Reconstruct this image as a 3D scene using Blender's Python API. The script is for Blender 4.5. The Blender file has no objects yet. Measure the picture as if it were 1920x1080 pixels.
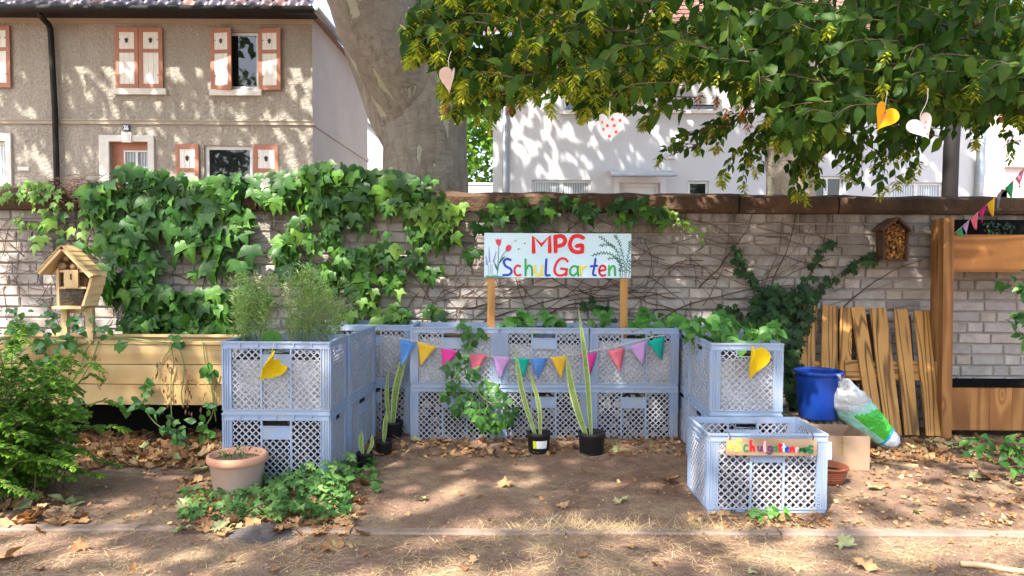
import bpy, math, random
import numpy as np
from mathutils import Vector, Matrix, Euler, noise as mnoise
R = math.radians
random.seed(7)
rng = np.random.default_rng(7)
sc = bpy.context.scene
COL = sc.collection

# ------------------------------------------------------------------ camera, sky, sun, exposure
CAM_H, FPX, PITCH, ROLL = 1.28, 1400.0, math.atan(55 / 1400.0), R(0.3)
cam_data = bpy.data.cameras.new('camera')
cam_data.sensor_width = 36.0
cam_data.lens = 36.0 * FPX / 1920.0
cam_data.clip_start, cam_data.clip_end = 0.05, 2000.0
cam = bpy.data.objects.new('camera', cam_data)
COL.objects.link(cam)
CAM_M = Matrix.Rotation(R(90) - PITCH, 4, 'X') @ Matrix.Rotation(ROLL, 4, 'Z')
cam.matrix_world = Matrix.Translation((0, 0, CAM_H)) @ CAM_M
sc.camera = cam

SUN_EL, SUN_AZ = R(54), R(212)          # azimuth clockwise from +Y: the sun stands behind and to the left of the camera
sun_dir = Vector((math.sin(SUN_AZ) * math.cos(SUN_EL), math.cos(SUN_AZ) * math.cos(SUN_EL), math.sin(SUN_EL)))
world = bpy.data.worlds.new('World')
sc.world = world
world.use_nodes = True
wn = world.node_tree
sky = wn.nodes.new('ShaderNodeTexSky')
sky.sky_type = 'NISHITA'
sky.sun_disc = False
sky.sun_elevation = SUN_EL
sky.sun_rotation = SUN_AZ
sky.air_density, sky.dust_density, sky.ozone_density = 1.0, 2.6, 1.0
bg = wn.nodes['Background']
bg.inputs[1].default_value = 0.15
wn.links.new(sky.outputs[0], bg.inputs[0])
sun_data = bpy.data.lights.new('sun', 'SUN')
sun_data.energy = 3.3
sun_data.angle = R(0.7)
sun_data.color = (1.0, 0.94, 0.85)
sun = bpy.data.objects.new('sun', sun_data)
sun.rotation_euler = (-sun_dir).to_track_quat('-Z', 'Y').to_euler()
sun.location = (-8, -10, 14)
COL.objects.link(sun)
vs = sc.view_settings
vs.view_transform = 'Standard'
vs.look = 'None'
vs.gamma = 1.0
vs.use_curve_mapping = False
vs.exposure = 2.3
sc.render.engine = 'CYCLES'
sc.cycles.use_denoising = True
sc.cycles.max_bounces = 8
sc.cycles.transparent_max_bounces = 8

# ------------------------------------------------------------------ helpers
CAM3 = CAM_M.to_3x3()
def P(px, py, Y):
    """the point at distance Y in front of the wall line that a survey sighting (px, py) of the 1920 frame gives"""
    d = CAM3 @ Vector(((px - 960) / FPX, (540 - py) / FPX, -1.0))
    t = Y / d.y
    return Vector((d.x * t, Y, CAM_H + d.z * t))
def G(px, py, z=0.0):
    d = CAM3 @ Vector(((px - 960) / FPX, (540 - py) / FPX, -1.0))
    t = (z - CAM_H) / d.z
    return Vector((d.x * t, d.y * t, z))

class MB:
    def __init__(s):
        s.v, s.f, s.r, s.m, s.sm = [], [], [], [], []
    def add(s, verts, faces, rnd=0.0, mi=0, smooth=False):
        o = len(s.v)
        s.v.extend([tuple(p) for p in verts])
        for fc in faces:
            s.f.append(tuple(i + o for i in fc)); s.r.append(rnd); s.m.append(mi); s.sm.append(smooth)
        return s
    def box(s, c, size, rot=None, mi=0, rnd=0.0, taper=None):
        hx, hy, hz = size[0] / 2, size[1] / 2, size[2] / 2
        vs_ = [Vector((x, y, z)) for z in (-hz, hz) for y in (-hy, hy) for x in (-hx, hx)]
        if rot is not None: vs_ = [rot @ p for p in vs_]
        c = Vector(c)
        return s.add([p + c for p in vs_], [(0, 2, 3, 1), (4, 5, 7, 6), (0, 1, 5, 4), (2, 6, 7, 3), (0, 4, 6, 2), (1, 3, 7, 5)], rnd, mi)
    def b(s, x0, x1, y0, y1, z0, z1, mi=0, rnd=0.0):
        return s.box(((x0 + x1) / 2, (y0 + y1) / 2, (z0 + z1) / 2), (x1 - x0, y1 - y0, z1 - z0), None, mi, rnd)
    def bar(s, p, q, w, t, up=(0, 1, 0), mi=0, rnd=0.0):
        p, q = Vector(p), Vector(q)
        d = q - p
        z = d.normalized()
        x = z.cross(Vector(up))
        if x.length < 1e-4: x = z.cross(Vector((1, 0, 0)))
        x.normalize()
        y = z.cross(x)
        return s.box((p + q) / 2, (w, t, d.length), Matrix((x, y, z)).transposed(), mi, rnd)
    def tube(s, pts, rad, n=6, mi=0, rnd=0.0, cap=True, smooth=True, wob=0.0):
        pts = [Vector(p) for p in pts]
        if not hasattr(rad, '__len__'): rad = [rad] * len(pts)
        vs_, fs = [], []
        up = Vector((0.13, 0.31, 0.94))
        px = None
        for i, p in enumerate(pts):
            d = (pts[min(i + 1, len(pts) - 1)] - pts[max(i - 1, 0)])
            d = d.normalized() if d.length > 1e-9 else Vector((0, 0, 1))
            if px is None:
                x = d.cross(up)
                if x.length < 1e-3: x = d.cross(Vector((1, 0, 0)))
            else:
                x = px - d * px.dot(d)
            x.normalize(); px = x
            y = d.cross(x)
            for k in range(n):
                a = 2 * math.pi * k / n
                rr = rad[i]
                if wob: rr *= 1 + wob * mnoise.noise(p * 1.7 + Vector((math.cos(a), math.sin(a), 0)) * 1.3)
                vs_.append(p + (x * math.cos(a) + y * math.sin(a)) * rr)
        for i in range(len(pts) - 1):
            for k in range(n):
                a, b = i * n + k, i * n + (k + 1) % n
                fs.append((a, b, b + n, a + n))
        if cap:
            fs.append(tuple(range(n - 1, -1, -1)))
            fs.append(tuple(range((len(pts) - 1) * n, len(pts) * n)))
        return s.add(vs_, fs, rnd, mi, smooth)
    def lathe(s, prof, c=(0, 0, 0), n=32, mi=0, smooth=True, close=False):
        c = Vector(c)
        vs_, fs = [], []
        for (r, z) in prof:
            for k in range(n):
                a = 2 * math.pi * k / n
                vs_.append(c + Vector((r * math.cos(a), r * math.sin(a), z)))
        for i in range(len(prof) - 1):
            for k in range(n):
                a, b = i * n + k, i * n + (k + 1) % n
                fs.append((a, b, b + n, a + n))
        return s.add(vs_, fs, 0.0, mi, smooth)
    def poly(s, pts, thick, nrm, mi=0, rnd=0.0):
        """flat outline with thickness along nrm (points in order)"""
        n = len(pts)
        nv = Vector(nrm) * thick
        a = [Vector(p) for p in pts]
        vs_ = a + [p + nv for p in a]
        fs = [tuple(range(n - 1, -1, -1)), tuple(range(n, 2 * n))] + [(i, (i + 1) % n, n + (i + 1) % n, n + i) for i in range(n)]
        return s.add(vs_, fs, rnd, mi)
    def build(s, name, mats, parent=None, world=True, loc=None, kind=None):
        if not isinstance(mats, (list, tuple)): mats = [mats]
        me = bpy.data.meshes.new(name)
        off = Vector((0, 0, 0))
        o = bpy.data.objects.new(name, me)
        va = np.array(s.v, dtype=np.float64).reshape(-1, 3)
        if parent is not None:
            if world: off = root_loc(parent)
        elif world:
            off = Vector(((va[:, 0].min() + va[:, 0].max()) / 2, (va[:, 1].min() + va[:, 1].max()) / 2, va[:, 2].min()))
            o.location = off
        if loc is not None: o.location = loc
        me.from_pydata((va - np.array(off)).tolist(), [], s.f)
        me.polygons.foreach_set('material_index', s.m)
        me.polygons.foreach_set('use_smooth', s.sm)
        at_ = me.attributes.new('rnd', 'FLOAT', 'FACE')
        at_.data.foreach_set('value', s.r)
        for m in mats: me.materials.append(m)
        me.update()
        COL.objects.link(o)
        if parent is not None: o.parent = parent
        if kind: o['kind'] = kind
        return o

def root_loc(o):
    p = Vector((0, 0, 0))
    while o is not None:
        p = p + o.location; o = o.parent
    return p
def tag(o, label=None, cat=None, group=None, kind=None):
    if label: o['label'] = label
    if cat: o['category'] = cat
    if group: o['group'] = group
    if kind: o['kind'] = kind
    return o
def thing(name, label, cat, loc=(0, 0, 0), rz=0.0, group=None):
    o = bpy.data.objects.new(name, None)
    o.empty_display_size = 0.1
    o.location = loc
    o.rotation_euler = (0, 0, rz)
    COL.objects.link(o)
    return tag(o, label, cat, group)
def ref(name, mesh, parent, mtx=None, loc=None):
    """a further object that shares mesh data"""
    o = bpy.data.objects.new(name, mesh)
    COL.objects.link(o)
    if parent is not None: o.parent = parent
    if mtx is not None: o.matrix_basis = mtx
    if loc is not None: o.location = loc
    return o
def cat_rom(pts, n=6):
    pts = [Vector(p) for p in pts]
    if len(pts) < 3: return pts
    out = []
    e = [pts[0] * 2 - pts[1]] + pts + [pts[-1] * 2 - pts[-2]]
    for i in range(1, len(e) - 2):
        for k in range(n):
            t = k / n
            a, b_, c, d = e[i - 1], e[i], e[i + 1], e[i + 2]
            out.append(0.5 * ((2 * b_) + (c - a) * t + (2 * a - 5 * b_ + 4 * c - d) * t * t + (3 * b_ - a - 3 * c + d) * t ** 3))
    out.append(pts[-1])
    return out
def inpoly(x, y, poly):
    c = False
    j = len(poly) - 1
    for i in range(len(poly)):
        xi, yi = poly[i]; xj, yj = poly[j]
        if (yi > y) != (yj > y) and x < (xj - xi) * (y - yi) / (yj - yi) + xi: c = not c
        j = i
    return c

# leaf templates: stalk at the origin, tip towards -Y, face normal +Z, about 1 long
def fan(outline, cz, zf):
    vs_ = [(0.0, cz, zf(0, cz) + 0.05)] + [(x, y, zf(x, y)) for x, y in outline]
    n = len(outline)
    return np.array(vs_), [(0, 1 + i, 1 + (i + 1) % n) for i in range(n)]
def mirror(half):
    return half + [(-x, y) for x, y in half[-2:0:-1]]
IVY = fan(mirror([(0, 0), (.16, .12), (.36, .08), (.46, -.06), (.50, -.24), (.66, -.52), (.42, -.45), (.25, -.5), (.2, -.68), (.11, -.88), (0, -1.14)]), -.36, lambda x, y: -.34 * x * x - .3 * (y + .35) ** 2 + .16 * abs(x))
HED = fan(mirror([(0, 0), (.12, .1), (.34, .16), (.3, -.02), (.58, -.12), (.36, -.26), (.44, -.5), (.2, -.46), (.13, -.68), (0, -.92)]), -.3, lambda x, y: -.25 * x * x - .2 * (y + .3) ** 2)
PLANE = fan(mirror([(0, 0), (.1, .08), (.28, .18), (.26, .02), (.6, .1), (.42, -.14), (.66, -.3), (.36, -.36), (.34, -.58), (.16, -.56), (0, -.9)]), -.28, lambda x, y: .34 * x * x + .22 * (y + .3) ** 2 + .10 * math.sin(9 * x + 4 * y))
def blade(w, fold=.25, bend=.35, ts=(.0, .22, .45, .7, 1.0), ws=(0, .8, 1, .72, 0)):
    vs_ = [(0, 0, 0)]
    fs = []
    for t, q in list(zip(ts, ws))[1:-1]:
        z = -bend * t * t
        vs_ += [(-w * q / 2, -t, z + fold * w * q / 2), (0, -t, z), (w * q / 2, -t, z + fold * w * q / 2)]
    vs_.append((0, -1, -bend))
    n = len(ts) - 2
    fs += [(0, 1, 2), (0, 2, 3)]
    for i in range(n - 1):
        a = 1 + 3 * i
        fs += [(a, a + 3, a + 4, a + 1), (a + 1, a + 4, a + 5, a + 2)]
    a = 1 + 3 * (n - 1); e = len(vs_) - 1
    fs += [(a, e, a + 1), (a + 1, e, a + 2)]
    return np.array(vs_, dtype=float), fs
HORN = blade(.6, .3, .3)
ROUND = blade(.86, .3, .25, (0, .2, .5, .8, 1.0), (0, .75, 1, .8, 0))
SLIM = blade(.3, .3, .25)
BRACT = (np.array([(0, 0, 0), (-.17, -.45, .05), (.17, -.45, .05), (0, -1, 0)], dtype=float), [(0, 1, 3), (0, 3, 2)])
SMALL = (np.array([(0, 0, 0), (-.27, -.5, .08), (.27, -.5, .08), (0, -1, -.08), (0, -.5, 0)], dtype=float), [(0, 1, 4), (1, 3, 4), (4, 3, 2), (0, 4, 2)])
CARD = (np.array([(0, 0, 0), (-.5, -.42, .1), (.5, -.42, .1), (0, -1, -.1)], dtype=float), [(0, 1, 3), (0, 3, 2)])

def variants(t, n=5, amp=.035):
    out_ = []
    for s_ in range(n):
        rs = np.random.default_rng(50 + s_)
        V = t[0].copy()
        V[:, 0] *= rs.uniform(.82, 1.12); V[:, 0] += rs.normal(0, amp * .6, len(V)); V[:, 1] += rs.normal(0, amp * .6, len(V))
        V[:, 2] += rs.normal(0, amp * .5, len(V)) + V[:, 0] * rs.normal(0, .22) - rs.uniform(-.05, .35) * V[:, 1] ** 2 + rs.uniform(0, .35) * V[:, 0] ** 2
        out_.append((V, t[1]))
    return out_
def orient(pos, tip, nrm, size, wide=1.0):
    y = -Vector(tip).normalized()
    z = Vector(nrm) - y * Vector(nrm).dot(y)
    if z.length < 1e-4: z = y.orthogonal()
    z.normalize()
    x = y.cross(z)
    m = Matrix(((x.x * size * wide, y.x * size, z.x * size, pos[0]), (x.y * size * wide, y.y * size, z.y * size, pos[1]), (x.z * size * wide, y.z * size, z.z * size, pos[2]), (0, 0, 0, 1)))
    return m
def rv(a=1.0):
    return Vector((random.uniform(-a, a), random.uniform(-a, a), random.uniform(-a, a)))
def tmpl_mesh(name, tmpl, m):
    me = bpy.data.meshes.new(name)
    me.from_pydata(tmpl[0].tolist(), [], tmpl[1])
    for p in me.polygons: p.use_smooth = True
    me.materials.append(m)
    return me
def bulk(name, tmpl, mtxs, mats, parent, mis=None, rnds=None, smooth=True):
    """many small leaves joined into one part"""
    if not mtxs: return None
    A = np.array([[list(r) for r in m] for m in mtxs])
    tv = tmpl[0]
    nv = len(tv)
    V = np.einsum('nij,vj->nvi', A[:, :3, :3], tv) + A[:, None, :3, 3]
    off = np.array(root_loc(parent)) if parent is not None else np.zeros(3)
    V = (V - off).reshape(-1, 3)
    base = tmpl[1]
    faces = [tuple(i + k * nv for i in f) for k in range(len(mtxs)) for f in base]
    me = bpy.data.meshes.new(name)
    me.from_pydata(V.tolist(), [], faces)
    nf = len(base)
    if rnds is None: rnds = rng.random(len(mtxs))
    a = me.attributes.new('rnd', 'FLOAT', 'FACE')
    a.data.foreach_set('value', np.repeat(np.asarray(rnds, dtype=np.float32), nf))
    me.polygons.foreach_set('use_smooth', np.full(len(faces), smooth))
    if not isinstance(mats, (list, tuple)): mats = [mats]
    for m in mats: me.materials.append(m)
    if mis is not None: me.polygons.foreach_set('material_index', np.repeat(np.asarray(mis, dtype=np.int32), nf))
    me.update()
    o = bpy.data.objects.new(name, me)
    COL.objects.link(o)
    o.parent = parent
    o['kind'] = 'stuff'
    return o
def leaves(parent, tmpl, mtxs, m, n_single=300, name='leaf', rest='foliage', key=None):
    """the leaves that show largest as parts of their own, the rest joined"""
    T = Matrix.Translation(-root_loc(parent))
    if key is None: key = lambda q: -q.to_scale()[1] / max(q.translation.y, .1)
    mtxs = sorted(mtxs, key=key)
    tm_ = variants(tmpl)
    mes = [tmpl_mesh(name, t, m) for t in tm_]
    for i_, q in enumerate(mtxs[:n_single]): ref(name, mes[i_ % len(mes)], parent, T @ q)
    for j in range(len(tm_)):
        if mtxs[n_single + j::len(tm_)]: bulk(rest, tm_[j], mtxs[n_single + j::len(tm_)], m, parent)

# ------------------------------------------------------------------ materials
MAT = {}
def srgb(r, g, b):
    f = lambda c: ((c / 255 + .055) / 1.055) ** 2.4 if c > 10 else c / 255 / 12.92
    return (f(r), f(g), f(b))
class N:
    def __init__(s, name):
        s.m = bpy.data.materials.new(name); s.m.use_nodes = True
        s.t = s.m.node_tree; s.n = s.t.nodes; s.l = s.t.links
        s.p = s.n['Principled BSDF']; s.out = s.n['Material Output']
        s._c = None
        MAT[name] = s.m
    def new(s, t, **kw):
        n = s.n.new('ShaderNode' + t)
        for k, v in kw.items(): setattr(n, k, v)
        return n
    def link(s, a, b): s.l.new(a, b)
    def coord(s, kind='Object', scale=(1, 1, 1), rot=(0, 0, 0), rand=False):
        tc = s.new('TexCoord'); mp = s.new('Mapping')
        mp.inputs['Scale'].default_value = scale; mp.inputs['Rotation'].default_value = rot
        src = tc.outputs[kind]
        if rand:
            oi = s.new('ObjectInfo'); mu = s.new('Math', operation='MULTIPLY'); mu.inputs[1].default_value = 37.0
            s.link(oi.outputs['Random'], mu.inputs[0])
            ad = s.new('VectorMath', operation='ADD')
            s.link(src, ad.inputs[0]); s.link(mu.outputs[0], ad.inputs[1]); src = ad.outputs[0]
        s.link(src, mp.inputs['Vector'])
        return mp.outputs[0]
    def noise(s, v, scale, detail=4, rough=.55, dist=0.0):
        n = s.new('TexNoise'); n.inputs['Scale'].default_value = scale; n.inputs['Detail'].default_value = detail
        n.inputs['Roughness'].default_value = rough; n.inputs['Distortion'].default_value = dist
        if v is not None: s.link(v, n.inputs['Vector'])
        return n.outputs[0]
    def voro(s, v, scale, feature='F1', out='Distance'):
        n = s.new('TexVoronoi', feature=feature); n.inputs['Scale'].default_value = scale
        if v is not None: s.link(v, n.inputs['Vector'])
        return n.outputs[out]
    def ramp(s, fac, stops, interp='LINEAR'):
        n = s.new('ValToRGB'); cr = n.color_ramp; cr.interpolation = interp
        while len(cr.elements) < len(stops): cr.elements.new(.5)
        for e, (p, c) in zip(cr.elements, stops):
            e.position = p; e.color = (*c, 1) if len(c) == 3 else c
        s.link(fac, n.inputs[0])
        return n.outputs[0]
    def mix(s, fac, a, b, mode='MIX'):
        n = s.new('Mix', data_type='RGBA', blend_type=mode)
        for sock, v in ((n.inputs['Factor'], fac), (n.inputs[6], a), (n.inputs[7], b)):
            if isinstance(v, (int, float)): sock.default_value = v
            elif isinstance(v, tuple): sock.default_value = (*v, 1)
            else: s.link(v, sock)
        return n.outputs[2]
    def math(s, op, a, b=None):
        n = s.new('Math', operation=op)
        for i, v in enumerate((a, b)):
            if v is None: continue
            if isinstance(v, (int, float)): n.inputs[i].default_value = v
            else: s.link(v, n.inputs[i])
        return n.outputs[0]
    def rand(s):
        a = s.new('Attribute', attribute_name='rnd'); oi = s.new('ObjectInfo')
        return s.math('FRACT', s.math('ADD', a.outputs['Fac'], oi.outputs['Random']))
    def bump(s, h, strength=.5, dist=.01):
        n = s.new('Bump'); n.inputs['Strength'].default_value = strength; n.inputs['Distance'].default_value = dist
        s.link(h, n.inputs['Height']); s.link(n.outputs[0], s.p.inputs['Normal'])
        return n.outputs[0]
    def done(s, col=None, rough=.7, spec=.35, metal=0.0):
        if col is not None:
            if isinstance(col, tuple): s.p.inputs['Base Color'].default_value = (*col, 1)
            else: s.link(col, s.p.inputs['Base Color'])
        if isinstance(rough, (int, float)): s.p.inputs['Roughness'].default_value = rough
        else: s.link(rough, s.p.inputs['Roughness'])
        s.p.inputs['Specular IOR Level'].default_value = spec
        s.p.inputs['Metallic'].default_value = metal
        return s.m
def plain(name, c1, c2=None, scale=8, rough=.6, bump=0.0, bscale=None, spec=.35, metal=0, stretch=(1, 1, 1), vary=0.0, dist=.004, rand=False):
    k = N(name)
    v = k.coord('Object', stretch, rand=rand)
    c2 = c2 or tuple(x * .75 for x in c1)
    col = k.ramp(k.noise(v, scale, 5, .6), [(.3, c1), (.72, c2)])
    if vary:
        col = k.mix(1.0, col, k.ramp(k.rand(), [(0, (1 - vary,) * 3), (1, (1 + vary * .6,) * 3)]), 'MULTIPLY')
    if bump: k.bump(k.noise(v, bscale or scale * 4, 4, .6), bump, dist)
    return k.done(col, rough, spec, metal)
def leafmat(name, c1, c2, c3=None, transl=.3, rough=.45, spec=.4, tcol=None, bump=True):
    k = N(name)
    r = k.rand()
    stops = [(0, c1), (.6, c2)] + ([(1, c3)] if c3 else [])
    col = k.ramp(r, stops)
    v = k.coord('Object', rand=True)
    col = k.mix(1.0, col, k.ramp(k.noise(v, 3.0, 3), [(.3, (.8, .8, .8)), (.7, (1.15, 1.15, 1.1))]), 'MULTIPLY')
    k.done(col, rough, spec)
    tr = k.new('BsdfTranslucent')
    tint = k.mix(1.0, col, tcol or (1.5, 1.7, .7), 'MULTIPLY')
    k.link(tint, tr.inputs[0])
    mx = k.new('MixShader'); mx.inputs[0].default_value = transl
    k.link(k.p.outputs[0], mx.inputs[1]); k.link(tr.outputs[0], mx.inputs[2]); k.link(mx.outputs[0], k.out.inputs[0])
    return k.m
def woodmat(name, pale, dark, bands=10, length_axis=2, rough=.65, contrast=(.25, .8), stretch=.12, scale=4.0, knots=True, bump=.15):
    k = N(name)
    st = [1, 1, 1]; st[length_axis] = stretch
    v = k.coord('Object', tuple(st), rand=True)
    n1 = k.noise(v, scale, 2, .4)
    if knots:
        kn = k.voro(k.coord('Object', tuple(1 if i != length_axis else .45 for i in range(3)), rand=True), 4.6, 'SMOOTH_F1')
        n1 = k.math('ADD', n1, k.math('MULTIPLY', k.math('POWER', k.math('SUBTRACT', 1.0, kn), 12.0), .3))
    w = k.math('SINE', k.math('MULTIPLY', n1, bands * 6.283))
    w = k.math('ADD', k.math('MULTIPLY', w, .5), .5)
    fs = [1, 1, 1]; fs[length_axis] = .03
    fine = k.noise(k.coord('Object', tuple(fs), rand=True), 90, 3, .6)
    w2 = k.math('ADD', k.math('MULTIPLY', w, .75), k.math('MULTIPLY', fine, .3))
    col = k.ramp(w2, [(contrast[0], pale), (contrast[1], dark)])
    blot = k.noise(k.coord('Object', rand=True), 2.2, 3)
    col = k.mix(1.0, col, k.ramp(blot, [(.3, (.72, .68, .62)), (.65, (1.08, 1.06, 1.0))]), 'MULTIPLY')
    col = k.mix(1.0, col, k.ramp(k.rand(), [(0, (.86, .84, .8)), (1, (1.08, 1.06, 1.02))]), 'MULTIPLY')
    if bump: k.bump(w2, bump, .002)
    return k.done(col, rough, .25)

# ground: bare earth, straw dust, dark humus, small bits
k = N('earth')
v = k.coord('Object')
base = k.ramp(k.noise(v, .9, 6, .6), [(.32, (.205, .122, .086)), (.5, (.28, .178, .126)), (.7, (.35, .235, .17))])
straw = k.noise(v, 2.3, 5, .65)
base = k.mix(k.ramp(straw, [(.47, (0, 0, 0)), (.66, (.8, .8, .8))]), base, (.42, .31, .195))
specks = k.voro(v, 55)
base = k.mix(k.ramp(specks, [(.08, (.8, .8, .8)), (.22, (0, 0, 0))]), base, k.ramp(k.noise(v, 40, 2), [(.4, (.12, .08, .055)), (.6, (.55, .43, .28))]))
fine = k.noise(v, 160, 4, .7)
base = k.mix(1.0, base, k.ramp(fine, [(.3, (.68, .66, .64)), (.7, (1.2, 1.2, 1.2))]), 'MULTIPLY')
base = k.mix(1.0, base, k.ramp(k.noise(v, 17, 6, .75), [(.33, (.74, .72, .70)), (.52, (1, 1, 1)), (.7, (1.22, 1.2, 1.16))]), 'MULTIPLY')
k.bump(k.math('ADD', k.noise(v, 24, 6, .75), k.math('MULTIPLY', fine, .5)), 1.0, .026)
k.done(base, .95, .12)

k = N('brick')
v = k.coord('Object', rand=True)
r = k.rand()
col = k.ramp(r, [(0, (.27, .245, .23)), (.25, (.38, .35, .325)), (.5, (.32, .295, .275)), (.75, (.43, .39, .36)), (1, (.35, .30, .255))])
col = k.mix(1.0, col, k.ramp(k.noise(v, 9, 5, .65), [(.3, (.72, .7, .68)), (.6, (1.05, 1.04, 1.02))]), 'MULTIPLY')
wv = k.new('NewGeometry').outputs['Position']
sep = k.new('SeparateXYZ'); k.link(wv, sep.inputs[0])
mp = k.new('Mapping'); mp.inputs['Scale'].default_value = (3.0, 1, .7); k.link(wv, mp.inputs[0])
streak = k.noise(mp.outputs[0], 1.6, 5, .65)
hi = k.new('MapRange'); hi.inputs[1].default_value = 1.05; hi.inputs[2].default_value = 1.7
k.link(sep.outputs[2], hi.inputs[0])
soot = k.math('MULTIPLY', k.ramp(streak, [(.42, (0, 0, 0)), (.62, (1, 1, 1))]), hi.outputs[0])
col = k.mix(soot, col, (.085, .07, .055))
k.bump(k.noise(v, 45, 5, .7), .55, .006)
k.done(col, .92, .15)
plain('mortar', (.32, .285, .255), (.22, .19, .165), 9, .95, .6, 60, .1)
plain('coping', (.125, .075, .048), (.05, .034, .024), 3.2, .95, .9, 26, .1, dist=.02)
plain('concrete', (.255, .19, .15), (.16, .115, .088), 9, .95, .5, 70, .1)
plain('grey_grit', (.10, .086, .08), (.055, .047, .043), 60, .95, .9, 120, .1)

k = N('roughcast')
v = k.coord('Object')
col = k.ramp(k.noise(v, 1.1, 5, .6), [(.3, (.325, .295, .25)), (.7, (.395, .36, .31))])
col = k.mix(1.0, col, k.ramp(k.noise(v, 24, 4, .7), [(.3, (.8, .8, .8)), (.7, (1.1, 1.1, 1.1))]), 'MULTIPLY')
col = k.mix(1.0, col, k.ramp(k.noise(k.coord('Object', (2.2, 1, .25)), 2.0, 5, .7), [(.35, (.86, .85, .83)), (.6, (1.04, 1.04, 1.04))]), 'MULTIPLY')
k.bump(k.noise(v, 15, 4, .6, .4), 1.0, .05)
k.done(col, .95, .1)
k = N('side_render')
v = k.coord('Object')
col = k.ramp(k.noise(v, .8, 5, .6), [(.3, (.36, .325, .295)), (.7, (.42, .385, .35))])
k.bump(k.noise(v, 30, 4, .6), .5, .02)
k.done(col, .95, .1)
plain('smooth_render', (.36, .315, .26), (.32, .28, .225), 1.5, .9, .2, 30, .1)
plain('shutter_paint', (.40, .185, .125), (.33, .145, .095), 4, .6, .15, 40, .3, vary=.06)
plain('shutter_white', (.74, .73, .68), (.64, .63, .58), 5, .6, .1, 40, .3)
plain('sill_stone', (.66, .65, .61), (.55, .54, .50), 4, .8, .2, 30, .2)
plain('dark_metal', (.016, .013, .011), (.010, .009, .008), 6, .65, .05, 40, .25)
plain('zinc', (.34, .36, .38), (.25, .27, .29), 5, .45, .05, 30, .5, .6)
k = N('roof_tile_glazed')
col = k.ramp(k.rand(), [(0, (.045, .035, .055)), (.6, (.085, .06, .075)), (.9, (.16, .075, .06)), (1, (.30, .13, .09))])
k.done(col, .35, .5)
plain('roof_tile_clay', (.20, .10, .075), (.13, .075, .065), 4, .8, .3, 20, .2, vary=.35)
k = N('pane')
k.bump(k.noise(k.coord('Object'), 2.5, 2), .03, .02)
k.done((.012, .014, .016), .02, .6)
k = N('pane_curtain')
v = k.coord('Object')
wv2 = k.new('TexWave'); wv2.inputs['Scale'].default_value = 6; wv2.inputs['Distortion'].default_value = 1.5; k.link(v, wv2.inputs[0])
k.done(k.ramp(wv2.outputs[0], [(.2, (.20, .23, .26)), (.9, (.50, .54, .57))]), .06, .6)
plain('pvc_white', (.64, .65, .655), (.58, .59, .595), 3, .35, 0, None, .4)
plain('white_render', (.52, .525, .54), (.48, .49, .505), .8, .9, .15, 60, .15)
plain('pink_render', (.56, .44, .43), (.50, .39, .38), 1.0, .9, .15, 40, .15)
plain('cream_render', (.74, .66, .54), (.66, .58, .47), 1.0, .9, .15, 40, .15)
plain('roller_slat', (.40, .41, .42), (.34, .35, .36), 3, .5, 0, None, .3)
plain('door_brown', (.42, .19, .11), (.33, .14, .08), 4, .5, .1, 30, .3)
plain('enamel_blue', (.02, .03, .10), (.015, .02, .07), 4, .3)
plain('enamel_white', (.8, .8, .8), (.75, .75, .75), 4, .3)

k = N('plane_bark')
v = k.coord('Object')
vs3 = k.coord('Object', (1, 1, .45))
col = k.ramp(k.noise(v, 1.6, 5, .6), [(.3, (.145, .122, .09)), (.5, (.19, .163, .125)), (.7, (.23, .20, .155))])
col = k.mix(1.0, col, k.ramp(k.noise(k.coord('Object', (2.4, 2.4, .8)), 4.5, 6, .7, .6), [(.32, (.68, .64, .60)), (.5, (1, 1, 1)), (.68, (1.2, 1.18, 1.12))]), 'MULTIPLY')
pat = k.noise(vs3, 4.2, 3, .5, .5)
col = k.mix(k.ramp(pat, [(.60, (0, 0, 0)), (.612, (1, 1, 1))]), col, (.30, .285, .195))
pat2 = k.noise(k.coord('Object', (1.4, 1.4, .35)), 3.1, 4, .6, .8)
col = k.mix(k.ramp(pat2, [(.66, (0, 0, 0)), (.68, (1, 1, 1))]), col, (.17, .105, .075))
k.bump(k.math('ADD', k.noise(k.coord('Object', (1, 1, 1.8)), 6, 6, .65), k.math('MULTIPLY', k.ramp(pat, [(.59, (1, 1, 1)), (.615, (0, 0, 0))]), .35)), .8, .05)
k.done(col, .85, .15)
plain('bark', (.16, .11, .075), (.075, .05, .035), 14, .95, .8, 40, .1, stretch=(1, 1, .4), dist=.015)
plain('twig', (.17, .115, .075), (.10, .065, .045), 14, .9)
plain('vine_stem', (.135, .075, .05), (.07, .04, .03), 20, .9, vary=.3)
plain('green_stem', (.20, .26, .07), (.14, .19, .05), 12, .6)

leafmat('ivy_leaf', (.018, .062, .010), (.038, .115, .016), (.10, .22, .026), .26, .42, .3)
leafmat('ivy_leaf_young', (.12, .24, .03), (.18, .32, .045), (.09, .19, .03), .35)
leafmat('hedera_leaf', (.010, .030, .009), (.02, .052, .014), (.034, .075, .018), .12, .5, .18)
leafmat('ground_ivy', (.035, .10, .022), (.075, .17, .04), (.17, .28, .08), .22, .5, .25)
leafmat('hornbeam_leaf', (.020, .060, .010), (.046, .105, .015), (.12, .20, .025), .5, .5, .22)
leafmat('hornbeam_bract', (.20, .25, .02), (.36, .37, .035), (.56, .50, .05), .38, .5)
leafmat('orange_bract', (.50, .19, .06), (.58, .27, .10), (.62, .36, .12), .3, .5, tcol=(1.4, 1.2, .8))
leafmat('crown_leaf', (.03, .085, .018), (.06, .14, .025), (.10, .20, .03), .32)
leafmat('far_leaf', (.07, .16, .02), (.13, .25, .035), (.20, .33, .05), .4)
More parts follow.
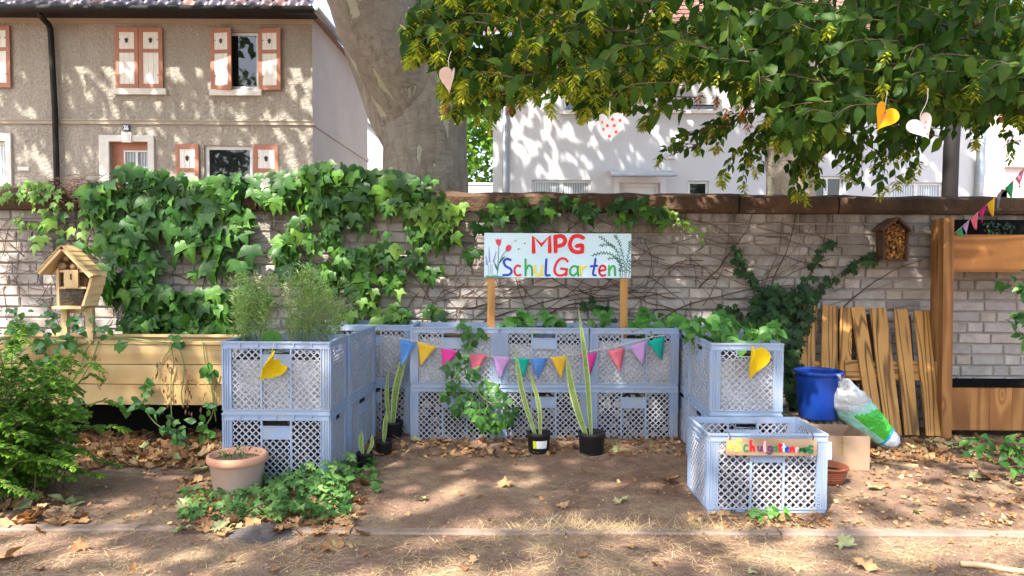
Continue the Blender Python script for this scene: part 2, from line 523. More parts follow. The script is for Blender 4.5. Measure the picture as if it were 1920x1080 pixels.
leafmat('shrub_leaf', (.05, .14, .018), (.12, .25, .03), (.26, .38, .055), .38, .45, .3)
leafmat('berry_leaf', (.035, .12, .02), (.065, .20, .03), (.12, .29, .05), .25, .4)
leafmat('potato_leaf', (.03, .10, .022), (.055, .16, .03), (.10, .24, .04), .25, .42)
leafmat('feather_leaf', (.14, .22, .06), (.23, .33, .11), (.34, .43, .16), .3)
leafmat('dry_leaf', (.20, .10, .05), (.34, .185, .085), (.50, .34, .18), .15, .8, .15, tcol=(1.2, 1.0, .7))
leafmat('wilted_leaf', (.22, .27, .12), (.36, .36, .18), (.46, .42, .22), .15, .8, .15, tcol=(1.2, 1.1, .7))
leafmat('straw', (.38, .26, .13), (.55, .40, .21), (.68, .54, .32), .1, .8, .15, tcol=(1.2, 1.1, .8))
leafmat('dry_vine', (.16, .085, .05), (.26, .15, .09), (.34, .22, .13), .1, .8, .1, tcol=(1.1, 1.0, .8))
k = N('sansevieria')
v = k.coord('Object')
wv3 = k.noise(k.coord('Object', (1, 1, 9)), 7, 3, .5, .6)
k.done(k.ramp(wv3, [(.3, (.12, .20, .05)), (.7, (.22, .30, .09))]), .4, .3)
plain('sansevieria_edge', (.43, .45, .19), (.34, .38, .14), 10, .4)

# crate plastic, weathered
k = N('crate_plastic')
v = k.coord('Object', rand=True)
col = k.ramp(k.noise(v, 3.5, 5, .6), [(.3, (.225, .30, .43)), (.7, (.27, .335, .445))])
col = k.mix(k.ramp(k.noise(v, 9, 5, .7), [(.47, (0, 0, 0)), (.75, (.7, .7, .7))]), col, (.33, .30, .27))
k.bump(k.noise(v, 60, 3), .12, .002)
k.done(col, .48, .35)
k = N('crate_lattice')
v = k.coord('Object', rand=True)
col = k.ramp(k.noise(v, 5, 5, .6), [(.3, (.30, .325, .385)), (.7, (.355, .365, .405))])
k.bump(k.noise(v, 60, 3), .12, .002)
k.done(col, .55, .3)
def fillmat(name, stops, scale, gapcol, gap):
    k = N(name)
    v = k.coord('Object', rand=True)
    cells = k.voro(v, scale, 'F1', 'Color')
    sepc = k.new('SeparateColor'); k.link(cells, sepc.inputs[0])
    col = k.ramp(sepc.outputs[0], stops)
    d = k.voro(v, scale, 'DISTANCE_TO_EDGE')
    col = k.mix(k.ramp(d, [(gap, (1, 1, 1)), (gap + .06, (0, 0, 0))]), col, gapcol)
    col = k.mix(1.0, col, k.ramp(k.noise(v, 5, 4), [(.3, (.6, .6, .6)), (.65, (1.1, 1.1, 1.1))]), 'MULTIPLY')
    k.bump(d, .8, .02)
    return k.done(col, .9, .15)
fillmat('fleece', [(0, (.60, .585, .57)), (1, (.74, .73, .72))], 26, (.42, .40, .385), .01)
fillmat('compost', [(0, (.02, .015, .013)), (.6, (.055, .042, .037)), (.9, (.11, .085, .075)), (1, (.28, .24, .21))], 22, (.015, .012, .01), .06)
fillmat('rubble', [(0, (.10, .08, .072)), (.4, (.26, .22, .20)), (1, (.44, .40, .38))], 15, (.03, .022, .02), .10)
fillmat('stones', [(0, (.22, .165, .145)), (.5, (.31, .245, .22)), (1, (.40, .33, .30))], 20, (.05, .035, .03), .08)
plain('soil', (.055, .038, .028), (.03, .02, .015), 30, .95, .8, 90, .1)

woodmat('planter_wood', (.56, .41, .215), (.47, .32, .15), 5, 0, .6, stretch=.10, scale=3.0, bump=.05)
woodmat('pale_wood', (.66, .50, .29), (.56, .40, .21), 5, 2, .6, stretch=.12, bump=.05)
woodmat('sign_post_wood', (.47, .255, .09), (.33, .165, .055), 5, 2, .6, stretch=.1, bump=.08)
woodmat('orange_wood', (.39, .195, .07), (.26, .115, .04), 9, 2, .6, stretch=.1, bump=.08)
woodmat('orange_wood_h', (.44, .20, .06), (.30, .125, .035), 9, 0, .6, stretch=.1, bump=.08)
woodmat('charred_wood', (.46, .25, .08), (.06, .025, .009), 12, 2, .6, (.58, 1.08), stretch=.07, scale=6.0, bump=.3)
woodmat('plank_wood', (.38, .275, .19), (.30, .205, .135), 6, 0, .7, stretch=.1, bump=.1)
plain('dark_roof_wood', (.10, .045, .025), (.06, .03, .018), 10, .8, .2)
plain('cane', (.50, .33, .165), (.34, .20, .09), 30, .8, vary=.4)
plain('cane_orange', (.50, .255, .075), (.30, .13, .035), 30, .8, vary=.45)
plain('cane_dark', (.16, .10, .07), (.05, .03, .022), 20, .9)
plain('wire', (.22, .20, .18), (.16, .15, .13), 20, .5)

k = N('terracotta')
v = k.coord('Object')
col = k.ramp(k.noise(v, 4, 5, .6), [(.3, (.47, .225, .135)), (.7, (.53, .29, .19))])
sp = k.new('SeparateXYZ'); k.link(v, sp.inputs[0])
bloom = k.new('MapRange'); bloom.inputs[1].default_value = .195; bloom.inputs[2].default_value = .17; k.link(sp.outputs[2], bloom.inputs[0])
col = k.mix(k.math('MULTIPLY', bloom.outputs[0], k.ramp(k.noise(v, 6, 5, .65), [(.3, (.4, .4, .4)), (.6, (.85, .85, .85))])), col, (.50, .385, .335))
k.bump(k.noise(v, 50, 4), .2, .003)
k.done(col, .85, .2)
plain('terracotta_red', (.30, .095, .045), (.23, .07, .035), 8, .7, .1)
plain('pot_black', (.012, .012, .013), (.02, .02, .021), 12, .5, .05, None, .25)
plain('black_foil_shade', (.004, .004, .004), (.008, .008, .008), 8, .9, .3, 30, .08)  # rack liner foil, also the painted shade under planter and behind rack
plain('bucket_blue', (.006, .040, .26), (.008, .05, .30), 6, .42, .04, 30, .4)
plain('cardboard', (.30, .205, .14), (.265, .18, .12), 4, .85, .1, 40, .15)
plain('cardboard_in', (.17, .11, .075), (.14, .09, .06), 4, .9)
plain('tape', (.30, .20, .11), (.27, .18, .10), 6, .35)
plain('paper', (.72, .74, .80), (.68, .70, .76), 4, .8)
plain('ink', (.05, .05, .02), (.04, .04, .02), 4, .8)
def film(name, c, tr=.35, rough=.2):
    k = N(name)
    v = k.coord('Object')
    k.bump(k.noise(v, 14, 4, .6, 1.5), .8, .03)
    k.done(k.ramp(k.noise(v, 6, 4), [(.3, c), (.7, tuple(min(1, x * 1.25) for x in c))]), rough, .6)
    t = k.new('BsdfTransparent'); mx = k.new('MixShader'); mx.inputs[0].default_value = tr
    k.link(k.p.outputs[0], mx.inputs[1]); k.link(t.outputs[0], mx.inputs[2]); k.link(mx.outputs[0], k.out.inputs[0])
    return k.m
film('bag_clear', (.50, .52, .54), .3)
film('bag_mint', (.27, .56, .47), .08)
film('bag_green', (.045, .40, .035), .0)
film('bag_white', (.66, .70, .75), .0)
film('bag_cyan', (.02, .33, .48), .0)
k = N('sack')
v = k.coord('Object', (1, .2, .2), (0, 0, .3))
k.bump(k.noise(k.coord('Object'), 30, 4), .4, .01)
wv4 = k.new('TexWave'); wv4.inputs['Scale'].default_value = 7; wv4.inputs['Distortion'].default_value = 2; k.link(v, wv4.inputs[0])
k.done(k.ramp(wv4.outputs[0], [(.15, (.09, .075, .05)), (.4, (.20, .165, .105)), (.9, (.25, .21, .14))]), .85, .2)

k = N('sign_board')
v = k.coord('Object')
k.done(k.ramp(k.noise(v, 2.0, 4), [(.3, (.50, .68, .76)), (.7, (.58, .75, .82))]), .35, .45)
def paint(name, c): return plain(name, c, tuple(x * .85 for x in c), 20, .5, .05, 60)
paint('paint_red', (.72, .012, .018)); paint('paint_blue', (.015, .05, .42)); paint('paint_green', (.03, .36, .07)); paint('paint_yellow', (.80, .66, .06))
paint('paint_leaf', (.03, .15, .10)); paint('paint_purple', (.28, .22, .60)); paint('paint_tulip', (.70, .05, .09)); paint('paint_teal', (.06, .32, .30))
paint('paint_pink', (.78, .40, .48)); paint('paint_darkgreen', (.02, .17, .06)); paint('paint_cyan', (.35, .68, .72)); paint('paint_plum', (.10, .03, .10)); paint('paint_black', (.02, .02, .02))
def cloth(name, c):
    k = N(name)
    k.bump(k.noise(k.coord('Object'), 240, 2), .2, .001)
    k.done(k.ramp(k.noise(k.coord('Object'), 12, 4), [(.3, tuple(x * .88 for x in c)), (.7, c)]), .85, .15)
    tr = k.new('BsdfTranslucent'); tr.inputs[0].default_value = (*c, 1)
    mx = k.new('MixShader'); mx.inputs[0].default_value = .3
    k.link(k.p.outputs[0], mx.inputs[1]); k.link(tr.outputs[0], mx.inputs[2]); k.link(mx.outputs[0], k.out.inputs[0])
    return k.m
for n_, c_ in dict(blue=(.12, .30, .66), yellow=(.82, .52, .05), hotpink=(.80, .07, .36), coral=(.82, .20, .26), lilac=(.60, .34, .62), teal=(.015, .44, .33), magenta=(.62, .03, .20), grey=(.34, .33, .38), green=(.05, .36, .16), rose=(.62, .20, .30)).items():
    cloth('flag_' + n_, c_)
cloth('foam_yellow', (.80, .55, .012)); cloth('foam_orange', (.88, .42, .015)); cloth('foam_beige', (.70, .52, .42)); cloth('foam_white', (.80, .78, .74)); cloth('foam_pinkwhite', (.72, .60, .58))
plain('dot_red', (.75, .06, .04)); plain('carrot', (.85, .16, .02)); plain('dot_pink', (.80, .22, .28))
plain('cord', (.62, .56, .44), (.5, .44, .34), 30, .9)
plain('black_cord', (.02, .02, .02), (.015, .015, .015), 30, .8)
plain('label_white', (.75, .75, .74)); plain('label_yellow', (.62, .66, .02))
plain('stick', (.50, .36, .22), (.36, .24, .14), 16, .85, .3, stretch=(.3, 1, 1))

# ------------------------------------------------------------------ ground and kerb
def ground_z(x, y):
    d = max(abs(x) - 6, 0) + max(y - 7, 0) + max(1.5 - y, 0)
    k_ = max(0.0, 1 - d / 3)
    h = .014 * mnoise.noise((x * .9, y * .9, 0)) + .006 * mnoise.noise((x * 4, y * 4, 3)) + .003 * mnoise.noise((x * 13, y * 13, 5))
    h += .045 * max(0, min(1, (y - 4.55) / .5)) * (1 if -1.1 < x < 1.2 else .0)      # litter banked up against the rear crates
    return h * k_
xs = [-600, -200, -80, -40, -20, -12, -8, -6] + list(np.linspace(-5, 5, 210)) + [6, 8, 12, 20, 40, 80, 200, 600]
ys = [-600, -200, -60, -20, -8, -2, 1] + list(np.linspace(2.2, 6.4, 120)) + [7, 8, 10, 14, 20, 40, 90, 300, 900]
gv = [(x, y, ground_z(x, y)) for y in ys for x in xs]
nx = len(xs)
gm = MB().add(gv, [(j * nx + i, j * nx + i + 1, (j + 1) * nx + i + 1, (j + 1) * nx + i) for j in range(len(ys) - 1) for i in range(nx - 1)], 0, 0, True)
ground = gm.build('ground', MAT['earth'], None, world=False)
tag(ground, 'bare brown earth with dry straw dust under the trees', 'ground', kind='structure')

kerb = bpy.data.objects.new('kerb', None); COL.objects.link(kerb); kerb.location = (0, 3.44, 0)
tag(kerb, 'flush row of worn concrete edging stones across the earth', 'kerb', kind='structure')
x = -3.6
i = 0
while x < 3.9:
    L = 1.0 if i else .86
    y0 = 3.452 + .004 * math.sin(i * 2.1); dz = .011 + .004 * math.sin(i * 1.7)
    m = MB()
    n = 10
    ring = []
    for j in range(n + 1):
        t = x + (L - .008) * j / n
        w0 = .012 * mnoise.noise((t * 9, 1, 2)); w1 = .012 * mnoise.noise((t * 9, 9, 2)); zz = dz + .009 * mnoise.noise((t * 3, 4, 4))
        ring.append([(t, y0 - .036 + w0, -.08), (t, y0 - .036 + w0, zz - .008), (t, y0 - .028 + w0, zz), (t, y0 + .028 + w1, zz), (t, y0 + .036 + w1, zz - .008), (t, y0 + .036 + w1, -.08)])
    vv = [p for r_ in ring for p in r_]
    ff = [(j * 6 + a, j * 6 + a + 1, (j + 1) * 6 + a + 1, (j + 1) * 6 + a) for j in range(n) for a in range(5)]
    ff += [(0, 1, 2, 3, 4, 5), tuple(n * 6 + a for a in (5, 4, 3, 2, 1, 0))]
    m.add(vv, ff)
    m.build('kerb_stone', MAT['concrete'], kerb)
    x += L; i += 1

# ------------------------------------------------------------------ garden wall of grey bricks
WY = 5.70
wall = thing('garden_wall', 'long weathered grey brick garden wall with dark coping behind the crates', 'wall', (0, WY, 0))
MB().b(-4.7, 4.9, WY + .012, WY + .25, -.05, 1.64).build('mortar_core', MAT['mortar'], wall)
bm = MB()
def brick_mesh(L, H, D, seed):
    rs = random.Random(seed)
    e = .006
    pts = []
    for (y_, ins) in ((0, e), (.008, 0), (D, 0)):
        for sx, sz in ((-1, -1), (1, -1), (1, 1), (-1, 1)):
            pts.append((sx * (L / 2 - ins) + rs.uniform(-.002, .002), y_, sz * (H / 2 - ins) + rs.uniform(-.0015, .0015)))
    f = [(0, 1, 2, 3)] + [(a + k_, a + 4 + k_, a + 4 + (k_ + 1) % 4, a + (k_ + 1) % 4) for a in (0, 4) for k_ in range(4)]
    me = bpy.data.meshes.new('brick')
    me.from_pydata(pts, [], f)
    me.materials.append(MAT['brick'])
    return me
stretch_me = [brick_mesh(.238, .070, .06, s_) for s_ in range(4)]
head_me = [brick_mesh(.113, .070, .06, s_) for s_ in range(3)]
br_list = []
rows = 20
for r_ in range(rows):
    z = -.02 + .0415 + r_ * .083
    x = -4.65 - random.Random(r_).uniform(0, .25)
    rr = random.Random(100 + r_)
    while x < 4.8:
        header = rr.random() < (.16 if r_ % 3 else .3)
        L = .125 if header else .25
        br_list.append((x + L / 2, z + rr.uniform(-.0015, .0015), header, rr.uniform(-.006, .003), rr.uniform(-.004, .004)))
        x += L
def brick_show(b_):
    x_, z_ = b_[0], b_[1]
    s_ = 0
    if -3.9 < x_ < 3.95: s_ += 1
    if x_ > 2.9 and z_ > .3: s_ += 3
    if x_ > -.1 and z_ > .82: s_ += 3
    if x_ > 1.6 and z_ > 1.0: s_ += 1
    if x_ < -2.9 and .7 < z_ < 1.5: s_ += 2.5
    if -1.9 < x_ < -.1 and .85 < z_ < 1.1: s_ += 2
    return -s_ + .1 * b_[2]
br_list.sort(key=brick_show)
for n_, (bx, bz, hd, dy, tw) in enumerate(br_list):
    me = (head_me if hd else stretch_me)[n_ % (3 if hd else 4)]
    if n_ < 300:
        ref('brick', me, wall, Matrix.Translation((bx, dy, bz)) @ Matrix.Rotation(tw * 2, 4, 'Y') @ Matrix.Rotation(tw, 4, 'Z'))
    else:
        bm.add([(v_.co.x + bx, v_.co.y + dy + WY, v_.co.z + bz) for v_ in me.vertices], [tuple(p.vertices) for p in me.polygons], random.random())
bm.build('brickwork', MAT['brick'], wall, kind='stuff')
cx = -4.7
i = 0
for L in (1.42, 1.36, 1.05, 1.3, 1.28, .75, 1.4, 1.1):
    m = MB()
    n = 14
    ring = []
    for j in range(n + 1):
        t = cx + .006 + (L - .012) * j / n
        q = lambda a: .012 * mnoise.noise((t * 5, a, 1.5)) + .006 * mnoise.noise((t * 17, a, 4))
        top = 1.785 - .006 * t
        ring.append([(t, WY - .05 + q(1), 1.635), (t, WY - .06 + q(2), 1.66), (t, WY - .062 + q(3), 1.745 + q(7)), (t, WY - .03 + q(4), top - .01 + q(4)), (t, WY + .12, top + .012 + q(5)), (t, WY + .31, top - .01 + q(6)), (t, WY + .31, 1.63)])
    vv = [p for r_ in ring for p in r_]
    ff = [(j * 7 + a, j * 7 + (a + 1) % 7, (j + 1) * 7 + (a + 1) % 7, (j + 1) * 7 + a) for j in range(n) for a in range(7)]
    ff += [tuple(range(7)), tuple(n * 7 + a for a in range(6, -1, -1))]
    m.add(vv, ff)
    m.build('coping_stone', MAT['coping'], wall)
    cx += L; i += 1

# ------------------------------------------------------------------ left house
def rect(px0, px1, py0, py1, Y):
    a, b_ = P(px0, (py0 + py1) / 2, Y), P(px1, (py0 + py1) / 2, Y)
    c, d = P((px0 + px1) / 2, py0, Y), P((px0 + px1) / 2, py1, Y)
    return a.x, b_.x, d.z, c.z          # x0, x1, z0, z1
def facade(x0, x1, z0, z1, Y, holes, depth=.14):
    m = MB()
    gx = sorted({x0, x1, *[h[0] for h in holes], *[h[1] for h in holes]})
    gz = sorted({z0, z1, *[h[2] for h in holes], *[h[3] for h in holes]})
    for a in range(len(gx) - 1):
        for c in range(len(gz) - 1):
            mx_, mz = (gx[a] + gx[a + 1]) / 2, (gz[c] + gz[c + 1]) / 2
            if any(h[0] < mx_ < h[1] and h[2] < mz < h[3] for h in holes): continue
            m.add([(gx[a], Y, gz[c]), (gx[a + 1], Y, gz[c]), (gx[a + 1], Y, gz[c + 1]), (gx[a], Y, gz[c + 1])], [(0, 1, 2, 3)])
    for h in holes:
        q = [(h[0], h[2]), (h[1], h[2]), (h[1], h[3]), (h[0], h[3])]
        for a in range(4):
            p_, r_ = q[a], q[(a + 1) % 4]
            m.add([(p_[0], Y, p_[1]), (p_[0], Y + depth, p_[1]), (r_[0], Y + depth, r_[1]), (r_[0], Y, r_[1])], [(0, 1, 2, 3)])
    return m
def window(parent, h, Y, leaves_=1, frame='pvc_white', pane='pane', bar_w=.055, depth=.11, cross=False):
    x0, x1, z0, z1 = h
    w = MB()
    y0, y1 = Y + depth - .05, Y + depth + .03
    w.b(x0, x0 + bar_w, y0, y1, z0, z1); w.b(x1 - bar_w, x1, y0, y1, z0, z1)
    w.b(x0 + bar_w, x1 - bar_w, y0, y1, z1 - bar_w, z1); w.b(x0 + bar_w, x1 - bar_w, y0, y1, z0, z0 + bar_w)
    step = (x1 - x0) / leaves_
    for i_ in range(1, leaves_):
        w.b(x0 + step * i_ - bar_w * .8, x0 + step * i_ + bar_w * .8, y0 + .003, y1, z0 + bar_w, z1 - bar_w)
    wo = w.build('window', MAT[frame], parent)
    for i_ in range(leaves_):
        a = x0 + step * i_ + bar_w * .9; b_ = x0 + step * (i_ + 1) - bar_w * .9
        MB().b(a - .01, b_ + .01, y0 + .02, y0 + .03, z0 + bar_w - .01, z1 - bar_w + .01).build('pane', MAT[pane], wo)
    return wo
HY = 14.0
house = thing('row_house', 'beige roughcast house with salmon framed shutters and a dark gutter', 'house', (-8, HY, 0))
hx0, hx1 = -13.0, P(586, 200, HY).x
h_eave = P(300, 33, HY).z
w2 = rect(404, 484, 60, 166, HY); w3 = rect(383, 474, 273, 372, HY); dr = rect(207, 280, 266, 400, HY)
wl = rect(-70, 14, 264, 400, HY)
facade(hx0, hx1, 0, h_eave, HY, [w2, w3, dr, wl], .16).build('wall', MAT['roughcast'], house)
FARY = 19.3
m = MB()
m.add([(hx1, HY, 0), (hx1, FARY, 0), (hx1, FARY, h_eave + .25), (hx1, HY, h_eave)], [(0, 1, 2, 3)])
m.build('side_wall', MAT['side_render'], house)
MB().add([(hx0, FARY, 0), (hx1, FARY, 0), (hx1, FARY, h_eave), (hx0, FARY, h_eave)], [(3, 2, 1, 0)]).build('rear_wall', MAT['side_render'], house)
bz = P(300, 229, HY).z
m = MB(); m.b(hx0, hx1 + .012, HY - .03, HY - .002, bz - .045, bz + .045); m.b(hx0, hx1 + .014, HY - .045, HY - .031, bz + .02, bz + .045)
m.build('string_course', MAT['smooth_render'], house)
MB().b(hx1 + .002, hx1 + .03, HY - .032, FARY, bz - .045, bz + .045).build('string_course', MAT['side_render'], house)
ez = P(300, 45, HY).z
m = MB(); m.b(hx0, hx1 + .02, HY - .04, HY - .002, ez, h_eave - .02); m.b(hx0, hx1 + .04, HY - .08, HY - .042, ez + .12, h_eave - .02)
m.build('eaves_moulding', MAT['smooth_render'], house)
# hip roof
ov = .42
ridge = 3.0
e0 = h_eave + .03
roof = MB()
rx1 = hx1 + .12
roof.add([(hx0, HY - ov, e0), (rx1, HY - ov, e0), (rx1, FARY + ov, e0), (hx0, FARY + ov, e0), (rx1 - 3.0, (HY + FARY) / 2, e0 + ridge), (hx0, (HY + FARY) / 2, e0 + ridge)],
         [(0, 1, 4, 5), (1, 2, 4), (2, 3, 5, 4), (3, 2, 1, 0)])
roof_o = roof.build('roof', MAT['roof_tile_glazed'], house)
sl = math.atan2(ridge, (FARY - HY) / 2 + ov)
tme = MB()
nseg = 6
vv, ff = [], []
for a in range(nseg + 1):
    t = a / nseg
    xx = -.12 + .24 * t; zz = .03 * math.sin(t * math.pi * 2) + .02
    vv += [(xx, -.02, zz), (xx, .34, zz - .0), (xx, -.02, zz - .025)]
for a in range(nseg):
    ff += [(a * 3, a * 3 + 3, a * 3 + 4, a * 3 + 1), (a * 3 + 2, a * 3 + 5, a * 3 + 3, a * 3)]
tme = bpy.data.meshes.new('roof_tile'); tme.from_pydata(vv, [], ff); tme.materials.append(MAT['roof_tile_glazed'])
for p in tme.polygons: p.use_smooth = True
for rr_ in range(3):
    xx = rx1 - .14 - rr_ * .28
    while xx > -10.6:
        y_ = HY - ov + rr_ * .3 * math.cos(sl); z_ = e0 + rr_ * .3 * math.sin(sl) + .012
        ref('roof_tile', tme, roof_o, Matrix.Translation(Vector((xx, y_, z_)) - Vector((-8, HY, 0))) @ Matrix.Rotation(sl, 4, 'X'))
        xx -= .236
# gutters and pipe
m = MB(); m.tube([(hx0, HY - ov - .05, e0 - .03), (rx1 + .02, HY - ov - .05, e0 - .03)], .075, 12)
m.b(hx0, rx1, HY - ov + .03, HY - .08, e0 - .07, e0 - .012)
m.build('gutter', MAT['dark_metal'], house)
MB().tube([(rx1 + .06, HY - ov, e0 - .0), (rx1 + .06, FARY + ov, e0 + .12)], .07, 12).build('side_gutter', MAT['zinc'], house)
pp = [P(72, 22, HY - .42), P(80, 34, HY - .38), P(92, 48, HY - .12), P(95, 62, HY - .09)]
pb = P(95, 62, HY - .09)
pts = cat_rom([p for p in pp], 4) + [Vector((pb.x + .05, HY - .09, 4.0)), Vector((pb.x + .08, HY - .09, 1.0)), Vector((pb.x + .08, HY - .09, 0))]
MB().tube(pts, .052, 12).build('downpipe', MAT['dark_metal'], house)
def shutter(parent, h, ang=0.0, hinge=1, short=False):
    """h: rectangle; two white panels in a painted frame"""
    x0, x1, z0, z1 = h
    W_, H_ = x1 - x0, z1 - z0
    root = Vector((x0 if hinge < 0 else x1, HY - .035, z0))
    m = MB()
    s0 = -W_ if hinge > 0 else 0
    fw = W_ * .17
    zs_mid = H_ * .62
    m.b(s0, s0 + fw, -.018, .018, 0, H_); m.b(s0 + W_ - fw, s0 + W_, -.018, .018, 0, H_)
    for a, b_ in ((0, H_ * .075), (zs_mid - H_ * .03, zs_mid + H_ * .03), (H_ * .925, H_)): m.b(s0 + fw, s0 + W_ - fw, -.018, .018, a, b_)
    o = m.build('shutter', MAT['shutter_paint'], parent, world=False)
    o.location = root - root_loc(parent)
    o.rotation_euler = (0, 0, ang)
    for a, b_ in ((H_ * .075, zs_mid - H_ * .03), (zs_mid + H_ * .03, H_ * .925)):
        pm = MB()
        nb = 3
        bw = (W_ - 2 * fw) / nb
        for q in range(nb): pm.b(s0 + fw + q * bw + .002, s0 + fw + (q + 1) * bw - .002, -.008, .010, a, b_)
        pm.b(s0 + fw, s0 + W_ - fw, .011, .014, a, b_)
        p_ = pm.build('panel', MAT['shutter_white'], o, world=False)
    cx_, cz = s0 + W_ / 2, zs_mid + H_ * .17
    r_ = W_ * .085
    ac = [(cx_ + r_ * x_, -.0095, cz + r_ * z_) for x_, z_ in ((-.25, 1.5), (.25, 1.5), (.35, 1.0), (.95, .9), (1.0, .3), (.75, .1), (.7, -.7), (0, -1.5), (-.7, -.7), (-.75, .1), (-1.0, .3), (-.95, .9), (-.35, 1.0))]
    MB().poly(ac[::-1], .003, (0, -1, 0)).build('peephole', MAT['paint_black'], o, world=False)
    hm = MB()
    for z_ in (H_ * .22, H_ * .8): hm.b((s0 if hinge < 0 else s0 + W_ - .10), (s0 + .10 if hinge < 0 else s0 + W_), -.024, -.019, z_ - .012, z_ + .012)
    hm.build('hinge', MAT['shutter_paint'], o, world=False)
    return o
shutter(house, rect(218, 261.5, 53, 167, HY), 0, -1); shutter(house, rect(262.5, 307, 53, 167, HY), 0, 1)
shutter(house, rect(397, 438, 55, 170, HY), R(-9), -1); shutter(house, rect(486, 529, 55, 170, HY), R(-6), -1)
shutter(house, rect(330, 375, 270, 400, HY), R(-4), 1); shutter(house, rect(477, 523, 271, 400, HY), R(4), -1)
shutter(house, rect(-22, 22, 49, 165, HY), R(-3), 1)
for h in (rect(216, 314, 167, 178, HY), rect(395, 492, 169, 180, HY), rect(-80, -10, 167, 178, HY)):
    MB().b(h[0], h[1], HY - .07, HY - .002, h[2], h[3]).build('window_sill', MAT['sill_stone'], house)
window(house, w2, HY, 1, bar_w=.05); window(house, w3, HY, 1, bar_w=.07)
# door surround, door, pane lights
x0, x1, z0, z1 = rect(189, 291, 254, 400, HY)
m = MB()
fw = .17
m.b(x0, dr[0], HY - .05, HY - .002, 0.2, z1); m.b(dr[1], x1, HY - .05, HY - .002, 0.2, z1); m.b(dr[0], dr[1], HY - .05, HY - .002, dr[3], z1)
kx = (x0 + x1) / 2 + .02
m.b(kx - .09, kx + .09, HY - .075, HY - .051, dr[3] - .02, z1 + .05)
m.build('door_surround', MAT['sill_stone'], house)
door = MB()
gx0, gx1, gz1 = P(228, 300, HY).x, P(277, 300, HY).x, P(250, 281, HY).z
door.b(dr[0], gx0, HY + .1, HY + .14, 1.2, dr[3]); door.b(gx1, dr[1], HY + .1, HY + .14, 1.2, dr[3]); door.b(gx0, gx1, HY + .1, HY + .14, gz1, dr[3]); door.b(gx0, gx1, HY + .1, HY + .14, 1.2, gz1 - .7)
do = door.build('door', MAT['door_brown'], house)
m = MB()
gm_ = (gx0 + gx1) / 2
for a in (gx0 + .012, gm_, gx1 - .012): m.b(a - .014, a + .014, HY + .085, HY + .12, gz1 - .7, gz1)
for a in (gz1 - .014, gz1 - .31, gz1 - .6): m.b(gx0, gx1, HY + .088, HY + .119, a - .014, a + .014)
m.build('glazing_bars', MAT['pvc_white'], do)
MB().b(gx0, gx1, HY + .12, HY + .13, gz1 - .7, gz1).build('pane', MAT['pane_curtain'], do)
window(house, wl, HY, 2, 'sill_stone', 'pane_curtain', .07)
x0, x1, z0, z1 = rect(-90, 24, 250, 400, HY)
MB().b(wl[1] + .003, x1, HY - .05, HY - .002, .2, z1).b(x0, wl[1], HY - .05, HY - .002, wl[3] + .003, z1).build('door_surround', MAT['sill_stone'], house)
# number plate 36
x0, x1, z0, z1 = rect(231.5, 244, 234, 245.5, HY)
plate = MB().b(x0, x1, HY - .03, HY - .018, z0, z1).build('number_plate', MAT['enamel_blue'], house)
def strokes(parent, polys, w, y, mat, f, name='letter', depth=.0025, smooth=True):
    """painted strokes: each polyline in sheet units, f maps it to world (x, z) on a plane y = const"""
    m = MB()
    for li, pl in enumerate(polys):
        pts = [Vector((f(*q)[0], 0, f(*q)[1])) for q in pl]
        if smooth: pts = cat_rom(pts, 5)
        n = len(pts)
        L_, R_ = [], []
        for i_ in range(n):
            d = pts[min(i_ + 1, n - 1)] - pts[max(i_ - 1, 0)]
            d = d.normalized() if d.length > 1e-9 else Vector((1, 0, 0))
            nn = Vector((-d.z, 0, d.x)) * w / 2
            L_.append(pts[i_] + nn); R_.append(pts[i_] - nn)
        yy = y - li * .0004
        vv_ = [(p.x, yy - depth, p.z) for p in L_] + [(p.x, yy - depth, p.z) for p in R_] + [(p.x, yy, p.z) for p in L_] + [(p.x, yy, p.z) for p in R_]
        ff_ = []
        for i_ in range(n - 1):
            ff_ += [(i_, i_ + 1, n + i_ + 1, n + i_), (i_ + 1, i_, 2 * n + i_, 2 * n + i_ + 1), (n + i_, n + i_ + 1, 3 * n + i_ + 1, 3 * n + i_)]
        m.add(vv_, ff_)
        for e, s_ in ((pts[0], pts[1]), (pts[-1], pts[-2])):
            d = (e - s_).normalized(); nn = Vector((-d.z, 0, d.x))
            arc = [e + (nn * math.cos(a) + d * math.sin(a)) * w / 2 for a in np.linspace(0, math.pi, 7)]
            m.add([(p.x, yy - depth, p.z) for p in arc], [tuple(range(7))])
    return m.build(name, MAT[mat], parent)
fn = lambda u, v_: (x0 + (x1 - x0) * u, z0 + (z1 - z0) * v_)
strokes(plate, [[(.2, .75), (.32, .82), (.44, .7), (.3, .52), (.45, .35), (.32, .18), (.18, .25)]], .017, HY - .0305, 'enamel_white', fn, 'digit')
strokes(plate, [[(.78, .82), (.62, .6), (.58, .32), (.7, .18), (.82, .32), (.7, .5), (.6, .4)]], .017, HY - .0305, 'enamel_white', fn, 'digit')
x0, x1, z0, z1 = rect(34, 55, 313, 320, HY)
MB().b(x0, x1, HY - .02, HY - .002, z0, z1).build('name_plate', MAT['sill_stone'], house)

